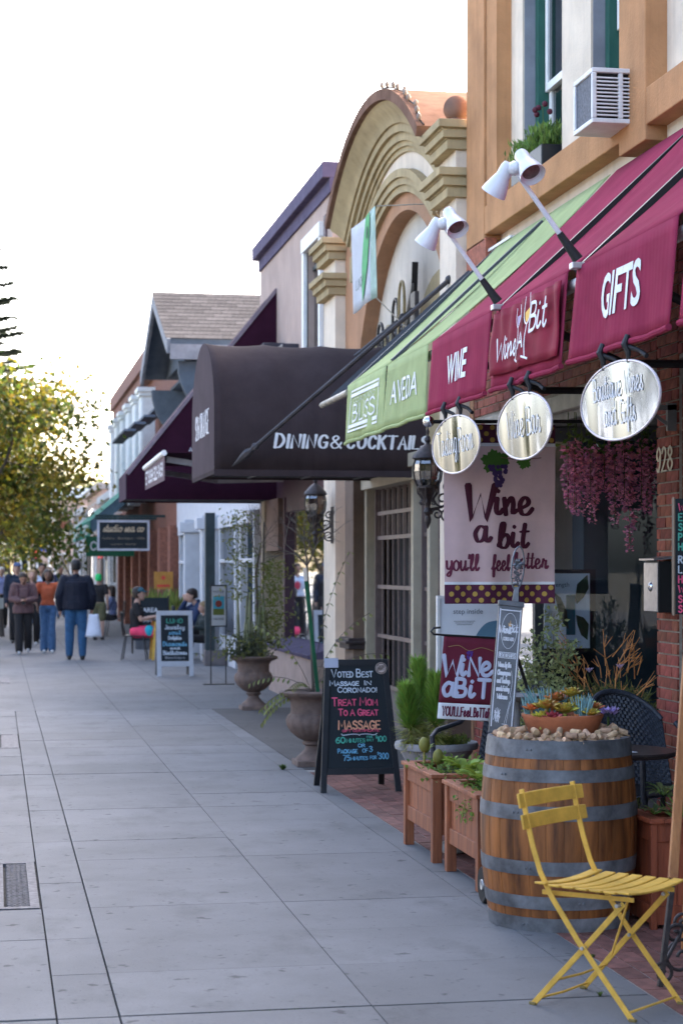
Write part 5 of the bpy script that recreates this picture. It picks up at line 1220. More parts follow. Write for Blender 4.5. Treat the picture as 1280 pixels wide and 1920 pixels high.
for k in range(7):
    f = -0.175 + k * 0.0605; mb = MB(); nn = 10
    for i in range(nn + 1):
        t = -1 + 2 * i / nn; z = 0.448 + 0.014 * t * t + (0.004 if k in (0, 6) else 0)
        for df, dz in ((-0.024, 0), (-0.024, 0.009), (0.024, 0.009), (0.024, 0)): mb.v.append(cp(f + df, t * 0.205, z + dz))
    for i in range(nn):
        for j in range(4): a = i * 4 + j; b = i * 4 + (j + 1) % 4; mb.f.append((a, b, b + 4, a + 4))
    mb.f.append((3, 2, 1, 0)); mb.f.append(tuple(nn * 4 + j for j in range(4)))
    mb.build('seat_slat', M_YEL, ch, bevel=0.003, smooth=True)
for f, z in ((-0.20, 0.028), (0.19, 0.028), (-0.115, 0.11)):
    MB().tube([cp(f, -0.178, z), cp(f, 0, z - (0.006 if f < 0 else 0)), cp(f, 0.178, z)], 0.005, 8).build('cross_rod', M_YEL, ch, smooth=True)
MB().tube([cp(0.03, 0.10, 0.40), cp(0.0, 0.10, 0.30), cp(-0.06, 0.12, 0.16)], 0.005, 6).build('stay', M_YEL, ch, smooth=True)
for s in (-1, 1):
    for f, l in ((0.213, s * 0.178), (-0.222, s * 0.178)): MB().box(cp(f, l, 0.006), (0.03, 0.016, 0.012), rz=math.atan2(fw.y, fw.x)).build('foot', mat('worn rubber', (0.2, 0.15, 0.05), 0.8), ch, bevel=0.003)

# ------------------------------------------------------------------ cloth banner hung across the pavement edge
BNY, BN0, BN1, BZ0, BZ1 = 11.30, 2.70, 3.40, 1.44, 2.545
bs = 11.55 / 3550
bnn = thing('hanging_banner', 'big dusty-pink cloth banner reading Wine a bit you\'ll feel better', 'banner', (3.05, BNY, BZ0))
def bwarp(q):
    f = max(0, min(1, (BZ1 - q.z) / (BZ1 - BZ0))); x = (q.x - BN0) / (BN1 - BN0)
    return q + V(0, (0.016 * math.sin(x * 9 + 0.6) + 0.008 * math.sin(x * 21 + f * 3)) * (0.25 + f * .75) + 0.012 * math.sin(f * 5 + x * 4), 0)
M_PINKC = mat('dusty pink cloth', (0.66, 0.47, 0.46), 0.9, 0.05, 5, trans=0.15, blot=0.08)
M_DOTP = mat('deep purple cloth', (0.095, 0.018, 0.05), 0.85, 0.08, 6)
M_DOTY = flat('mustard dots', (0.50, 0.32, 0.07), 0.85)
M_WINE = flat('wine ink', (0.065, 0.006, 0.022), 0.8); M_MAR = flat('maroon ink', (0.14, 0.022, 0.05), 0.8)
def cloth(name, z0, z1, m, off=0): return MB().grid(lambda a, b: bwarp(V(BN0 + (BN1 - BN0) * a, BNY + off, z0 + (z1 - z0) * b)), 28, max(3, int((z1 - z0) * 24))).build(name, m, bnn, smooth='all')
cl = cloth('cloth', BZ0 + 0.135, BZ1 - 0.135, M_PINKC); cloth('top_band', BZ1 - 0.115, BZ1, M_DOTP); cloth('bottom_band', BZ0, BZ0 + 0.118, M_DOTP)
cloth('white_stripe', BZ1 - 0.135, BZ1 - 0.115, M_LETTER); cloth('white_stripe', BZ0 + 0.118, BZ0 + 0.135, M_LETTER)
def onb(T, name, m, off=0.004): T.place(name, m, cl, V((BN0 + BN1) / 2, BNY, (BZ0 + BZ1) / 2), FX, SZ, off, warp=bwarp)
def bp_(u, v): return ((u - 938.5) * bs, (965 - v) * bs)
for zc in (BZ0 + 0.06, BZ1 - 0.058):
    T = Text2D()
    for r_ in (-1, 0, 1):
        for k in range(10):
            x = -0.35 + (k + (0.5 if r_ == 0 else 0)) * 0.0745 + 0.005
            if x < 0.34 and abs(x) < .345: T.disc(x, zc - (BZ0 + BZ1) / 2 + r_ * 0.038, 0.0155, n=16)
    tag(T.place('dots', M_DOTY, bnn, V((BN0 + BN1) / 2, BNY, (BZ0 + BZ1) / 2), FX, SZ, 0.004, warp=bwarp), kind='stuff')
T = Text2D()
brush = lambda d: 0.55 + 0.75 * abs(d.y)
x, y = bp_(896, 977); T.hand('W', x, y, 0.215, 0.036, cond=0.82, pen=brush, slant=0.12)
x, y = bp_(964, 966); fit_hand(T, 'ine', x, y, 0.165, 0.026, 0.245, script=True, pen=brush, gap=0.2)
x, y = bp_(904, 1018); T.hand('a', x, y, 0.15, 0.022, pen=brush, cond=0.85)
x, y = bp_(964, 1028); fit_hand(T, 'bit', x, y, 0.145, 0.024, 0.20, script=True, pen=brush, gap=0.3)
onb(T, 'large_lettering', M_WINE)
T = Text2D(); x, y = bp_(866, 1072); fit_hand(T, "you'll", x, y, 0.098, 0.0115, 0.20, script=True, pen=brush); x, y = bp_(939, 1072); fit_hand(T, 'feel', x, y, 0.095, 0.0115, 0.12, script=True, pen=brush)
x, y = bp_(1000, 1068); fit_hand(T, 'better', x, y, 0.095, 0.0115, 0.22, script=True, pen=brush); onb(T, 'small_lettering', M_MAR)
def vine_leaf(T, x, y, r, rot=0):
    pts = []
    for i in range(30):
        a = 2 * math.pi * i / 30; q = r * (0.62 + 0.28 * abs(math.cos(2.5 * (a - 1.57))) + 0.08 * math.cos(15 * a)); pts.append((x + q * math.cos(a + rot), y + q * math.sin(a + rot)))
    T.z += 3e-5; T.mb.add([(x, y, T.z)] + [(p[0], p[1], T.z) for p in pts], [(0, i + 1, (i + 1) % 30 + 1) for i in range(30)])
T = Text2D(); x, y = bp_(925, 866); vine_leaf(T, x, y, 0.085); vine_leaf(T, x + 0.05, y + 0.01, 0.06, 0.5); x, y = bp_(985, 866); vine_leaf(T, x, y, 0.052, 0.3); onb(T, 'leaf_print', flat('leaf green print', (0.065, 0.17, 0.022), 0.8))
T = Text2D(); T.ribbon([bp_(940, 858), bp_(975, 862), bp_(1018, 858)], 0.006); onb(T, 'vine_print', flat('vine brown print', (0.25, 0.11, 0.09)))
T = Text2D(); rr = random.Random(5)
for k in range(34):
    v = rr.uniform(875, 912); w_ = 20 * (1 - (v - 872) / 48); u = 936 + rr.uniform(-w_, w_) - 1; T.disc(*bp_(u, v), 0.0135, n=10)
onb(T, 'grape_print', flat('grape purple print', (0.05, 0.018, 0.10)), 0.006)
MB().cyl((2.62, BNY, BZ1 + 0.01), (3.9, BNY, BZ1 + 0.03), 0.012, n=10).build('pole', M_BLACK, bnn, smooth=True)
MB().sph((2.60, BNY, BZ1 + 0.01), 0.036, 16, 10).build('ball_finial', mat('chrome', (0.55, 0.56, 0.6), 0.12, 0.03, 5, metal=1.0), bnn, smooth='all')

# ------------------------------------------------------------------ garden flag on an iron stand
gf = thing('garden_flag', 'small burgundy garden flag reading Wine a bit on a hooked iron stand', 'flag', (2.62, 10.35, 0))
gs = 10.52 / 3550; go = V(2.47, 10.35, 1.28); gx, gyv = V(1, 0.02, -0.065).normalized(), V(0.065, 0, 1).normalized()
gyv = V(0.095, 0.04, 1).normalized()
def gw(x, y):
    q = go + gx * x + gyv * y; return q + V(0, 0.006 * math.sin(x * 34 + y * 7) * (0.3 - y), 0)
def gfl(name, y0, y1, m): return MB().grid(lambda a, b: gw(0.31 * a, y0 + (y1 - y0) * b), 16, 10).build(name, m, gf, smooth='all', solid=0.002)
gcl = gfl('cloth', -0.375, 0.0, mat('burgundy flag cloth', (0.15, 0.015, 0.035), 0.85, 0.06, 8)); gfl('white_band', -0.465, -0.375, M_LETTER)
def ong(T, nm, m, off=0.003): T.place(nm, m, gcl, go, gx, gyv, off, warp=lambda q: q + V(0, -0.004, 0))
M_LILAC = flat('pale lilac ink', (0.55, 0.57, 0.72), 0.8)
T = Text2D(); T.hand('W', 0.062, -0.225, 0.115, 0.025, cond=1.0); T.hand('iN', 0.165, -0.215, 0.10, 0.022, cond=0.9); T.hand('e', 0.262, -0.21, 0.115, 0.022, cond=1.0)
T.hand('a', 0.06, -0.335, 0.115, 0.022, cond=0.95); T.hand('BiT', 0.19, -0.335, 0.10, 0.022, cond=0.95); ong(T, 'lettering', M_LILAC)
T = Text2D(); fit_hand(T, "YOU'LL", 0.075, -0.445, 0.05, 0.0085, 0.10); fit_hand(T, 'FeeL', 0.165, -0.445, 0.05, 0.0085, 0.065); fit_hand(T, 'BeTTeR', 0.255, -0.445, 0.05, 0.0085, 0.095); ong(T, 'small_lettering', M_MAR)
T = Text2D()
for k in range(16): T.disc(0.155 + random.uniform(-.014, .014), -0.075 - random.uniform(0, .045), 0.007, n=8)
ong(T, 'grape_print', flat('violet print', (0.10, 0.03, 0.24)))
T = Text2D(); T.ribbon(smooth_pts([(0.03, -0.06), (0.09, -0.05), (0.15, -0.075), (0.22, -0.055), (0.29, -0.07)]), 0.004); ong(T, 'vine_print', flat('ochre print', (0.35, 0.2, 0.08)))
MB().tube([go + gx * -0.02 + V(0, 0, 0.045), go + gx * -0.06 + V(0, 0, 0.04), go + gx * -0.075 + V(0, 0, 0.02), go + gx * -0.06 + V(0, 0, 0.005), go + gx * 0.0 + V(0, 0, 0.004), go + gx * 0.34 + V(0, 0, 0.004), go + gx * 0.36 + V(0, 0, -.02), V(2.85, 10.36, 0.0)], 0.006, 8).build('stand', M_BLACK, gf, smooth=True)

# ------------------------------------------------------------------ posters
ps = thing('poster_stand', 'white framed poster reading step inside standing behind the garden flag', 'sign', (3.2, 12.68, 0))
px0, px1, pz0, pz1, PY = 2.995, 3.45, 0.80, 1.45, 12.68
MB().bx(px0, px1, PY, PY + 0.012, pz0, pz1).build('sheet', mat('poster paper', (0.74, 0.78, 0.84), 0.7, 0.04, 3), ps)
fm = MB(); fm.bx(px0 - .02, px0, PY - .012, PY + .02, pz0 - .02, pz1 + .02).bx(px1, px1 + .02, PY - .012, PY + .02, pz0 - .02, pz1 + .02).bx(px0, px1, PY - .012, PY + .02, pz0 - .02, pz0).bx(px0, px1, PY - .012, PY + .02, pz1, pz1 + .02); fm.build('frame', M_WHITE, ps)
for x in (px0 + .02, px1 - .02): MB().bx(x - .012, x + .012, PY + .021, PY + .04, 0, pz1).build('leg', mat('grey post', (0.25, 0.24, 0.22), 0.6), ps)
T = Text2D(); T.sans('step inside', 0.2, 0.545, 0.036, cond=1.0); 
for k in range(3): T.rect(0.10 + .01 * k, 0.25 - .01 * k, 0.492 - k * .012, 0.495 - k * .012)
T.place('lettering', flat('slate ink', (0.13, 0.16, 0.2)), ps, V(px0, PY, pz0), FX, SZ, 0.003)
T = Text2D(); T.poly(smooth_pts([(0.43, 0.5), (0.33, 0.48), (0.26, 0.40), (0.25, 0.33), (0.30, 0.28), (0.43, 0.27)])); T.place('picture', flat('steel blue print', (0.12, 0.25, 0.36)), ps, V(px0, PY, pz0), FX, SZ, 0.004)
T = Text2D(); T.rect(0.19, 0.27, 0.05, 0.37); T.place('picture', flat('teal print', (0.02, 0.16, 0.28)), ps, V(px0, PY, pz0), FX, SZ, 0.005)
wp = thing('window_poster', 'poster of leaves and a teal bottle reading strength inside the shop window', 'poster', (4.15, 13.62, 0.9))
qx, qz, QY = 4.0, 1.06, 13.62
MB().bx(qx, qx + 0.37, QY, QY + 0.01, qz, qz + 0.56).build('sheet', mat('poster paper lit', (0.82, 0.86, 0.9), 0.7, 0.04, 3), wp)
MB().bx(qx - .05, qx + 0.42, QY + 0.012, QY + 0.03, qz - 0.3, qz + 0.59).build('backing', M_BLACK, wp)
T = Text2D(); T.sans('strength', 0.13, 0.46, 0.035); T.sans('AVEDA', 0.18, 0.03, 0.035)
for k in range(4): T.rect(0.02, 0.12 - .01 * k, 0.27 - k * .014, 0.273 - k * .014)
T.place('lettering', MATS['slate ink'], wp, V(qx, QY, qz), FX, SZ, 0.003)
T = Text2D(); T.rect(0.185, 0.255, 0.10, 0.40); T.place('bottle_print', flat('deep teal print', (0.01, 0.13, 0.15)), wp, V(qx, QY, qz), FX, SZ, 0.004)
T = Text2D()
for pts in ([(0.09, 0.42), (0.14, 0.38), (0.19, 0.28), (0.205, 0.14), (0.15, 0.2), (0.12, 0.3)], [(0.35, 0.55), (0.27, 0.48), (0.255, 0.38), (0.265, 0.33), (0.32, 0.38), (0.36, 0.45)], [(0.26, 0.25), (0.32, 0.23), (0.36, 0.18), (0.35, 0.06), (0.30, 0.1), (0.27, 0.18)]): T.poly(pts)
T.place('leaf_print', flat('dark leaf print', (0.02, 0.055, 0.02)), wp, V(qx, QY, qz), FX, SZ, 0.005)

# ------------------------------------------------------------------ black chalk A-board
M_CB = mat('chalkboard', (0.006, 0.011, 0.015), 0.75, 0.3, 8, col2=(0.012, 0.016, 0.02))
M_CBF = mat('black painted wood', (0.010, 0.012, 0.016), 0.55, 0.15, 10)
ab = thing('chalk_a_board', 'black folding chalkboard offering massages, standing on the brick paving', 'sign', (2.64, 14.0, 0))
ABX, s_ = 2.655, 14.0 / 3550
def abp(x, z, back=0): f = z / 0.97; return V(ABX + x, 13.75 + 0.20 * f if not back else 14.24 - 0.26 * f, z)
def panel(mb, x0, x1, z0, z1, d0, d1, back=0):
    q = []
    for z in (z0, z1):
        for x, d in ((x0, d0), (x1, d0), (x1, d1), (x0, d1)): p = abp(x, z, back); q.append(p + V(0, d, 0))
    mb.hexa(q)
HW = 0.275
def slx(z): return HW + 0.03 - 0.07 * z      # the sides lean in towards the top
mb = MB(); mb.hexa([abp(-slx(.15) + .03, .15) + V(0, .006, 0), abp(slx(.15) - .03, .15) + V(0, .006, 0), abp(slx(.15) - .03, .15) + V(0, .016, 0), abp(-slx(.15) + .03, .15) + V(0, .016, 0), abp(-slx(.95) + .03, .95) + V(0, .006, 0), abp(slx(.95) - .03, .95) + V(0, .006, 0), abp(slx(.95) - .03, .95) + V(0, .016, 0), abp(-slx(.95) + .03, .95) + V(0, .016, 0)])
cb = mb.build('board', M_CB, ab)
for s in (-1, 1):
    for bk, nm in ((0, 'leg'), (1, 'rear_leg')):
        mb = MB(); q = []
        for z in (0, 0.975):
            xo = s * slx(z) * (1 if not bk else 0.9); xi = xo - s * 0.045
            for x, d in ((min(xo, xi), -0.005), (max(xo, xi), -0.005), (max(xo, xi), 0.024), (min(xo, xi), 0.024)): q.append(abp(x, z, bk) + V(0, d, 0))
        mb.hexa(q); mb.build(nm, M_CBF, ab, bevel=0.003)
for z0, z1 in ((0.13, 0.175), (0.93, 0.974)):
    mb = MB(); panel(mb, -slx((z0 + z1) / 2) + 0.046, slx((z0 + z1) / 2) - 0.046, z0, z1, -0.003, 0.022); mb.build('rail', M_CBF, ab)
mb = MB(); panel(mb, -0.24, 0.24, 0.35, 0.9, 0.0, 0.01, 1); mb.build('rear_board', M_CB, ab)
MB().hexa([abp(-0.245, 0.915) + V(0, -.012, 0), abp(-0.14, 0.915) + V(0, -.012, 0), abp(-0.14, 0.915) + V(0, .0, 0), abp(-0.245, 0.915) + V(0, .0, 0), abp(-0.245, 0.985) + V(0, -.012, 0), abp(-0.14, 0.985) + V(0, -.012, 0), abp(-0.14, 0.985) + V(0, .0, 0), abp(-0.245, 0.985) + V(0, .0, 0)]).build('card_holder', mat('clear plastic', (0.42, 0.45, 0.55), 0.2, 0.05, 5), ab)
aey = (abp(0, 1) - abp(0, 0)).normalized()
M_CW, M_CPK, M_COR, M_CGR, M_CBL = flat('chalk white blue', (0.55, 0.62, 0.70), 0.9, var=.15), flat('chalk pink', (0.72, 0.10, 0.20), 0.9, var=.15), flat('chalk peach', (0.75, 0.36, 0.22), 0.9, var=.15), flat('chalk green', (0.08, 0.42, 0.32), 0.9, var=.15), flat('chalk blue', (0.16, 0.42, 0.62), 0.9, var=.15)
def chalk_lines(lst, parent, o, ey, s, uc, vb, name='chalk_writing'):
    for txt, u0, u1, vt, v0, m, small, wd in lst:
        T = Text2D(); h = (v0 - vt) * s
        fit_hand(T, txt, ((u0 + u1) / 2 - uc) * s, (vb - v0) * s, h, wd * s, (u1 - u0) * s, small=small, jit=0.05)
        T.place(name, m, parent, o, FX, ey, 0.008)
chalk_lines([('VOTED BEST', 617, 695, 1256, 1271, M_CW, .68, 2.0), ('MASSAGE', 613, 668, 1277, 1287, M_CW, .75, 1.9), ('IN', 680, 692, 1278, 1286, M_CW, .9, 1.8), ('CORONADO!', 628, 702, 1290, 1300, M_CW, .85, 1.9),
             ('TREAT MOM', 616, 702, 1310, 1325, M_CPK, .75, 2.4), ('TO A GREAT', 628, 703, 1332, 1344, M_CPK, .8, 2.4), ('MASSAGE', 627, 706, 1353, 1370, M_COR, .9, 3.0), ('GIFT CERTIFICATE', 634, 704, 1371, 1375, M_CPK, None, 1.1),
             ('60', 621, 638, 1385, 1396, M_CGR, None, 2.3), ('MINUTES', 641, 676, 1388, 1395, M_CGR, None, 1.5), ('FOR', 680, 691, 1383, 1387, M_CGR, None, 1.0), ('ONLY', 680, 693, 1389, 1393, M_CGR, None, 1.0), ('$', 697, 700, 1382, 1388, M_CGR, None, 1.0), ('100', 700, 717, 1384, 1394, M_CGR, None, 2.0),
             ('OR', 663, 676, 1398, 1404, M_CBL, None, 1.6), ('PACKAGE', 624, 661, 1407, 1415, M_CBL, .85, 1.6), ('OF', 671, 681, 1407, 1414, M_CBL, None, 1.5), ('3', 684, 690, 1403, 1413, M_CBL, None, 1.8),
             ('75', 634, 646, 1419, 1429, M_CBL, None, 2.0), ('MINUTES', 648, 680, 1422, 1428, M_CBL, None, 1.5), ('FOR', 685, 697, 1421, 1427, M_CBL, None, 1.4), ('$', 699, 702, 1414, 1419, M_CBL, None, 1.0), ('300', 702, 720, 1416, 1427, M_CBL, None, 2.0)],
            cb, abp(0, 0), aey, s_, 666, 1489)
T = Text2D(); T.ribbon(smooth_pts([(-0.135, 0.435), (-0.12, 0.425), (-0.06, 0.432), (-0.01, 0.43), (0.0, 0.422), (0.01, 0.43), (0.06, 0.432), (0.11, 0.425), (0.135, 0.436)]), 0.006); T.place('flourish', M_CW, cb, abp(0, 0), FX, aey, 0.008)
T = Text2D(); T.disc(0.185, 0.925, 0.044, n=28); T.place('round_sticker', flat('sticker cream', (0.55, 0.46, 0.42)), ab, abp(0, 0), FX, aey, 0.009)
T = Text2D(); T.ribbon([(0.185 + 0.037 * math.cos(i * 6.283 / 24), 0.925 + 0.037 * math.sin(i * 6.283 / 24)) for i in range(25)], 0.006)
for k, wd in enumerate(('VOTED', 'BEST', 'CITY')): fit_hand(T, wd, 0.185, 0.935 - k * .014, 0.011, 0.003, 0.05)
T.place('sticker_print', flat('sticker brown', (0.05, 0.025, 0.02)), ab, abp(0, 0), FX, aey, 0.012)

# ------------------------------------------------------------------ wooden planters
M_CEDAR = wood('red cedar', (0.34, 0.118, 0.052), (0.16, 0.05, 0.025), 3, (8, 8, 0.7), 0.6, 0.16)
M_SOIL = MATS['soil']
def planter(x0, x1, y0, y1, h, label, leg=0.055, m=M_CEDAR, gap=0.155):
    t = thing('wooden_planter', label, 'planter', ((x0 + x1) / 2, (y0 + y1) / 2, 0), 0, 'wooden planters')
    for x in (x0, x1 - leg):
        for y in (y0, y1 - leg): MB().bx(x, x + leg, y, y + leg, 0, h - 0.022).build('leg', m, t, bevel=0.003)
    for z0, z1 in ((h - 0.11, h - 0.024), (gap, gap + 0.085)):
        for x in (x0 + 0.012, x1 - 0.037): MB().bx(x, x + 0.025, y0 + leg, y1 - leg, z0, z1).build('rail', m, t, bevel=0.003)
        for y in (y0 + 0.012, y1 - 0.037): MB().bx(x0 + leg, x1 - leg, y, y + 0.025, z0, z1).build('rail', m, t, bevel=0.003)
    for side in (0, 1):
        X = x0 + 0.026 if side == 0 else x1 - 0.040
        n = int((y1 - y0 - 2 * leg) / 0.088); w_ = (y1 - y0 - 2 * leg) / n
        for k in range(n): MB().bx(X, X + 0.014, y0 + leg + k * w_ + .0012, y0 + leg + (k + 1) * w_ - .0012, gap + 0.085, h - 0.11).build('plank', m, t)
        Y = y0 + 0.026 if side == 0 else y1 - 0.040
        n = max(2, int((x1 - x0 - 2 * leg) / 0.088)); w_ = (x1 - x0 - 2 * leg) / n
        for k in range(n): MB().bx(x0 + leg + k * w_ + .0012, x0 + leg + (k + 1) * w_ - .0012, Y, Y + 0.014, gap + 0.085, h - 0.11).build('plank', m, t)
    e = 0.012
    MB().bx(x0 - e, x0 + 0.06, y0 - e, y1 + e, h - 0.022, h).build('cap', m, t, bevel=0.003); MB().bx(x1 - 0.06, x1 + e, y0 - e, y1 + e, h - 0.022, h).build('cap', m, t, bevel=0.003)
    MB().bx(x0 + 0.061, x1 - 0.061, y0 - e, y0 + 0.06, h - 0.022, h - 0.0005).build('cap', m, t, bevel=0.003); MB().bx(x0 + 0.061, x1 - 0.061, y1 - 0.06, y1 + e, h - 0.022, h - 0.0005).build('cap', m, t, bevel=0.003)
    MB().bx(x0 + 0.045, x1 - 0.045, y0 + 0.045, y1 - 0.045, gap + 0.02, h - 0.045).build('soil', M_SOIL, t)
    return t
planter(2.41, 2.86, 10.37, 11.15, 0.50, 'cedar planter on legs in front of the stone bowl')
planter(2.42, 2.87, 9.40, 10.13, 0.50, 'cedar planter on legs next to the barrel')
planter(2.95, 3.32, 8.28, 8.66, 0.51, 'rust-coloured wooden planter right of the barrel', leg=0.03, m=wood('rust stained wood', (0.32, 0.08, 0.035), (0.17, 0.04, 0.02), 3, (8, 8, .7)), gap=0.02)
st = tag(MB().sph((2.62, 10.75, 0.03), 0.09, 10, 6, (1, 1.2, 0.5)).build('loose_stone', mat('grey stone', (0.3, 0.29, 0.28), 0.9, 0.2, 12, bump=0.4), smooth='all'), 'grey stone lying under the cedar planter', 'stone')
# cart wheel by the barrel
cw = thing('cart_wheel', 'small black cart wheel with a grey hub beside the barrel foot', 'wheel', (2.385, 9.10, 0))
MB().lathe([(0.062, -0.02), (0.085, -0.022), (0.092, -0.012), (0.092, 0.012), (0.085, 0.022), (0.062, 0.02)], (2.385, 9.10, 0.092), 28, axis=(1, 0, 0)).build('tyre', mat('tyre rubber', (0.012, 0.012, 0.013), 0.8, 0.2, 20), cw, smooth=True)
MB().lathe([(0.0, -0.018), (0.025, -0.026), (0.03, -0.012), (0.062, -0.010), (0.064, 0.010), (0.0, 0.012)], (2.385, 9.10, 0.092), 20, axis=(1, 0, 0)).build('hub', MATS['galvanised'], cw, smooth=True)
MB().cyl((2.385, 9.10, 0.092), (2.85, 9.10, 0.092), 0.01).build('axle', M_IRON, cw)

# ------------------------------------------------------------------ stone urns and bowl
M_STONE = mat('cast stone', (0.36, 0.35, 0.36), 0.9, 0.15, 14, bump=0.4, blot=0.2)
M_URN = mat('brown cast urn', (0.20, 0.14, 0.118), 0.85, 0.15, 10, bump=0.25, blot=0.25)
sb = thing('stone_bowl', 'wide grey stone bowl planted with bottlebrush succulents', 'planter', (2.86, 12.2, 0))
MB().lathe([(0.17, 0.0), (0.17, 0.05), (0.11, 0.09), (0.10, 0.22), (0.13, 0.30), (0.19, 0.36), (0.235, 0.44), (0.245, 0.46), (0.272, 0.468), (0.278, 0.49), (0.272, 0.512), (0.24, 0.512), (0.225, 0.485)], (2.86, 12.2, 0), 40).build('bowl', M_STONE, sb, smooth=True)
MB().lathe([(0.0, 0.485), (0.23, 0.483)], (2.86, 12.2, 0), 24).build('soil', M_SOIL, sb)
dish = tag(MB().lathe([(0.0, 0.86), (0.10, 0.87), (0.16, 0.895), (0.165, 0.9), (0.155, 0.905), (0.09, 0.885), (0, 0.88)], (3.05, 10.95, 0), 28).cyl((3.05, 10.95, 0), (3.05, 10.95, 0.865), 0.03, 0.03, 12).build('bird_bath', M_STONE, smooth=True), 'grey shallow dish on a post behind the garden flag', 'bird bath')
def urn(x, y, label):
    t = thing('garden_urn', label, 'urn', (x, y, 0), 0, 'fluted brown urns')
    MB().bx(x - 0.155, x + 0.155, y - 0.155, y + 0.155, 0, 0.05).build('plinth', M_URN, t, bevel=0.006)
    MB().lathe([(0.145, 0.05), (0.14, 0.07), (0.105, 0.10), (0.07, 0.135), (0.062, 0.165), (0.085, 0.18), (0.09, 0.195), (0.075, 0.21)], (x, y, 0), 32).build('foot', M_URN, t, smooth=True)
    N = 96
    MB().lathe([(0.075, 0.208), (0.13, 0.235), (0.19, 0.285), (0.222, 0.34), (0.228, 0.385), (0.21, 0.425), (0.19, 0.44)], (x, y, 0), N, wob=lambda i, j, z: 1 - 0.055 * (1 - abs(math.sin(math.pi * 18 * j / N)) ** 0.6) * (1 if 0 < i < 6 else 0)).build('fluted_bowl', M_URN, t, smooth='all')
    MB().lathe([(0.19, 0.438), (0.185, 0.46), (0.188, 0.53), (0.21, 0.565), (0.26, 0.585), (0.28, 0.60), (0.285, 0.618), (0.27, 0.63), (0.235, 0.632), (0.215, 0.60)], (x, y, 0), 40).build('rim', M_URN, t, smooth=True)
    MB().lathe([(0.0, 0.60), (0.218, 0.60)], (x, y, 0), 24).build('soil', M_SOIL, t)
    return t
urn(2.62, 15.72, 'fluted brown urn half hidden behind the black chalkboard')
urn(2.97, 22.05, 'fluted brown urn farther up, in front of the mauve shop window')

# ------------------------------------------------------------------ bistro table and wicker chairs
tb = thing('bistro_table', 'round dark bistro table behind the barrel', 'table', (3.13, 9.30, 0))
MB().lathe([(0.0, 0.70), (0.29, 0.70), (0.305, 0.708), (0.308, 0.72), (0.30, 0.728), (0, 0.73)], (3.13, 9.30, 0), 40).build('top', mat('dark table top', (0.045, 0.034, 0.032), 0.35, 0.2, 14), tb, smooth=True)
MB().cyl((3.13, 9.30, 0.03), (3.13, 9.30, 0.70), 0.025, n=12).build('pedestal', M_IRON, tb, smooth=True)
for k in range(3):
    a = k * 2.094 + 0.4; MB().tube([(3.13, 9.30, 0.16), (3.13 + .12 * math.cos(a), 9.30 + .12 * math.sin(a), 0.09), (3.13 + .24 * math.cos(a), 9.30 + .24 * math.sin(a), 0.012)], 0.014, 8).build('leg', M_IRON, tb, smooth=True)
tag(MB().box((3.05, 9.15, 0.7325), (0.21, 0.15, 0.003), rz=0.3).build('paper_menu', flat('paper', (0.6, 0.62, 0.68))), 'white paper menu lying on the dark bistro table', 'menu')
M_WICK = mat('dark wicker', (0.048, 0.055, 0.075), 0.5, 0.25, 60)
def wicker(x, y, rz, label):
    t = thing('wicker_chair', label, 'chair', (x, y, 0), rz, 'wicker armchairs')
    def weave(name, fn, nu, nv):
        """woven panel: strips passing over and under"""
        mb = MB(); 
        for j in range(nv):
            pts = [fn(i / nu, (j + 0.5) / nv, (0.004 if (i + j) % 2 else -0.004)) for i in range(nu + 1)]
            for i in range(nu):
                a, b = Vector(pts[i]), Vector(pts[i + 1]); up = (Vector(fn((i + .5) / nu, (j + .92) / nv, 0)) - Vector(fn((i + .5) / nu, (j + .08) / nv, 0))) / 2
                mb.add([a - up, b - up, b + up, a + up], [(0, 1, 2, 3)])
        tag(mb.build(name, M_WICK, t, local=True, solid=0.003), kind='stuff')
        MB().grid(lambda u, v: fn(u, v, 0.009), 10, 6).build(name + '_backing', M_BLACK, t, local=True, smooth='all')
    def back(u, v, d):
        a = (u - 0.5) * 2.3; r = 0.27 + d; zt = 0.95 - 0.16 * abs(u - 0.5) ** 2 * 4
        return V(r * math.sin(a), 0.06 + r * math.cos(a) * 0.95 + 0.10 * v, 0.40 + (zt - 0.40) * v)
    weave('back_weave', back, 44, 26)
    weave('seat_weave', lambda u, v, d: V(-0.25 + 0.5 * u, -0.25 + 0.5 * v, 0.42 + d), 24, 16)
    MB().tube([back(u / 16, 1, 0) for u in range(17)], 0.016, 8).build('top_rail', M_WICK, t, local=True, smooth=True)
    for s in (-1, 1):
        MB().tube([V(s * 0.25, 0.14, 0.78), V(s * 0.275, 0.02, 0.69), V(s * 0.28, -0.2, 0.655), V(s * 0.275, -0.26, 0.62), V(s * 0.26, -0.25, 0.40)], 0.016, 8).build('arm', mat('steel arm', (0.035, 0.038, 0.05), 0.5, 0.1, 20, metal=0.2), t, local=True, smooth=True)
        for yy in (-0.24, 0.25): MB().cyl((s * 0.245, yy, 0.0), (s * 0.245, yy, 0.42), 0.015, n=8).build('leg', M_BLACK, t, local=True, smooth=True)
    return t
wicker(3.60, 10.05, 0.30, 'dark woven wicker armchair behind the bistro table')
wicker(3.02, 11.35, -0.9, 'dark wicker armchair mostly hidden behind the garden flag')

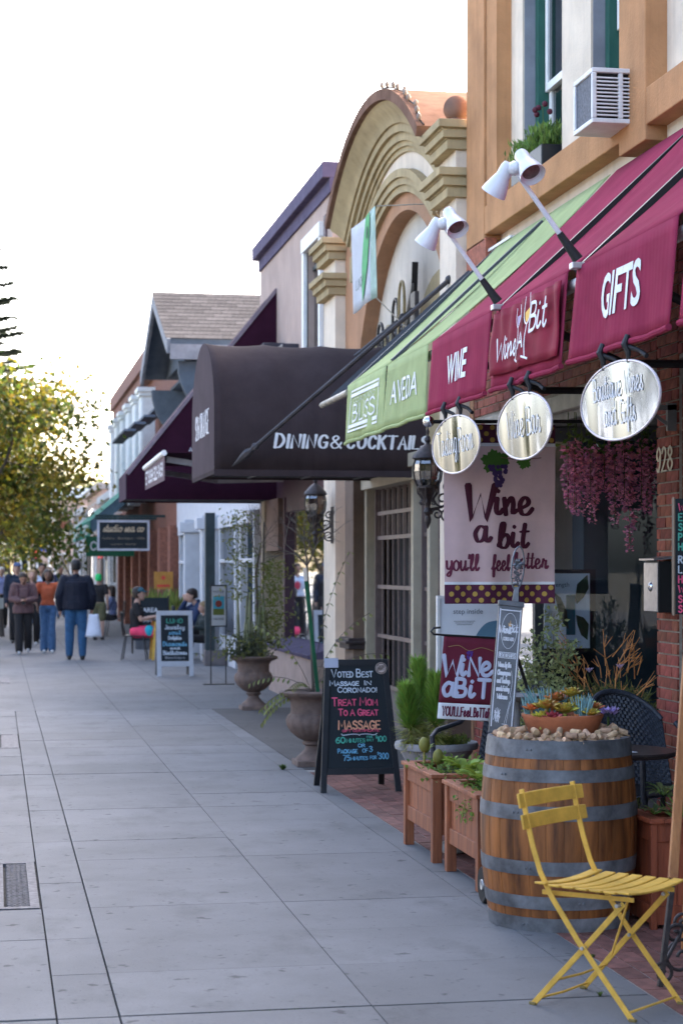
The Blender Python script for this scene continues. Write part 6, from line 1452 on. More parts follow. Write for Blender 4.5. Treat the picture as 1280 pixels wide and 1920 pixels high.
# ------------------------------------------------------------------ menu easel at the right edge, letter box
es = thing('menu_easel', 'tall easel with scrolled iron feet and a black menu board at the right edge', 'easel', (2.72, 7.3, 0))
MB().bar((2.655, 7.20, 0.42), (2.80, 7.42, 1.30), 0.038, 0.02).build('wooden_leg', wood('copper wood', (0.42, 0.19, 0.075), (0.28, 0.11, 0.04), 3), es, bevel=0.003)
MB().bar((2.585, 7.155, 0.0), (2.655, 7.2, 0.42), 0.022, 0.022).build('iron_leg', M_BRONZE, es, bevel=0.003)
MB().bar((3.25, 7.22, 0.0), (2.98, 7.42, 1.5), 0.03, 0.02).build('wooden_leg', MATS['copper wood'], es, bevel=0.003)
MB().bar((2.95, 7.85, 0.0), (2.88, 7.45, 1.9), 0.03, 0.02).build('rear_leg', MATS['copper wood'], es)
def spiral3(c, r, a0, turns, s, n=26): return [V(c[0] + r * (1 - .8 * i / n) * math.cos(a0 + s * turns * 6.283 * i / n), c[1], c[2] + r * (1 - .8 * i / n) * math.sin(a0 + s * turns * 6.283 * i / n)) for i in range(n + 1)]
for c, r, a0, s in (((2.60, 7.16, 0.05), 0.045, 2.2, -1), ((2.72, 7.28, 0.085), 0.075, 1.3, 1), ((2.68, 7.24, 0.19), 0.042, 0.5, 1), ((2.73, 7.28, 0.23), 0.04, 3.6, -1), ((2.78, 7.28, 0.19), 0.05, 2.0, -1)):
    MB().tube(spiral3(c, r, a0, 1.25, s), 0.0075, 7).build('iron_scroll', M_BRONZE, es, smooth=True)
MB().tube([(2.615, 7.17, 0.10), (2.68, 7.22, 0.17), (2.74, 7.27, 0.24), (2.84, 7.28, 0.22), (3.1, 7.24, 0.2)], 0.008, 7).build('iron_brace', M_BRONZE, es, smooth=True)
mbd = MB().bx(2.735, 3.25, 7.40, 7.42, 1.47, 1.945).build('menu_board', M_CB, es)
MB().bx(2.733, 2.738, 7.396, 7.424, 1.465, 1.95).build('board_edge', mat('worn edge', (0.13, 0.09, 0.06), 0.7), mbd)
for i, (ch_, m) in enumerate((('W', M_CPK), ('E', M_CGR), ('S', M_CGR), ('P', M_CGR), ('H', M_CGR), ('R', M_CW), ('L', M_CW), ('H', M_CPK), ('W', M_CPK), ('S', M_CPK), ('S', M_CPK))):
    T = Text2D(); T.hand(ch_, 0.018, 0.425 - i * 0.0405 - (0.012 if i > 4 else 0), 0.028, 0.006, align='l', cond=0.9); T.place('chalk_writing', m, mbd, V(2.735, 7.40, 1.47), FX, SZ, 0.003)
lb = thing('letter_box', 'stainless steel letter box with round lock on the brick pier', 'letter box', (3.84, 10.6, 1.40))
MB().bx(3.785, 3.89, 10.50, 10.745, 1.40, 1.70).build('body', M_BLACK, lb, bevel=0.004)
MB().bx(3.779, 3.7845, 10.505, 10.74, 1.405, 1.69).build('front_plate', mat('brushed steel', (0.36, 0.35, 0.37), 0.35, 0.08, 30, metal=0.7), lb, bevel=0.002)
MB().hexa([(3.755, 10.49, 1.705), (3.89, 10.49, 1.715), (3.89, 10.755, 1.715), (3.755, 10.755, 1.705), (3.755, 10.49, 1.715), (3.89, 10.49, 1.73), (3.89, 10.755, 1.73), (3.755, 10.755, 1.715)]).build('lid', MATS['brushed steel'], lb)
MB().lathe([(0.0, 0.012), (0.018, 0.011), (0.024, 0.006), (0.03, 0.0), (0.0, 0.0)], (3.779, 10.62, 1.55), 20, axis=(-1, 0, 0)).build('lock', MATS['chrome'], lb, smooth=True)
nb_ = thing('house_number', 'cream metal numerals 928 on the brick pier', 'number', (3.89, 10.66, 2.2))
T = Text2D(); fit_hand(T, '928', 0, 0, 0.14, 0.022, 0.27, pen=pen, gap=0.22); T.place('numerals', mat('cream numeral', (0.58, 0.50, 0.33), 0.5), nb_, V(3.896, 10.68, 2.235), SX, SZ, 0.012)
MB().bx(3.84, 3.895, 10.50, 10.53, 2.46, 2.62).bx(3.70, 3.895, 10.50, 10.53, 2.58, 2.61).bar((3.71, 10.515, 2.59), (3.885, 10.515, 2.47), 0.012, 0.02).build('pipe_bracket', mat('grey bracket', (0.2, 0.19, 0.18), 0.5, metal=0.4), b1)
# ------------------------------------------------------------------ foliage helpers
def leaf(mb, p, d, up, l, w, fold=0.2):
    """pointed leaf of four corners plus a folded midrib, growing from p along d"""
    d = d.normalized(); s = d.cross(up)
    if s.length < 1e-4: s = d.cross(V(1, 0, 0))
    s = s.normalized() * w / 2; n = s.cross(d).normalized() * w * fold
    m = p + d * l * 0.5; o = len(mb.v)
    mb.v += [p, m + s + n, p + d * l - n, m - s + n]; mb.f += [(o, o + 1, o + 2), (o, o + 2, o + 3)]
def rdir(rnd):
    z = rnd.uniform(-1, 1); a = rnd.uniform(0, 6.283); q = math.sqrt(1 - z * z); return V(q * math.cos(a), q * math.sin(a), z)
def foliage(name, col, col2, island=0.35, trans=0.45, hue=0.03, rough=0.55): return mat(name, col, rough, 0.1, 1.1, col2=col2, island=island, hue=hue, trans=trans)
M_LEAFT = foliage('street tree leaves', (0.115, 0.14, 0.02), (0.042, 0.062, 0.014), 0.55, 0.4, 0.035)
M_LEAFY = foliage('yellowing leaves', (0.26, 0.2, 0.02), (0.10, 0.10, 0.015), 0.45, 0.4, 0.03)
M_LEAFD = foliage('dark leaves', (0.026, 0.038, 0.012), (0.012, 0.02, 0.007), 0.4, 0.35)
M_BARK = mat('grey bark', (0.11, 0.09, 0.075), 0.95, 0.2, 10, bump=0.5, stretch=(3, 3, 0.6))
def branch_tree(rnd, base, h, spread, levels=3, r0=0.1):
    """tapered trunk with limbs; returns (mesh builder, list of tip points)"""
    mb = MB(); tips = []
    def grow(p, d, l, r, lev):
        pts = [p]; q = p.copy(); dd = d.copy()
        for i in range(4):
            dd = (dd + rdir(rnd) * 0.18 + V(0, 0, 0.05)).normalized(); q = q + dd * l / 4; pts.append(q.copy())
        mb.tube(pts, [r * (1 - 0.12 * i) for i in range(5)], 6 if lev else 8, cap=False)
        if lev >= levels: tips.append((q, dd)); return
        n = rnd.randint(3, 4)
        for k in range(n):
            e = (dd + rdir(rnd) * spread).normalized(); e.z = max(e.z, -0.15)
            grow(pts[rnd.randint(2, 4)], e, l * rnd.uniform(0.6, 0.82), r * 0.52, lev + 1)
    grow(Vector(base), V(0, 0, 1), h, r0, 0)
    return mb, tips
def street_tree(x, y, h, spread, nleaf, lsize, m, label, seed, name='street_tree', shift=(0, 0, 0), crown=0.55, m2=None):
    rnd = random.Random(seed); t = thing(name, label, 'tree', (x, y, 0), 0, 'street trees')
    tb_, tips = branch_tree(rnd, (x, y, 0), h, spread, 3, 0.11); tb_.build('trunk', M_BARK, t, smooth='all')
    for mi, mm_ in enumerate([m] + ([m2] if m2 else [])):
        mb = MB(); nn = nleaf // (2 if m2 else 1)
        for k in range(nn):
            p, d = tips[rnd.randrange(len(tips))] if not m2 else tips[(rnd.randrange(len(tips) // 2) * 2 + mi) % len(tips)]
            c = p + V(*shift) + V(rnd.gauss(0, crown), rnd.gauss(0, crown), rnd.gauss(-0.1, crown * 0.8))
            leaf(mb, c, (rdir(rnd) + V(0, 0, -0.5)), rdir(rnd), lsize * rnd.uniform(.7, 1.3), lsize * rnd.uniform(.55, .8))
        mb.build('crown', mm_, t, fixn=False)
    return t
street_tree(0.1, 46.5, 2.95, 1.25, 11500, 0.17, M_LEAFT, 'leafy street tree with yellow-green leaves hanging over the walkers', 21, m2=M_LEAFY, crown=0.5)
street_tree(-0.95, 56, 3.1, 0.95, 9000, 0.18, M_LEAFY, 'taller yellowing street tree behind the nearest leafy one', 5, m2=M_LEAFT, crown=0.5)
street_tree(-1.0, 66, 2.9, 0.9, 5000, 0.2, M_LEAFT, 'third street tree back, green and partly hidden', 9, m2=M_LEAFD, crown=0.6)
street_tree(0.6, 82, 2.6, 0.9, 4500, 0.2, M_LEAFY, 'far yellow tree at the end of the shops', 12, m2=M_LEAFT, crown=0.6)
street_tree(-3.5, 116, 3.0, 0.9, 4000, 0.28, M_LEAFD, 'dark tree across the far crossing', 14, crown=0.8)
street_tree(5.0, 134, 3.6, 0.9, 4000, 0.28, M_LEAFT, 'green tree rising behind the far peach block', 15, crown=0.9)
street_tree(-2.3, 1.8, 2.6, 0.8, 3000, 0.16, M_LEAFD, 'unseen leafy tree added beside the camera to darken the window reflections', 51, crown=0.35)  # added out of view so the display window reflects dark leaves
street_tree(-1.6, -6.5, 2.7, 0.9, 3500, 0.16, M_LEAFD, 'unseen leafy tree added behind the camera to darken the window reflections', 52, crown=0.45)  # second unseen tree, added for the same dark reflection
for x, y, s in ((-8.5, 12, 31), (-9, 24, 32), (-9.5, 36, 33), (-10, 3, 34)):   # trees across the road, seen only in the shop glass
    street_tree(x - 6, y, 3.0, 0.9, 2500, 0.3, M_LEAFT, {12: 'tree across the road opposite the wine bar', 24: 'tree across the road opposite the mauve shop', 36: 'tree across the road opposite the gabled shop', 3: 'tree across the road nearest the camera'}[y], s, crown=0.8)
# bare winter tree beyond and a bare sapling by the second grate
rnd = random.Random(77)
for (x, y, h, nm, lv) in ((2.9, 72, 2.4, 'bare twiggy tree rising beyond the leaves', 4), (-1.25, 18.5, 2.0, 'bare sapling in the second tree grate, mostly out of frame', 4)):
    t = thing('bare_tree', nm, 'tree', (x, y, 0)); tb_, tips = branch_tree(rnd, (x, y, 0), h, 0.8, lv, 0.07); tb_.build('trunk', M_BARK, t)
# tall araucaria at the left
t = thing('norfolk_pine', 'tall dark tiered pine cut by the left edge of the picture', 'tree', (-1.85, 95, 0))
MB().tube([(-1.85, 95, 0), (-1.85, 95, 12), (-1.85, 95, 23)], [0.3, 0.2, 0.03], 8).build('trunk', M_BARK, t)
rnd = random.Random(4); mb = MB(); z = 6.0
while z < 22.6:
    L_ = 4.6 * (1 - (z - 6) / 17.5) + 0.25; n = 8
    for k in range(n):
        a = 2 * math.pi * k / n + rnd.uniform(-.2, .2); d = V(math.cos(a), math.sin(a), 0.08); ll = L_ * rnd.uniform(.85, 1.08)
        for i in range(26):
            f = 0.15 + 0.85 * i / 25; p = V(-1.85, 95, z) + d * ll * f + V(0, 0, 0.25 * f * f * ll * .25)
            for s in (-1, 1): leaf(mb, p, (d * 0.8 + V(-math.sin(a), math.cos(a), 0) * s * 0.8 + V(0, 0, rnd.uniform(0, .5))), V(0, 0, 1), 0.8 * (1.15 - f * .6), 0.42)
    z += 0.85
mb.build('crown', foliage('pine needles', (0.05, 0.062, 0.045), (0.028, 0.038, 0.028), 0.3, 0.3), t, fixn=False)

# ------------------------------------------------------------------ bottlebrush succulents in the stone bowl
M_EUPH = foliage('bottlebrush green', (0.27, 0.42, 0.07), (0.13, 0.25, 0.04), 0.3, 0.35, 0.02)
M_EUPY = foliage('bottlebrush straw', (0.45, 0.44, 0.13), (0.25, 0.27, 0.07), 0.3, 0.35, 0.02)
def plume(base, h, r, label, seed, lean=(0, 0)):
    rnd = random.Random(seed); t = thing('bottlebrush_plant', label, 'plant', base, 0, 'bottlebrush succulents in the stone bowl')
    b = Vector(base); top = b + V(lean[0], lean[1], h)
    MB().tube([b, top], [0.012, 0.006], 6).build('stem', M_EUPY, t)
    for nm, m, f0, f1, n, up in (('needles', M_EUPH, 0.28, 1.0, 900, 0.95), ('lower_needles', M_EUPY, 0.05, 0.4, 260, 0.1)):
        mb = MB()
        for k in range(n):
            f = rnd.uniform(f0, f1); p = b + (top - b) * f; a = rnd.uniform(0, 6.283)
            prof = math.sin(math.pi * min(1, max(0.1, (f - 0.1) / 0.95))) ** 0.5
            d = V(math.cos(a), math.sin(a), up + (f - 0.5) * 1.2 + rnd.uniform(-.25, .25)).normalized(); l = r * rnd.uniform(.75, 1.15) * (0.65 + 0.5 * prof)
            leaf(mb, p, d, V(0, 0, 1), l, 0.011, 0.1)
        mb.build(nm, m, t, fixn=False)
plume((2.79, 12.3, 0.50), 0.50, 0.125, 'tallest green bottlebrush plume in the stone bowl', 1, (-0.03, 0.02))
plume((2.68, 12.1, 0.49), 0.36, 0.125, 'left bottlebrush plume drooping over the stone bowl rim', 2, (-0.05, 0))
plume((2.815, 12.05, 0.50), 0.42, 0.13, 'right-hand front bottlebrush plume of the stone bowl', 3, (0.01, -0.02))
mb = MB(); rnd = random.Random(8)
for k in range(420):
    a = rnd.uniform(0, 6.28); q = rnd.uniform(0, 1) ** .5 * 0.19; p = V(2.93 + q * math.cos(a) * .7, 12.15 + q * math.sin(a), 0.49 + rnd.uniform(0, .05)); leaf(mb, p, rdir(rnd) + V(0, 0, .8), V(0, 0, 1), 0.04, 0.018)
tag(mb.build('sedum_mat', foliage('sedum', (0.12, 0.15, 0.03), (0.07, 0.08, 0.02)), fixn=False), 'low green sedum filling the right of the stone bowl', 'plant')

# ------------------------------------------------------------------ planter plants
M_LIME = foliage('lime leaves', (0.38, 0.48, 0.07), (0.2, 0.32, 0.05), 0.25, 0.35, 0.015)
M_TRAIL = foliage('trailing leaves', (0.2, 0.3, 0.06), (0.09, 0.17, 0.035), 0.35, 0.35, 0.02)
M_OLIVE = foliage('olive buds', (0.28, 0.27, 0.05), (0.17, 0.18, 0.04), 0.2, 0.2, 0.01)
def broad(label, c, n, l, w_, m, seed, up=0.7, name='broadleaf_plant'):
    rnd = random.Random(seed); t = thing(name, label, 'plant', c, 0, 'plants in the cedar planters'); mb = MB(); st_ = MB()
    for k in range(n):
        a = 2.4 * k + rnd.uniform(-.3, .3); d = V(math.cos(a), math.sin(a), up + rnd.uniform(-.3, .4)).normalized(); p = Vector(c) + d * l * rnd.uniform(.2, .5)
        st_.tube([Vector(c), p], 0.003, 4); q = l * rnd.uniform(.8, 1.15)
        s = d.cross(V(0, 0, 1)).normalized(); N = 5; o = len(mb.v)
        for i in range(N + 1):
            f = i / N; ww = w_ * math.sin(math.pi * min(1, f * .93 + .07)) ** .8 / 2; cpt = p + d * q * f + V(0, 0, -q * 0.35 * f * f)
            mb.v += [cpt - s * ww + V(0, 0, ww * .35), cpt, cpt + s * ww + V(0, 0, ww * .35)]
        for i in range(N): b = o + 3 * i; mb.f += [(b, b + 1, b + 4, b + 3), (b + 1, b + 2, b + 5, b + 4)]
    st_.build('stem', M_TRAIL, t); mb.build('leaves', m, t, fixn=False, smooth='all')
broad('broad lime-green leafy plant in the near cedar planter', (2.58, 9.80, 0.48), 15, 0.175, 0.10, M_LIME, 1)
broad('lime leafy plant at the near end of the far cedar planter', (2.64, 10.52, 0.48), 14, 0.125, 0.07, M_LIME, 2)
broad('young pale spiky plant in the far cedar planter', (2.60, 10.75, 0.50), 22, 0.075, 0.016, M_LIME, 3, up=1.4)
broad('young spiky plant near the bowl end of the far planter', (2.52, 11.0, 0.56), 18, 0.06, 0.014, M_LIME, 5, up=1.4)
def trailing(label, c, n, seed, drop=0.2, sp=0.16, dirx=-1):
    rnd = random.Random(seed); mb = MB()
    for k in range(n):
        p = Vector(c) + V(rnd.gauss(0, sp * .45), rnd.gauss(0, sp), rnd.uniform(-.02, .05)); leaf(mb, p, rdir(rnd) + V(0, 0, .6), V(0, 0, 1), rnd.uniform(.025, .045), rnd.uniform(.015, .028))
    for k in range(9):
        p = Vector(c) + V(-0.13, rnd.uniform(-sp, sp), 0.0); ln = rnd.uniform(.3, 1) * drop
        for i in range(14):
            q = p + V(-0.03 * math.sin(i / 14 * 1.57), rnd.gauss(0, .008), 0.02 - ln * i / 14); leaf(mb, q, rdir(rnd) + V(-.6, 0, -.3), V(0, 0, 1), .032, .018)
    t = thing('trailing_plant', label, 'plant', c, 0, 'plants in the cedar planters'); mb.build('leaves', M_TRAIL, t, fixn=False); MB().tube([Vector(c), Vector(c) + V(-.15, 0, .01), Vector(c) + V(-.19, 0, -drop * .8)], .003, 5).build('stem', M_TRAIL, t)
trailing('small-leaved plant trailing over the near cedar planter', (2.60, 9.72, 0.49), 260, 3, 0.22, 0.2)
trailing('small-leaved ground cover in the far cedar planter', (2.63, 10.7, 0.48), 240, 4, 0.06, 0.24)
for (x, y, z), nm in (((2.50, 10.98, 0.66), 'upper olive cactus bulb by the stone bowl'), ((2.555, 10.85, 0.60), 'lower olive cactus bulb by the stone bowl')):
    t = thing('bulb_cactus', nm, 'cactus', (x, y, 0.46)); MB().sph((x, y, z - .05), 0.042, 14, 10, (0.8, .8, 1.1)).build('bulb', M_OLIVE, t, smooth='all'); MB().cyl((x, y, .45), (x, y, z - .08), .008, n=6).build('stem', M_EUPY, t)
broad('grey-green rosette plant in the rust planter', (3.06, 8.42, 0.60), 16, 0.085, 0.03, foliage('aeonium', (0.20, 0.24, 0.09), (0.1, 0.14, 0.05)), 6, up=0.6)
broad('smaller rosette plant at the left of the rust planter', (3.00, 8.38, 0.52), 14, 0.07, 0.025, MATS['aeonium'], 7, up=0.6)
mb = MB(); rnd = random.Random(2)
for k in range(70):
    b = V(3.16 + rnd.gauss(0, .02), 8.40 + rnd.gauss(0, .02), 0.47); leaf(mb, b, V(rnd.gauss(0, .4), rnd.gauss(0, .4), 1), V(0, 1, 0), rnd.uniform(.1, .2), .006, .05)
tag(mb.build('grass_tuft', M_TRAIL, fixn=False), 'tuft of green grass in the rust planter', 'grass')

# ------------------------------------------------------------------ shrubs by the shop window
def shrub(label, c, h, r, n, m, seed, sz=0.022, pot=True, name='variegated_shrub', tall=()):
    rnd = random.Random(seed); t = thing(name, label, 'shrub', c); mb = MB(); st_ = MB(); c = Vector(c)
    sh = []
    for k in range(26):
        a = rnd.uniform(0, 6.28); q = rnd.uniform(0, 1) ** .5; sh.append(c + V(math.cos(a) * r * q, math.sin(a) * r * q, h * rnd.uniform(.55, .88) * (1.1 - .35 * q)))
    sh += [c + V(*q) for q in tall]
    for p in sh:
        b = c + V((p.x - c.x) * .25, (p.y - c.y) * .25, 0.25); st_.tube([b, (b + p) / 2 + V(0, 0, .03), p], [.006, .004, .002], 4)
        for k in range(n // len(sh)):
            f = rnd.uniform(.25, 1) ** .7; q = b + (p - b) * f + V(rnd.gauss(0, .035), rnd.gauss(0, .035), rnd.gauss(0, .02)); leaf(mb, q, rdir(rnd) + V(0, 0, .5), rdir(rnd), sz * rnd.uniform(.7, 1.3), sz * .6)
    st_.build('stems', M_BARK, t); mb.build('leaves', m, t, fixn=False)
    if pot: MB().lathe([(0.12, 0), (0.17, 0.26), (0.185, 0.28), (0.17, 0.29), (0, .27)], c, 20).build('pot', mat('dark pot', (0.03, 0.028, 0.03), 0.6), t, smooth=True)
M_VARI = foliage('variegated leaves', (0.46, 0.48, 0.22), (0.14, 0.18, 0.07), 0.4, 0.3, 0.015)
shrub('variegated bushy shrub in front of the shop window, behind the barrel', (3.36, 11.25, 0), 1.15, 0.26, 9000, M_VARI, 1, sz=0.036, tall=((0.02, 0, 1.38), (-0.11, 0.0, 1.24), (0.12, 0, 1.2), (-.17, 0, 1.1)))
shrub('smaller variegated shrub low behind the garden flag', (2.98, 10.75, 0), 0.72, 0.11, 2200, M_VARI, 2, sz=0.034, pot=False)
t = thing('firestick_shrub', 'wiry shrub with orange-tipped twigs beside the brick pier', 'shrub', (3.72, 11.2, 0)); rnd = random.Random(6)
for nm, m, n, z0, z1 in (('orange_twigs', mat('orange twigs', (0.55, 0.24, 0.08), 0.7, 0.2, 20, island=0.3), 46, 0.85, 1.42), ('green_twigs', mat('olive twigs', (0.13, 0.14, 0.035), 0.7, 0.2, 20, island=0.3), 420, 0.35, 1.1)):
    mb = MB()
    for k in range(n):
        a = rnd.uniform(0, 6.28); q = rnd.uniform(0.1, 1) * .30; b = V(3.72 + math.cos(a) * q * .75, 11.2 + math.sin(a) * q, rnd.uniform(z0 - .25, z1 - .3)); d = (V(math.cos(a) * .5, math.sin(a) * .5, 1) + rdir(rnd) * .5).normalized(); l = rnd.uniform(.12, .28)
        e = b + d * l; mb.tube([b, b + d * l * .5 + rdir(rnd) * .01, e], [.004, .0035, .002], 4, cap=False)
        for j in range(2): mb.tube([b + d * l * .5, b + d * l * .5 + (d + rdir(rnd) * .7).normalized() * l * .4], [.003, .0016], 4, cap=False)
    mb.build(nm, m, t)
mb = MB()
for k in range(2600):
    a = rnd.uniform(0, 6.28); q = rnd.uniform(0, 1) ** .5 * .33; leaf(mb, V(3.70 + math.cos(a) * q * .8, 11.2 + math.sin(a) * q, rnd.uniform(.3, .92)), rdir(rnd) + V(0, 0, .6), rdir(rnd), .03, .012)
mb.build('leaves', foliage('dark olive leaves', (0.2, 0.22, 0.08), (0.07, 0.09, 0.035)), t, fixn=False)
MB().lathe([(0.15, 0), (0.2, 0.3), (0.215, 0.32), (0.2, 0.33), (0, .31)], (3.72, 11.2, 0), 20).build('pot', MATS['dark pot'], t, smooth=True)
for (x, y, z), nm in (((3.52, 10.98, 1.03), 'pale lilac flower in front of the wiry shrub'), ((3.72, 11.0, 1.05), 'second pale lilac flower nearer the brick pier')):
    mb = MB()
    for k in range(9): leafblade(mb, (x, y, z), V(x, y, z) + V(math.cos(k * .7) * .03, math.sin(k * .7) * .02, .03), .014)
    tag(mb.build('lilac_flower', mat('lilac petals', (0.45, 0.34, 0.50), 0.6, 0.1, 20, island=.2)), nm, 'flower')

# wisteria strands hanging in the alcove
M_WIST = mat('pink wisteria', (0.74, 0.29, 0.36), 0.75, 0.2, 9, col2=(0.48, 0.22, 0.40), island=0.45, hue=0.03, trans=0.25)
M_WGREEN = foliage('wisteria leaves', (0.13, 0.19, 0.03), (0.05, 0.09, 0.02))
rnd = random.Random(19); ORD = ['first', 'second', 'third', 'fourth', 'fifth', 'sixth', 'seventh', 'eighth', 'ninth', 'tenth', 'eleventh', 'twelfth', 'thirteenth', 'fourteenth', 'fifteenth', 'sixteenth', 'seventeenth', 'eighteenth', 'nineteenth', 'twentieth']
NW = 20
for k in range(NW):
    f = (k + .5) / NW; x = 3.74 + 0.62 * f + rnd.gauss(0, .008); y = 12.15 + rnd.uniform(-.12, .12); zt = 2.55 + rnd.uniform(-.06, .04)
    zb = 2.05 + 0.12 * math.sin(k * 1.7) + rnd.uniform(-.05, .08)
    if k in (1, 14): zb -= .2
    if k > 15: zb += .08
    t = thing('wisteria_strand', '%s strand of pink artificial wisteria from the left in the alcove' % ORD[k], 'flowers', (x, y, zb), 0, 'wisteria hanging in the alcove'); mb = MB(); g = MB()
    n = int((zt - zb) / .0042)
    for i in range(n):
        z = zt - .06 - (zt - .06 - zb) * i / n; taper = .55 + .45 * min(1, (z - zb) / .2); a = rnd.uniform(0, 6.28); d = V(math.cos(a), math.sin(a), rnd.uniform(-.4, .2))
        p = V(x, y, z) + d * rnd.uniform(.004, .03) * taper; leaf(mb, p, d + rdir(rnd) * .6, rdir(rnd), .030 * taper + .006, .026 * taper, .3)
    for i in range(8): leaf(g, V(x + rnd.gauss(0, .03), y + rnd.gauss(0, .03), zt - rnd.uniform(-.05, .12)), rdir(rnd), rdir(rnd), .06, .03)
    mb.build('blossoms', M_WIST, t, fixn=False); g.build('leaves', M_WGREEN, t, fixn=False); MB().cyl((x, y, zb + .03), (x, y, 2.70), .003, n=5).build('stem', M_WGREEN, t)

# ------------------------------------------------------------------ urn plants
rnd = random.Random(41)
def pinnate(mb, p, d, l, n, ls):
    """arching stem with paired hanging leaflets"""
    q = Vector(p); dd = d.normalized(); pts = [q.copy()]
    for i in range(n):
        dd = (dd + V(0, 0, -0.10)).normalized(); q = q + dd * l / n; pts.append(q.copy())
        if i > n * .3:
            s = dd.cross(V(0, 0, 1)).normalized()
            for sg in (-1, 1): leaf(mb, q, s * sg + dd * .4 + V(0, 0, -.9), V(0, 0, 1), ls, ls * .3, .1)
    return pts
M_PINN = foliage('willowy leaves', (0.20, 0.21, 0.06), (0.10, 0.13, 0.04), 0.35, 0.4, 0.02)
u2 = thing('staked_sapling', 'bare branching sapling tied to a green stake in the nearer urn', 'plant', (2.62, 15.72, 0.6))
MB().bar((2.66, 15.66, 0.55), (2.56, 15.70, 1.55), 0.03, 0.02).build('stake', mat('green stake', (0.025, 0.11, 0.055), 0.7, spec=0.1), u2); MB().bar((2.558, 15.698, 1.55), (2.548, 15.702, 1.66), 0.028, 0.02).build('stake_top', M_CREAM, u2)
MB().tube([(2.63, 15.75, .6), (2.60, 15.74, 1.3), (2.57, 15.72, 1.68)], [.014, .012, .010], 6).build('trunk', M_BARK, u2)
mb = MB(); tips = []
def twig(p, d, l, r, lev):
    pts = [p]; q = p.copy(); dd = d.copy()
    for i in range(4): dd = (dd + rdir(rnd) * .22).normalized(); q = q + dd * l / 4; pts.append(q.copy())
    mb.tube(pts, [r, r * .9, r * .8, r * .7, r * .6], 4, cap=False)
    if lev < 4:
        for k in range(3): twig(pts[rnd.randint(2, 4)], (dd + rdir(rnd) * .75 + V(0, 0, .12)).normalized(), l * .7, r * .6, lev + 1)
for d in (V(-.7, 0, .8), V(.5, .2, .9), V(.1, -.3, 1), V(-.2, .4, .8)): twig(V(2.57, 15.72, 1.68), d.normalized(), .26, .007, 1)
mb.build('twigs', M_BARK, u2)
ar = thing('arching_plant', 'arching willowy stems spilling from the nearer urn', 'plant', (2.62, 15.72, 0.6)); mb = MB(); sm_ = MB()
for (dx, dy, dz, l) in ((-.9, .1, .9, .55), (-1, -.3, .45, .5), (-.8, .4, .25, .45), (.55, -.2, 1.9, .85), (.25, .1, 1.9, 1.25), (.8, -.2, 1.3, .75), (-.5, 0, 1.5, .75), (.5, .2, .7, .4), (-1.1, 0, .1, .5), (-.3, -.4, .5, .4)):
    pts = pinnate(mb, (2.6, 15.68, .62), V(dx, dy, dz), l, 13, .07); sm_.tube(pts, .0025, 4, cap=False)
tag(mb.build('leaflets', M_PINN, ar, fixn=False), kind='stuff'); sm_.build('stems', M_BARK, ar)
u1 = thing('urn_tree', 'thin twisted little tree with sparse leaves in the farther urn', 'plant', (2.97, 22.05, 0.6)); mb = MB(); rnd.seed(5)
MB().tube([(2.98, 22.05, .6), (3.02, 22.05, 1.2), (3.0, 22.05, 1.6), (3.06, 22.05, 1.95)], [.022, .018, .016, .012], 6).tube([(3.08, 22.1, .6), (3.1, 22.1, 2.2)], [.014, .012], 6).build('trunk', M_BARK, u1)
for d in (V(-.6, 0, .8), V(.4, .2, .9), V(.1, -.3, 1), V(-.2, .4, .7)): twig(V(3.03, 22.05, 1.8), d.normalized(), .3, .007, 1)
mb.build('twigs', M_BARK, u1)
mb = MB()
for k in range(1500):
    s = rnd.random()
    if s < .55: p = V(3.18 + rnd.gauss(0, .1), 22.0 + rnd.gauss(0, .08), rnd.uniform(.75, 1.75))
    elif s < .8: p = V(2.80 + rnd.gauss(0, .10), 22.0 + rnd.gauss(0, .1), rnd.uniform(1.3, 2.35))
    else: p = V(2.85 + rnd.gauss(0, .18), 21.95 + rnd.gauss(0, .1), rnd.uniform(.6, .9))
    leaf(mb, p, rdir(rnd) + V(0, 0, -.5), rdir(rnd), .06, .022)
mb.build('leaves', foliage('olive climbing leaves', (0.21, 0.22, 0.05), (0.09, 0.11, 0.03)), u1, fixn=False)
mb = MB()
for k in range(16): x = 2.80 + .02 * k + rnd.gauss(0, .01); mb.tube([(x, 22.0 + rnd.gauss(0, .05), .58), (x + rnd.gauss(0, .03), 22.0, rnd.uniform(1.0, 1.42))], [.017, .013], 6)
mb.build('cactus_stems', mat('grey green stems', (0.17, 0.18, 0.10), .7, .15, 10, island=.25), u1)
mb = MB()
for k in range(700): leaf(mb, V(2.87 + rnd.gauss(0, .13), 21.95 + rnd.gauss(0, .1), .62 + abs(rnd.gauss(0, .12))), rdir(rnd) + V(0, 0, .5), rdir(rnd), .05, .018)
mb.build('undergrowth', foliage('grey undergrowth', (0.11, 0.12, 0.07), (0.05, 0.06, 0.035)), u1, fixn=False)

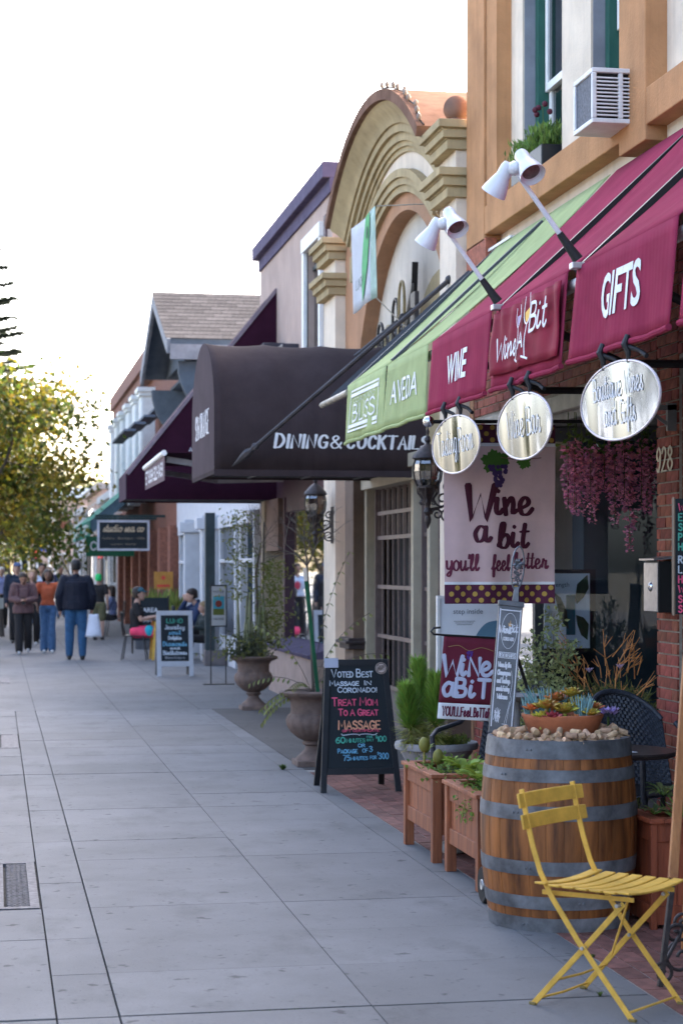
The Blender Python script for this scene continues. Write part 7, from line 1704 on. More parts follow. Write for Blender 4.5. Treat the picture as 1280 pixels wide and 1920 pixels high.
# ------------------------------------------------------------------ window pots upstairs
for (x, y, nm, tall) in ((3.93, 13.32, 'black pot of leafy plants with dark red flowers on the upper sill', 1), (3.93, 13.82, 'smaller pot of yellow-green plants at the far end of the upper sill', 0)):
    t = thing('window_pot', nm, 'plant pot', (x, y, 4.56)); MB().bx(x - .07, x + .10, y - .16, y + .16, 4.558, 4.72).build('pot', M_BLACK, t, bevel=.008); mb = MB(); rnd = random.Random(y)
    for k in range(420 if tall else 240):
        b = V(x + rnd.gauss(0, .05), y + rnd.gauss(0, .09), 4.70 + rnd.uniform(0, .14)); leaf(mb, b, V(rnd.gauss(0, .4), rnd.gauss(0, .4), 1), rdir(rnd), rnd.uniform(.05, .1), .02)
    mb.build('leaves', M_TRAIL, t, fixn=False)
    if tall:
        for q in range(5): MB().sph((x - .02 + rnd.gauss(0, .03), y + rnd.gauss(0, .07), 4.93 + rnd.uniform(0, .1)), .022, 8, 6).build('flower', mat('dark red flower', (0.10, .012, .03), .7), t)
        MB().tube([(x, y, 4.7), (x, y + .05, 5.05)], .003, 4).build('stem', M_TRAIL, t)
# air conditioner in the upper window
acu = thing('air_conditioner', 'white window air conditioner jutting out of the upper storey', 'air conditioner', (3.8, 11.36, 4.4))
M_ACW = mat('ac white', (0.66, 0.66, 0.66), .5, .06, 10)
ax0, ax1, ay0, ay1, az0, az1 = 3.60, 4.1, 11.17, 11.56, 4.40, 4.74
f = MB(); f.bx(ax0, ax1, ay0, ay1, az0, az0 + .03).bx(ax0, ax1, ay0, ay1, az1 - .03, az1).bx(ax0, ax0 + .03, ay0, ay0 + .03, az0 + .03, az1 - .03).bx(ax0, ax0 + .03, ay1 - .03, ay1, az0 + .03, az1 - .03).bx(ax0 + .17, ax0 + .2, ay0 + .002, ay0 + .03, az0 + .03, az1 - .03); f.build('casing', M_ACW, acu, bevel=.006)
MB().bx(ax0 + .012, ax0 + .02, ay0 + .03, ay1 - .03, az0 + .03, az1 - .03).build('rear_grille', mat('ac grille', (0.10, .11, .14), .7, .3, 60), acu); MB().bx(ax0 + .03, ax1, ay0 + .03, ay1 - .03, az0 + .03, az1 - .03).build('core', M_DARK, acu)
for k in range(11): MB().bx(ax0 + .03, ax0 + .42, ay0 + .004, ay0 + .022, az0 + .045 + k * .023, az0 + .054 + k * .023).build('louvre', M_ACW, acu)
# ------------------------------------------------------------------ people
def remesh(mb, name, m, parent, vox, smooth_it=6, infl=0):
    """fuse overlapping lofts into one continuous skin"""
    o = mb.build(name, m, None, fixn=True); me0 = o.data
    r = o.modifiers.new('r', 'REMESH'); r.mode = 'VOXEL'; r.voxel_size = vox
    s = o.modifiers.new('s', 'SMOOTH'); s.iterations = smooth_it; s.factor = 0.5
    dg = bpy.context.evaluated_depsgraph_get(); me = bpy.data.meshes.new_from_object(o.evaluated_get(dg))
    o.modifiers.clear(); o.data = me; bpy.data.meshes.remove(me0); me.name = name
    me.shade_smooth()
    if not me.materials: me.materials.append(m)
    o.parent = parent
    return o
def loft(mb, rings, n=14, M=None):
    o = len(mb.v); k = len(rings)
    for (cx, cy, cz, rx, ry) in rings:
        for j in range(n):
            a = 2 * math.pi * j / n; p = V(cx + rx * math.cos(a), cy + ry * math.sin(a), cz); mb.v.append(M @ p if M else p)
    for i in range(k - 1):
        for j in range(n): a = o + i * n + j; b = o + i * n + (j + 1) % n; mb.f.append((a, b, b + n, a + n))
    mb.f.append(tuple(o + j for j in range(n - 1, -1, -1))); mb.f.append(tuple(o + (k - 1) * n + j for j in range(n)))
def limb(mb, pts, rs, n=10):
    mb.tube(pts, rs, n)
    for p, r in zip(pts, rs): mb.sph(p, r, 8, 6)
STAND = dict(pel=(0, 0, .95), lean=0.0, head=(0, -0.01, 1.635), hl=(-.09, 0, .93), kl=(-.10, -.02, .50), al=(-.10, .02, .085), hr=(.09, 0, .93), kr=(.10, -.02, .50), ar=(.10, .02, .085),
             sl=(-.185, 0, 1.42), el=(-.235, .03, 1.14), wl=(-.235, -.04, .90), sr=(.185, 0, 1.42), er=(.235, .03, 1.14), wr=(.235, -.04, .90), tl=(0, -1, 0), tr=(0, -1, 0), fl=(0, -.15, -1), fr=(0, -.15, -1))
WALK = dict(STAND, kl=(-.095, -.10, .51), al=(-.09, -.18, .09), kr=(.10, .03, .50), ar=(.10, .20, .13), wl=(-.24, .02, .90), wr=(.24, -.12, .92))
SIT = dict(STAND, pel=(0, 0, .50), head=(0, -.05, 1.17), hl=(-.09, 0, .50), hr=(.09, 0, .50), kl=(-.12, -.42, .50), kr=(.12, -.42, .50), al=(-.12, -.40, .085), ar=(.12, -.40, .085), sl=(-.185, -.01, .96), sr=(.185, -.01, .96),
           el=(-.24, -.10, .72), er=(.24, -.10, .72), wl=(-.15, -.33, .76), wr=(.15, -.33, .76), fl=(.3, -1, -.1), fr=(-.3, -1, -.1))
def person(label, loc, rz, height, pose, skin, top, bottom, hair, shoes, sleeve='long', legs='long', build=1.0, hat=None, hairlen=0, jacket=0.0, quilt=0, vox=0.011, female=False, extra=None, crop=0, group='people on the pavement'):
    t = thing('person', label, 'person', loc, rz, group); k = height / 1.75
    J = {q: (Vector(v) if isinstance(v, tuple) else v) for q, v in pose.items()}
    W = Matrix.Translation(Vector(loc)) @ Matrix.Rotation(rz, 4, 'Z') @ Matrix.Scale(k, 4)
    b = build; px, py, pz = J['pel']; sh = (J['sl'] + J['sr']) / 2; hd = J['head']
    def spine(f): return J['pel'] + (sh - J['pel']) * f
    def torso(mb, e=0.0, f0=-0.1, f1=1.0, hipw=None):
        prof = [(-0.16, .125, .10), (-0.05, .165, .115), (0.10, .168, .118), (0.32, .142, .105), (0.55, .158, .115), (0.78, .178, .118), (0.92, .170, .10), (1.02, .11, .08)]
        if female: prof = [(-0.16, .13, .10), (-0.05, .172, .12), (0.10, .165, .115), (0.34, .125, .095), (0.58, .145, .12), (0.78, .155, .108), (0.92, .145, .09), (1.02, .10, .075)]
        rg = []
        for f, rx, ry in prof:
            if f < f0 - 1e-6 or f > f1 + 1e-6: continue
            c = spine(f); rg.append((c.x, c.y, c.z, rx * b + e, ry * b + e))
        loft(mb, rg)
    def arm(mb, s, e=0.0, cut=1.0):
        S, E, Wr = J['s' + s], J['e' + s], J['w' + s]
        if cut >= 1: limb(mb, [S, (S + E) / 2, E, (E + Wr) / 2, Wr], [.056 * b + e, .05 * b + e, .042 * b + e, .04 * b + e, .03 + e * .8])
        else: limb(mb, [S, S + (E - S) * cut * .5, S + (E - S) * cut], [.06 * b + e, .055 * b + e, .052 * b + e])
    def leg(mb, s, e=0.0, cut=1.0, wide=0.0):
        Hp, K, A = J['h' + s], J['k' + s], J['a' + s]
        if cut >= 1: limb(mb, [Hp, (Hp + K) / 2, K, K + (A - K) * .35, A], [.088 * b + e, .075 * b + e, .058 * b + e + wide * .3, .056 * b + e + wide * .7, .042 + e + wide])
        else: limb(mb, [Hp, Hp + (K - Hp) * cut * .5, Hp + (K - Hp) * cut], [.092 * b + e, .084 * b + e, .082 * b + e])
    body = MB(); torso(body); nb = sh + V(0, 0, .03)
    limb(body, [nb, (nb * .4 + hd * .6) + V(0, .02, -.06)], [.062, .054])
    HM = Matrix.Translation(hd)
    if 'nod' in J: HM = HM @ Matrix.Rotation(J['nod'], 4, 'X')
    if 'turn' in J: HM = HM @ Matrix.Rotation(J['turn'], 4, 'Z')
    loft(body, [(0, -.035, -.115, .030, .034), (0, -.028, -.10, .048, .058), (0, -.015, -.06, .064, .082), (0, 0, 0, .074, .095), (0, .006, .045, .077, .098), (0, .01, .085, .062, .08), (0, .01, .108, .03, .04)], 16, HM)
    nose = [HM @ V(0, -.092, .02), HM @ V(0, -.118, -.022), HM @ V(0, -.10, -.035)]; limb(body, nose, [.010, .0155, .013], 6)
    for s in (-1, 1): body.sph(HM @ V(s * .077, .012, -.01), .026, 8, 6, (.45, .8, 1.2))
    for s in 'lr':
        arm(body, s); leg(body, s)
        A = J['a' + s]; tdir = J['t' + s]; limb(body, [A + V(0, .03, -.045), A + tdir * .07 + V(0, 0, -.055), A + tdir * .15 + V(0, 0, -.065)], [.035, .036, .026])
        Wr = J['w' + s]; fd = J['f' + s].normalized(); sg = -1 if s == 'l' else 1
        side = fd.cross(V(0, 0, 1)); side = side.normalized() if side.length > .2 else V(0, 1, 0)
        side = V(0, -1, 0) if abs(fd.z) > .8 else side
        limb(body, [Wr, Wr + fd * .05, Wr + fd * .085], [.028, .030, .028], 8)
        cn_ = side.cross(fd).normalized() * -sg
        for q, (off, ln) in enumerate(((-.028, .062), (-.010, .075), (.010, .072), (.027, .055))):
            r0 = Wr + fd * .085 + side * off; m1 = r0 + fd * ln * .5; m2 = r0 + fd * ln * .85 + cn_ * ln * .35; limb(body, [r0, m1, m2], [.0095, .009, .008], 6)
        th = Wr + fd * .03 + side * -.03; limb(body, [th, th + (fd + side * -.9).normalized() * .035, th + (fd * 1.2 + side * -.6).normalized() * .07], [.012, .011, .009], 6)
    def fin(mb, name, m, v, it=5):
        mb.v = [W @ p for p in mb.v]; o = remesh(mb, name, m, None, v * k, it)
        o.data.transform(WM(t).inverted()); o.parent = t; return o
    fin(body, 'body', skin, vox)
    eyes = MB()
    for s in (-1, 1): eyes.sph(HM @ V(s * .030, -.086, .012), .010, 8, 6, (1.2, .6, .8))
    eyes.sph(HM @ V(0, -.094, -.062), .018, 8, 6, (1.1, .35, .3))
    eyes.v = [W @ p for p in eyes.v]; eyes.build('face_features', mat('eye dark', (.03, .018, .016), .5), t)
    tp = MB(); e = .012 + jacket
    torso(tp, e, -0.05 if jacket > .02 else (.05 if not crop else crop), 1.0)
    if jacket > .02: c = spine(-.1); loft(tp, [(c.x, c.y, c.z - .04, .17 * b + e, .125 * b + e), (c.x, c.y, c.z + .1, .17 * b + e, .125 * b + e)])
    for s in 'lr': arm(tp, s, .012 + jacket * .8, {'long': 1.0, 'short': .62, 'none': .12}[sleeve])
    for s in 'lr': limb(tp, [nb + V(0, .012, -.03), J['s' + s] + V(0, .01, .0)], [.068 + jacket * .5, .058 * b + jacket * .5])
    if sleeve == 'long': limb(tp, [nb + V(0, .01, -.02), nb + V(0, .02, .03)], [.075, .066])
    if quilt:
        tb2 = MB()
        for i in range(13):
            f = -.12 + 1.1 * i / 12; c = spine(f); w2 = .178 * b + jacket + (.012 if f > .1 else .016) - (.05 if f > .93 else 0); loft(tb2, [(c.x, c.y, c.z - .012, w2 + .004, w2 * .70), (c.x, c.y, c.z + .012, w2 + .004, w2 * .70)])
        tp.v += []; o = len(tp.v); tp.v += tb2.v; tp.f += [tuple(q + o for q in f) for f in tb2.f]
        for s in 'lr':
            S, E, Wr = J['s' + s], J['e' + s], J['w' + s]
            for i in range(11):
                p = S + (E - S) * i / 6 if i <= 6 else E + (Wr - E) * (i - 6) / 4.5; tp.sph(p, .056 * b + jacket * .7 - .0014 * i, 10, 6, (1, 1, .5))
    fin(tp, 'top', top, .012 if quilt else .016, 2 if quilt else 5)
    bt = MB()
    if legs != 'skirt':
        torso(bt, .008, -.2, .13)
        for s in 'lr': leg(bt, s, .014 + (.012 if legs == 'short' else 0), 1.0 if legs in ('long', 'wide') else .78, .03 if legs == 'wide' else .008)
    fin(bt, 'trousers' if legs != 'short' else 'shorts', bottom, .015)
    for s in 'lr':
        shb = MB(); A = J['a' + s]; td = J['t' + s]; limb(shb, [A + V(0, 0, -.01) - td * .02, A + V(0, 0, -.05) - td * .035, A + td * .06 + V(0, 0, -.055), A + td * .165 + V(0, 0, -.062)], [.042, .04, .043, .033], 10)
        fin(shb, 'shoe', shoes, .014)
    hb = MB()
    if hair:
        loft(hb, [(0, .035, -.07, .076, .07), (0, .028, -.01, .088, .09), (0, .016, .045, .091, .110), (0, .012, .095, .078, .097), (0, .012, .130, .036, .048)], 14, HM @ Matrix.Translation(V(0, .012, .0)))
        if hairlen: 
            for q in range(9): a = (q - 4) * .36; p = V(math.sin(a) * .085, .03 + math.cos(a) * .07, .03); limb(hb, [HM @ p, HM @ (p + V(math.sin(a) * .02, .01, -hairlen * .5)), HM @ (p + V(math.sin(a) * .01, .0, -hairlen))], [.03, .034, .022], 6)
        fin(hb, 'hair', hair, .012, 3)
    if hat == 'cap' or hat == 'beret':
        hm = MB(); loft(hm, [(0, .01, .035, .086, .106), (0, .012, .075, .086, .106), (0, .012, .11, .062, .08), (0, .012, .128, .02, .03)], 14, HM)
        loft(hm, [(0, -.12, .038, .07, .06), (0, -.12, .05, .066, .056)], 12, HM); fin(hm, 'hat', J['hatm'], .010, 3)
    if extra: extra(t, W, J, HM, fin)
    return t
SK1 = mat('skin fair', (.46, .27, .20), .55, .06, 8); SK2 = mat('skin tan', (.30, .155, .10), .55, .06, 8); SK3 = mat('skin brown', (.13, .065, .042), .5, .06, 8)
H_BLK = mat('black hair', (.012, .010, .010), .5, .2, 30); H_BRN = mat('brown hair', (.028, .016, .011), .55, .2, 30); H_BLD = mat('blond hair', (.30, .2, .10), .6, .2, 30); H_WHT = mat('white hair', (.6, .58, .55), .7, .1, 30)
JEAN = mat('blue jeans', (.055, .115, .22), .85, .12, 14, bump=.15); DKJ = mat('bright blue jeans', (.030, .095, .20), .85, .12, 14, bump=.15); BLKT = mat('black cloth', (.016, .014, .015), .85, .1, 14); NAVY = mat('navy cloth', (.012, .018, .035), .85, .1, 14)
WSH = mat('white sneakers', (.5, .5, .5), .6); BSH = mat('black shoes', (.015, .014, .014), .5)
PUFF = mat('navy puffer', (.013, .015, .026), .6, .1, 10, spec=.15)
person('man in a dark quilted jacket and blue jeans walking away, carrying a white bag', (1.42, 34.5, 0), math.pi, 1.83, dict(WALK, kl=(-.11, -.05, .51), al=(-.115, -.02, .085), kr=(.105, -.06, .51), ar=(.11, -.10, .09), wr=(.27, -.03, .88), er=(.29, .03, 1.12), wl=(-.27, -.05, .90), el=(-.285, .03, 1.13), sl=(-.195, 0, 1.385), sr=(.195, 0, 1.385), head=(0, -.01, 1.62)), SK2, PUFF, DKJ, H_BLK, BSH, build=1.15, jacket=.022, quilt=1)
def backpack(t, W, J, HM, fin):
    m = MB()
    for s in (-1, 1): limb(m, [V(s * .10, -.125, 1.15), V(s * .11, -.14, 1.33), V(s * .11, -.06, 1.46)], [.022, .022, .022], 6)
    loft(m, [(0, .18, 1.05, .13, .07), (0, .18, 1.4, .12, .07)]); fin(m, 'backpack', mat('maroon strap', (.05, .012, .02), .7), .014)
    p = MB().box(V(0, -.30, 1.12), (.075, .012, .14)); p.v = [W @ q for q in p.v]; p.build('phone', M_BLACK, t)
person('woman in a mauve-brown hoodie and wide black trousers looking down at a phone', (0.52, 37.1, 0), 0.0, 1.60, dict(WALK, head=(0, -.05, 1.60), nod=.55, el=(-.25, -.04, 1.16), er=(.25, -.04, 1.16), wl=(-.07, -.27, 1.13), wr=(.07, -.27, 1.13), fl=(.8, -.6, .1), fr=(-.8, -.6, .1)), SK2, mat('mauve hoodie', (.115, .062, .062), .9, .1, 12), BLKT, H_BRN, WSH, legs='wide', build=1.12, jacket=.022, female=True, extra=backpack)
person('woman in a rust-orange top, open cardigan and wide blue jeans', (1.0, 37.6, 0), 0.05, 1.63, dict(WALK, kl=(-.08, -.04, .51), al=(-.085, -.05, .09), kr=(.08, -.1, .51), ar=(.075, -.16, .09), el=(-.27, .03, 1.15), wl=(-.22, -.14, .98), er=(.26, .04, 1.14), wr=(.26, -.02, .92)), SK3, mat('rust top', (.42, .085, .030), .8, .08, 12), JEAN, H_BLK, WSH, legs='wide', build=.95, female=True, sleeve='short', crop=.1, hairlen=.16)
person('man in a blue cap and dark navy jacket behind the phone walker', (0.46, 42.6, 0), 0.05, 1.78, dict(STAND, hatm=mat('blue cap', (.07, .10, .2), .8)), SK1, NAVY, BLKT, H_BRN, BSH, jacket=.02, hat='cap', vox=.016)
person('blond woman in a black jacket half hidden between two walkers', (0.74, 40.3, 0), 0.0, 1.62, WALK, SK1, BLKT, BLKT, H_BLD, WSH, hairlen=.2, female=True, jacket=.015, vox=.016)
def redprint(t, W, J, HM, fin):
    m = MB().sph(V(.02, -.137, 1.25), .075, 12, 8, (1, .16, 1.3)); m.v = [W @ q for q in m.v]; m.build('print', mat('red print', (.6, .04, .07), .8), t)
person('man in a white T-shirt with a red print coming down the pavement', (1.02, 43.2, 0), 0.0, 1.76, WALK, SK2, mat('white tee', (.55, .58, .66), .85), BLKT, H_BLK, WSH, sleeve='short', extra=redprint, vox=.016)
person('person with bright green hair, black top and khaki shorts seen from behind', (2.33, 44.0, 0), math.pi - .3, 1.52, dict(STAND, er=(.26, -.05, 1.16), wr=(.2, -.22, 1.05)), SK1, BLKT, mat('khaki shorts', (.13, .12, .06), .9), mat('green hair', (.02, .62, .16), .6, .1, 20), BSH, sleeve='short', legs='short', vox=.016)
for i, (x, y, h, c, nm) in enumerate(((1.55, 60, 1.7, (.3, .3, .36), 'far walker in a grey top'), (2.1, 63, 1.72, (.03, .04, .09), 'far walker in a dark blue top'), (0.15, 52, 1.68, (.25, .28, .5), 'distant walker in a lavender top at the left edge'), (1.15, 56, 1.66, (.55, .5, .48), 'far walker in a pale top behind the white T-shirt'), (1.9, 70, 1.7, (.2, .05, .05), 'farthest walker in a dark red top'), (0.62, 64, 1.7, (.45, .5, .6), 'far walker in a light blue top with white hair'))):
    person(nm, (x, y, 0), 0.0, h, WALK, (SK1, SK2)[i % 2], mat('far top %d' % i, c, .85), (BLKT, JEAN)[i % 2], (H_BRN, H_BLK, H_WHT)[i % 3], BSH, vox=.022, female=bool(i % 2))
# shopping bag held by the man
sbg = tag(MB().grid(lambda a, b: V(1.735 + .13 * math.cos(a * 6.283) * (1.15 - .5 * b), 34.45 + .07 * math.sin(a * 6.283) * (1.1 - .6 * b), .42 + .40 * b + .012 * math.sin(a * 25)), 20, 8).build('shopping_bag', mat('white plastic bag', (.62, .64, .72), .6, .05, 9, bump=.3), smooth='all', solid=.002), 'white plastic shopping bag in the hand of the man in the dark jacket', 'bag')

# ------------------------------------------------------------------ café table with its guests
def trim(t, W, J, HM, fin):
    m = MB(); m.sph(V(-.165, -.24, .52), .095, 12, 8, (.75, 1.0, 1.05)); m.v = [W @ q for q in m.v]; m.build('shorts_panel', mat('turquoise cloth', (.02, .38, .50), .8), t)
person('seated man in a teal cap, black T-shirt and pink shorts', (2.50, 34.4, 0), math.pi / 2 - .15, 1.78, dict(SIT, hatm=mat('teal cap', (.035, .115, .15), .85)), SK1, BLKT, mat('pink shorts', (.80, .06, .14), .8), H_BRN, BSH, sleeve='short', legs='short', hat='cap', extra=trim, group='guests at the cafe table')
person('seated dark-haired man in navy leaning on his hand at the cafe table', (3.62, 34.5, 0), -math.pi / 2 + .1, 1.76, dict(SIT, head=(0, -.12, 1.15), nod=.25, wl=(-.03, -.22, 1.03), el=(-.2, -.32, .78), fl=(.1, -.2, 1)), SK1, mat('navy top', (.015, .03, .08), .85), BLKT, H_BRN, BSH, jacket=.012, group='guests at the cafe table')
person('seated child with fair hair beside the man in navy', (3.62, 33.2, 0), -math.pi / 2 + .3, 1.45, dict(SIT, nod=.2), SK1, mat('dark green top', (.02, .03, .03), .85), BLKT, H_BLD, BSH, vox=.014, group='guests at the cafe table')
person('woman in a blue striped shirt seated by the brick piers', (2.78, 46.2, 0), -math.pi / 2 - .2, 1.66, SIT, SK1, mat('blue stripe shirt', (.18, .22, .38), .85, .4, 30), BLKT, H_BRN, WSH, female=True, hairlen=.2, vox=.018)
def metal_chair(x, y, rz, label):
    t = thing('metal_chair', label, 'chair', (x, y, 0), rz, 'black metal cafe chairs'); m = mat('gunmetal', (.03, .028, .03), .4, .15, 12, metal=.4)
    MB().bx(-.19, .19, -.19, .19, .425, .445).build('seat', m, t, local=True, bevel=.01)
    for sx in (-1, 1):
        for sy in (-1, 1): MB().bar((sx * .16, sy * .16, .43), (sx * .225, sy * .225, 0), .05, .018).build('leg', m, t, local=True, bevel=.003)
        MB().tube([(sx * .17, .19, .43), (sx * .17, .22, .6), (sx * .13, .24, .84)], .014, 8).build('back_post', m, t, local=True)
    MB().tube([(-.13, .24, .84), (0, .245, .86), (.13, .24, .84)], .014, 8).build('back_rail', m, t, local=True); MB().bx(-.05, .05, .205, .215, .44, .85).build('back_splat', m, t, local=True)
metal_chair(2.47, 34.4, math.pi / 2 - .15, 'gunmetal cafe chair under the man in the teal cap')
metal_chair(3.68, 34.5, -math.pi / 2 + .1, 'gunmetal cafe chair under the man in navy')
metal_chair(2.84, 46.2, -math.pi / 2 - .2, 'dark cafe chair under the woman in the striped shirt')
tt = thing('cafe_table', 'cafe table with yellow legs between the seated men', 'table', (3.08, 34.4, 0)); MB().bx(2.78, 3.36, 34.05, 34.75, .71, .74).build('top', M_BLACK, tt, bevel=.006)
for x in (2.82, 3.32):
    for y in (34.1, 34.7): MB().bar((x, y, .71), (x + (x - 3.07) * .18, y, 0), .045, .03).build('leg', M_YEL, tt)
for i, (x, y, c, nm) in enumerate(((2.98, 34.3, M_WHITE, 'white cup on the cafe table'), (3.18, 34.55, M_BLACK, 'dark bottle on the cafe table'))):
    tag(MB().lathe([(.03, .74), (.036, .80), (.036, .84 + .1 * i), (.018, .86 + .12 * i), (0, .86 + .12 * i)], (x, y, 0), 12).build('cup' if i == 0 else 'bottle', c, smooth=True), nm, 'cup' if i == 0 else 'bottle')
# barrier banner, snake plants, orange notice
bb = thing('barrier_banner', 'black barrier banner reading AREA INFORMATION behind the cafe table', 'banner', (2.95, 37, 0))
MB().bx(2.62, 3.30, 37.0, 37.01, .25, 1.08).build('panel', M_CB, bb)
for x in (2.61, 3.31): MB().cyl((x, 37, 0), (x, 37, 1.12), .018).build('post', M_IRON, bb)
T = Text2D(); fit_sans(T, 'AREA', 0, .55, .09, .30, bold=.01); fit_sans(T, 'INFORMATION', 0, .36, .09, .6, bold=.01); T.place('lettering', M_LETTER, bb, V(2.96, 37, .25), FX, SZ, .004)
rnd = random.Random(3)
for i in range(3):
    x = 2.95 + i * .3; t = thing('snake_plant', ['left potted snake plant behind the barrier banner', 'middle potted snake plant behind the barrier banner', 'right potted snake plant behind the barrier banner'][i], 'plant', (x, 39, 0), 0, 'snake plants')
    MB().bx(x - .14, x + .14, 38.86, 39.14, 0, .75).build('pot', mat('grey pot', (.12, .12, .13), .8), t); mb = MB()
    for k in range(22): leaf(mb, V(x + rnd.gauss(0, .06), 39 + rnd.gauss(0, .06), .72), V(rnd.gauss(0, .3), rnd.gauss(0, .3), 1), V(0, 1, 0), rnd.uniform(.4, .62), .07, .15)
    mb.build('leaves', foliage('snake plant leaves', (.33, .36, .08), (.13, .19, .05)), t, fixn=False)
on = thing('orange_notice', 'orange wooden notice leaning by the white shop front', 'sign', (3.55, 41.0, 0)); MB().bx(3.36, 3.77, 41.0, 41.03, 1.20, 1.58).build('board', mat('orange board', (.46, .21, .04), .7, .1, 8), on); MB().bx(3.38, 3.41, 41.035, 41.06, 0, 1.2).bx(3.72, 3.75, 41.035, 41.06, 0, 1.2).build('legs', mat('orange board legs', (.2, .1, .04), .7), on)
T = Text2D(); T.disc(.2, .25, .045); T.rect(.06, .34, .05, .1); T.place('print', mat('notice red', (.6, .06, .04), .7), on, V(3.36, 41, 1.2), FX, SZ, .004)

# ------------------------------------------------------------------ white A-board and small sign stand
wb = thing('white_a_board', 'white framed chalkboard of the jewellery shop in front of the cafe table', 'sign', (2.70, 29.1, 0)); WH = .245
def wbp(x, z, d=0, bk=0): f = z; return V(2.705 + x, (29.0 + .2 * f if not bk else 29.5 - .28 * f) + d, z)
def wq(mb, x0, x1, z0, z1, d0, d1, bk=0): mb.hexa([wbp(x0, z0, d0, bk), wbp(x1, z0, d0, bk), wbp(x1, z0, d1, bk), wbp(x0, z0, d1, bk), wbp(x0, z1, d0, bk), wbp(x1, z1, d0, bk), wbp(x1, z1, d1, bk), wbp(x0, z1, d1, bk)])
M_WBF = mat('white wash wood', (.48, .50, .55), .7, .06, 8)
for s in (-1, 1):
    for bk in (0, 1): mb = MB(); wq(mb, s * WH - .032, s * WH + .032, 0, 1.0, -.01, .02, bk); mb.build('leg', M_WBF if not bk else mat('grey wood', (.25, .23, .22), .8), wb, bevel=.003)
for z0, z1 in ((.15, .23), (.93, 1.0)): mb = MB(); wq(mb, -WH + .033, WH - .033, z0, z1, -.008, .018); mb.build('rail', M_WBF, wb, bevel=.003)
mb = MB(); wq(mb, -WH + .033, WH - .033, .23, .93, .002, .01); wcb = mb.build('board', M_CB, wb); wey = (wbp(0, 1) - wbp(0, 0)).normalized()
for txt, z, h, wd, m in (('LUMO', .83, .065, .24, M_CGR), ('Jewelry', .73, .065, .30, M_CW), ('soul', .65, .06, .18, M_CBL), ('Dolphin', .57, .05, .2, M_CW), ('Diamonds', .47, .065, .36, M_CBL), ('and', .42, .035, .15, M_CW), ('Birthstones', .335, .06, .36, M_CW), ('Boutique', .275, .03, .3, mat('faint chalk', (.2, .22, .25), .9))):
    T = Text2D(); fit_hand(T, txt, 0, z, h, .013, wd, jit=.05); T.place('chalk_writing', m, wcb, wbp(0, 0), FX, wey, .006)
ss = thing('sign_stand', 'slim black sign stand with a framed notice by the farther urn', 'sign', (3.12, 26.9, 0))
MB().bx(3.005, 3.02, 26.89, 26.91, 0, 1.4).bx(3.22, 3.235, 26.89, 26.91, 0, 1.4).build('posts', M_BLACK, ss); MB().bx(2.90, 3.34, 26.8, 27.0, 0, .012).build('base', M_BLACK, ss)
MB().bx(3.0, 3.24, 26.87, 26.889, .82, 1.42).build('frame', M_BLACK, ss); MB().bx(3.018, 3.222, 26.862, 26.869, .84, 1.40).build('notice', mat('notice grey', (.42, .42, .42), .7), ss)
T = Text2D(); T.rect(.02, .18, .24, .42); T.place('picture', mat('notice teal', (.05, .3, .38), .7), ss, V(3.018, 26.862, .84), FX, SZ, .003); T = Text2D(); T.rect(.02, .18, .15, .24); T.place('picture', mat('notice green', (.10, .12, .02), .7), ss, V(3.018, 26.862, .84), FX, SZ, .003)
T = Text2D(); T.disc(.10, .31, .05); T.place('picture', mat('notice red fruit', (.2, .03, .02), .7), ss, V(3.018, 26.862, .84), FX, SZ, .006)
T = Text2D(); fit_sans(T, 'NOTICE', .1, .47, .035, .15); fit_sans(T, 'WELCOME', .1, .08, .03, .15); T.place('lettering', M_BLACK, ss, V(3.018, 26.862, .84), FX, SZ, .003)
tag(MB().bx(3.48, 3.95, 32.0, 32.3, 0, .26).build('grey_plinth', mat('grey plinth', (.16, .14, .14), .8), bevel=.01), 'low grey plinth under the dark post by the glass shop front', 'plinth')
MB().bx(3.50, 3.66, 32.05, 32.2, .26, 2.6).build('dark_post', mat('dark teal post', (.03, .045, .05), .6), b4)
# ------------------------------------------------------------------ hanging sign, green awnings, street bits
st_ = thing('hanging_shop_sign', 'black shop sign in a white frame hanging over the pavement', 'sign', (2.96, 45, 2.1))
MB().bx(2.40, 3.53, 45.0, 45.05, 2.12, 2.74).build('board', M_CB, st_)
f = MB(); f.bx(2.35, 2.40, 44.97, 45.07, 2.07, 2.79).bx(3.53, 3.58, 44.97, 45.07, 2.07, 2.79).bx(2.40, 3.53, 44.97, 45.07, 2.07, 2.12).bx(2.40, 3.53, 44.97, 45.07, 2.74, 2.79); f.build('frame', mat('sign frame', (.5, .5, .56), .6), st_)
MB().bx(2.3, 3.95, 45.0, 45.05, 2.86, 2.92).bx(2.3, 3.75, 45.0, 45.05, 2.80, 2.855).build('arm', mat('sign arm green', (.012, .03, .03), .6), st_)
T = Text2D(); fit_hand(T, 'studio sea co', 0, .40, .16, .022, .95, script=True, slant=.2); T.place('lettering', mat('gold ink', (.55, .42, .28), .6), st_, V(2.965, 45, 2.12), FX, SZ, .006)
T = Text2D(); fit_sans(T, 'Gallery - Boutique - Gifts', 0, .22, .06, 1.0); fit_sans(T, 'open daily', 0, .09, .04, .6); tag(T.place('fine_print', mat('dim gold ink', (.25, .2, .15), .6), st_, V(2.965, 45, 2.12), FX, SZ, .006), kind='stuff')
gs_ = thing('green_shop_board', 'plain green shop board behind the hanging black sign', 'sign', (2.7, 47.5, 1.95)); MB().bx(2.20, 3.4, 47.5, 47.55, 1.95, 2.45).build('board', mat('sign green', (.012, .12, .05), .6), gs_); MB().bx(3.3, 3.95, 47.5, 47.55, 2.4, 2.46).build('arm', M_IRON, gs_)
T = Text2D(); T.hand('CO', .12, .16, .2, .035, align='l'); T.place('lettering', M_LETTER, gs_, V(2.2, 47.5, 1.95), FX, SZ, .006)
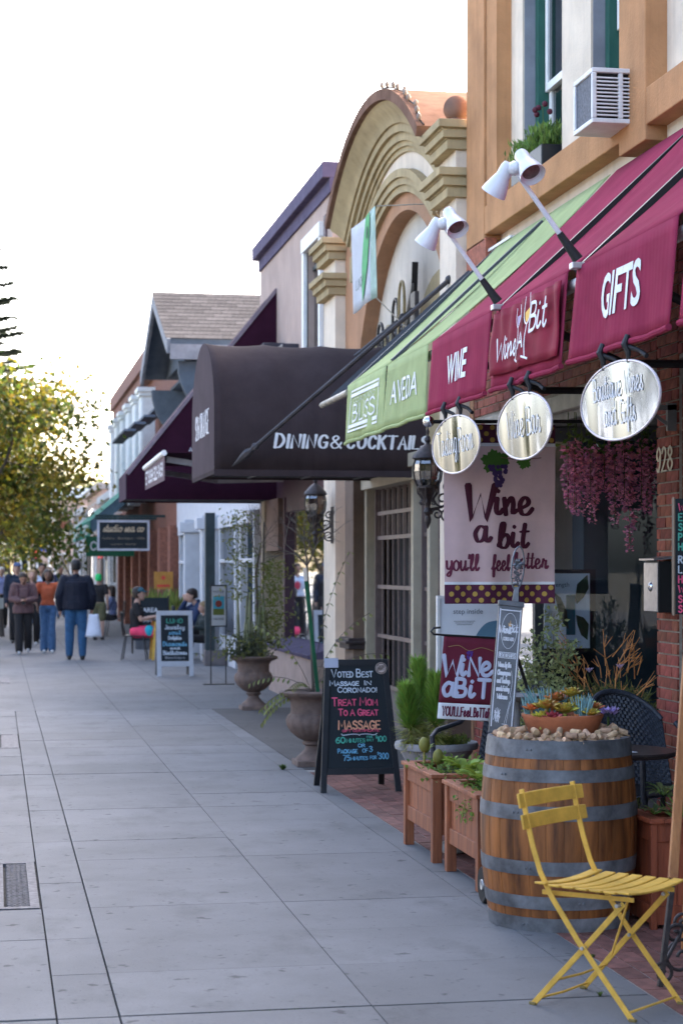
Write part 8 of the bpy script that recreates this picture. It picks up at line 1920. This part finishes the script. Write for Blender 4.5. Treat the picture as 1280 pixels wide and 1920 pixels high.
gw_ = thing('teal_awning', 'teal green awning with white lettered valances beyond the hanging sign', 'awning', (3.9, 52, 3)); M_TEAL = mat('teal canvas', (.02, .24, .175), .8, .08, 5, trans=.2)
for a, b in ((48.2, 52.6), (53.0, 59.0)):
    MB().quad((2.35, a, 2.86), (2.35, b, 2.86), (3.9, b, 4.15), (3.9, a, 4.15)).build('canvas_panel', M_TEAL, gw_, solid=.01); v = MB().bx(2.335, 2.35, a, b, 2.45, 2.86).build('valance', M_TEAL, gw_)
    MB().prism([(2.35, 2.5), (2.35, 2.85), (3.9, 4.13), (3.9, 3.9)], lambda p, q: (p, a + .01, q), lambda p, q: (p, a, q)).build('end_panel', mat('blue grey canvas', (.12, .2, .27), .8), gw_)
    T = Text2D(); fit_hand(T, 'CAFE' if a > 50 else 'ICE CREAM', 0, 0, .22, .06, (b - a) * .7); T.place('lettering', M_LETTER, v, V(2.335, (a + b) / 2, 2.55), SX, SZ, .01)
# green and white banner on the arched building
fb = thing('green_white_banner', 'white and green cloth banner flying on the arched restaurant front', 'banner', (3.45, 17.7, 4.2))
def fbw(q): return q + V(.014 * math.sin((q.y - 17) * 5 + q.z * 2), 0, 0)
def fbc(name, y0, y1, m, off=0): return MB().grid(lambda a, b: fbw(V(3.45 + off, y0 + (y1 - y0) * a, 4.16 + .84 * b)), 10, 8).build(name, m, fb, smooth='all', solid=.003)
fcl = fbc('cloth', 17.35, 18.33, mat('white banner cloth', (.68, .70, .74), .85, .04, 4, trans=.3)); fbc('side_band', 17.13, 17.35, mat('mint banner cloth', (.50, .66, .58), .85, trans=.3))
T = Text2D(); T.poly([(.12, .83), (.40, .83), (.40, .62), (.30, .35), (.12, .1), (.04, .03), (-.04, .2), (-.08, .4), (-.02, .6)]); T.place('green_band', mat('banner green', (.06, .36, .12), .8), fcl, V(3.45, 17.75, 4.16), SX, SZ, .012, warp=fbw)
T = Text2D(); fit_hand(T, 'GIVE', .30, .60, .10, .016, .10, rot=0); fit_hand(T, 'LUNCH', -.15, .2, .09, .012, .4, script=False); T.place('lettering', mat('banner ink', (.06, .10, .08), .8), fcl, V(3.45, 17.75, 4.16), SX, SZ, .02, warp=fbw)
MB().tube([(3.45, 17.13, 5.0), (3.9, 17.05, 5.02)], .006, 6).build('guy_line', mat('pale rope', (.4, .36, .3), .8), fb)
MB().tube([(3.45, 17.15, 4.16), (3.7, 17.1, 3.9), (3.9, 17.0, 3.8)], .006, 5).build('guy_line', mat('pale rope', (.4, .36, .3), .8), fb)
# wrought iron sign in the recess
wi = thing('iron_scroll_sign', 'wrought iron scroll work standing in the arched recess above the canopy', 'sign', (4.15, 18.6, 3.8))
for k, y in enumerate((19.85, 19.5, 19.1, 18.75, 18.45)):
    h = (.32, .5, .42, .66, .8)[k]; a = [V(3.97, y + .13 * math.cos(math.pi * i / 10), 3.75 + h * .7 + .13 * h * math.sin(math.pi * i / 10) * 2) for i in range(11)]
    MB().tube([V(3.97, y + .13, 3.75)] + a + [V(3.97, y - .13, 3.75)], .016, 6).build('iron_loop', M_IRON if k % 2 else mat('ochre iron', (.35, .27, .13), .6), wi, smooth=True)
    MB().tube([V(3.97, y + .1 * (1 - i / 20) * math.cos(i * .7), 4.0 + .1 * (1 - i / 20) * math.sin(i * .7)) for i in range(18)], .013, 6).build('iron_scroll', M_IRON, wi, smooth=True)
MB().bar((3.98, 18.0, 3.9), (3.98, 17.88, 4.62), .06, .03).build('iron_post', M_IRON, wi); MB().bar((3.97, 20.1, 3.76), (3.97, 17.8, 3.76), .03, .03).build('base_bar', M_IRON, wi)
MB().tube([V(3.95, 18.1 - .02 * i, 3.95 + .035 * i) for i in range(14)], [.05 - .003 * i for i in range(14)], 6).build('iron_spray', mat('silver iron', (.2, .2, .2), .4, metal=.5), wi)
# bicycle, bin, signal at the left edge
bk = thing('bicycle', 'dark bicycle parked at the left edge beside the walkers', 'bicycle', (-0.02, 42, 0)); x = -0.0
for y in (41.0, 42.05):
    w_ = MB().tube([V(x, y + .34 * math.cos(i * .2618), .345 + .34 * math.sin(i * .2618)) for i in range(25)], .018, 6, cap=False).build('wheel', MATS['tyre rubber'], bk, smooth='all')
    sp_ = MB()
    for i in range(10): sp_.cyl((x, y, .345), (x, y + .33 * math.cos(i * .628), .345 + .33 * math.sin(i * .628)), .003, n=4)
    sp_.build('spokes', MATS['galvanised'], w_)
fr2 = MB()
for p, q in (((x, 41.15, .8), (x, 41.55, .3)), ((x, 41.55, .3), (x, 42.05, .345)), ((x, 41.75, .82), (x, 41.55, .3)), ((x, 41.15, .8), (x, 41.72, .75)), ((x, 41.72, .75), (x, 42.05, .345)), ((x, 41.1, .98), (x, 41.0, .345))): fr2.cyl(p, q, .017, n=6)
fr2.build('frame', mat('bike frame', (.02, .12, .12), .4), bk); MB().sph((x, 41.8, .87), .1, 8, 6, (.7, 1.4, .35)).build('saddle', M_BLACK, bk); MB().tube([(x - .28, 41.2, 1.0), (x, 41.05, .98), (x + .28, 41.2, 1.0)], .014, 6).build('handlebar', M_BLACK, bk)
MB().bx(x - .16, x + .16, 40.7, 41.0, .8, 1.02).build('basket', mat('bike basket', (.25, .25, .22), .7), bk)
bn = thing('litter_bin', 'grey litter bin cut by the left edge of the picture', 'bin', (-0.28, 34.5, 0)); MB().lathe([(.24, 0), (.30, .1), (.32, .8), (.30, .86), (.2, .95), (0, .98)], (-.28, 34.5, 0), 20).build('body', mat('bin grey', (.13, .14, .16), .6), bn, smooth=True); MB().lathe([(.325, .78), (.335, .8), (.325, .84)], (-.28, 34.5, 0), 20).build('rim', M_IRON, bn)
sg = thing('traffic_signal', 'pedestrian signal showing red at the far crossing', 'traffic light', (1.75, 104, 0)); MB().cyl((1.75, 104, 0), (1.75, 104, 3.4), .07, n=8).build('pole', mat('signal pole', (.5, .48, .42), .6), sg)
MB().bx(1.82, 2.3, 103.8, 104.1, 2.1, 2.75).build('housing', M_BLACK, sg); MB().bx(2.1, 2.28, 103.77, 103.8, 2.2, 2.65).build('lens', emis('red signal', (.8, .05, .06), .25), sg)
sn = thing('street_name_sign', 'blue street name plate on a pole at the far crossing', 'sign', (2.6, 105, 0)); MB().cyl((3.0, 105, 0), (3.0, 105, 3.0), .04, n=8).build('pole', M_GRATE, sn); MB().bx(2.2, 3.0, 104.98, 105.02, 2.55, 2.85).build('plate', mat('street blue', (.03, .10, .42), .6), sn)
sl = thing('street_lamp', 'white lamp post among the far leaves', 'street lamp', (2.75, 100, 0)); MB().cyl((2.75, 100, 0), (2.75, 100, 4.0), .08, .05, 8).build('post', M_WHITE, sl); MB().lathe([(.05, 4.0), (.2, 4.1), (.24, 4.5), (.1, 4.75), (0, 4.8)], (2.75, 100, 0), 12).build('lamp_shade', M_WHITE, sl, smooth=True)
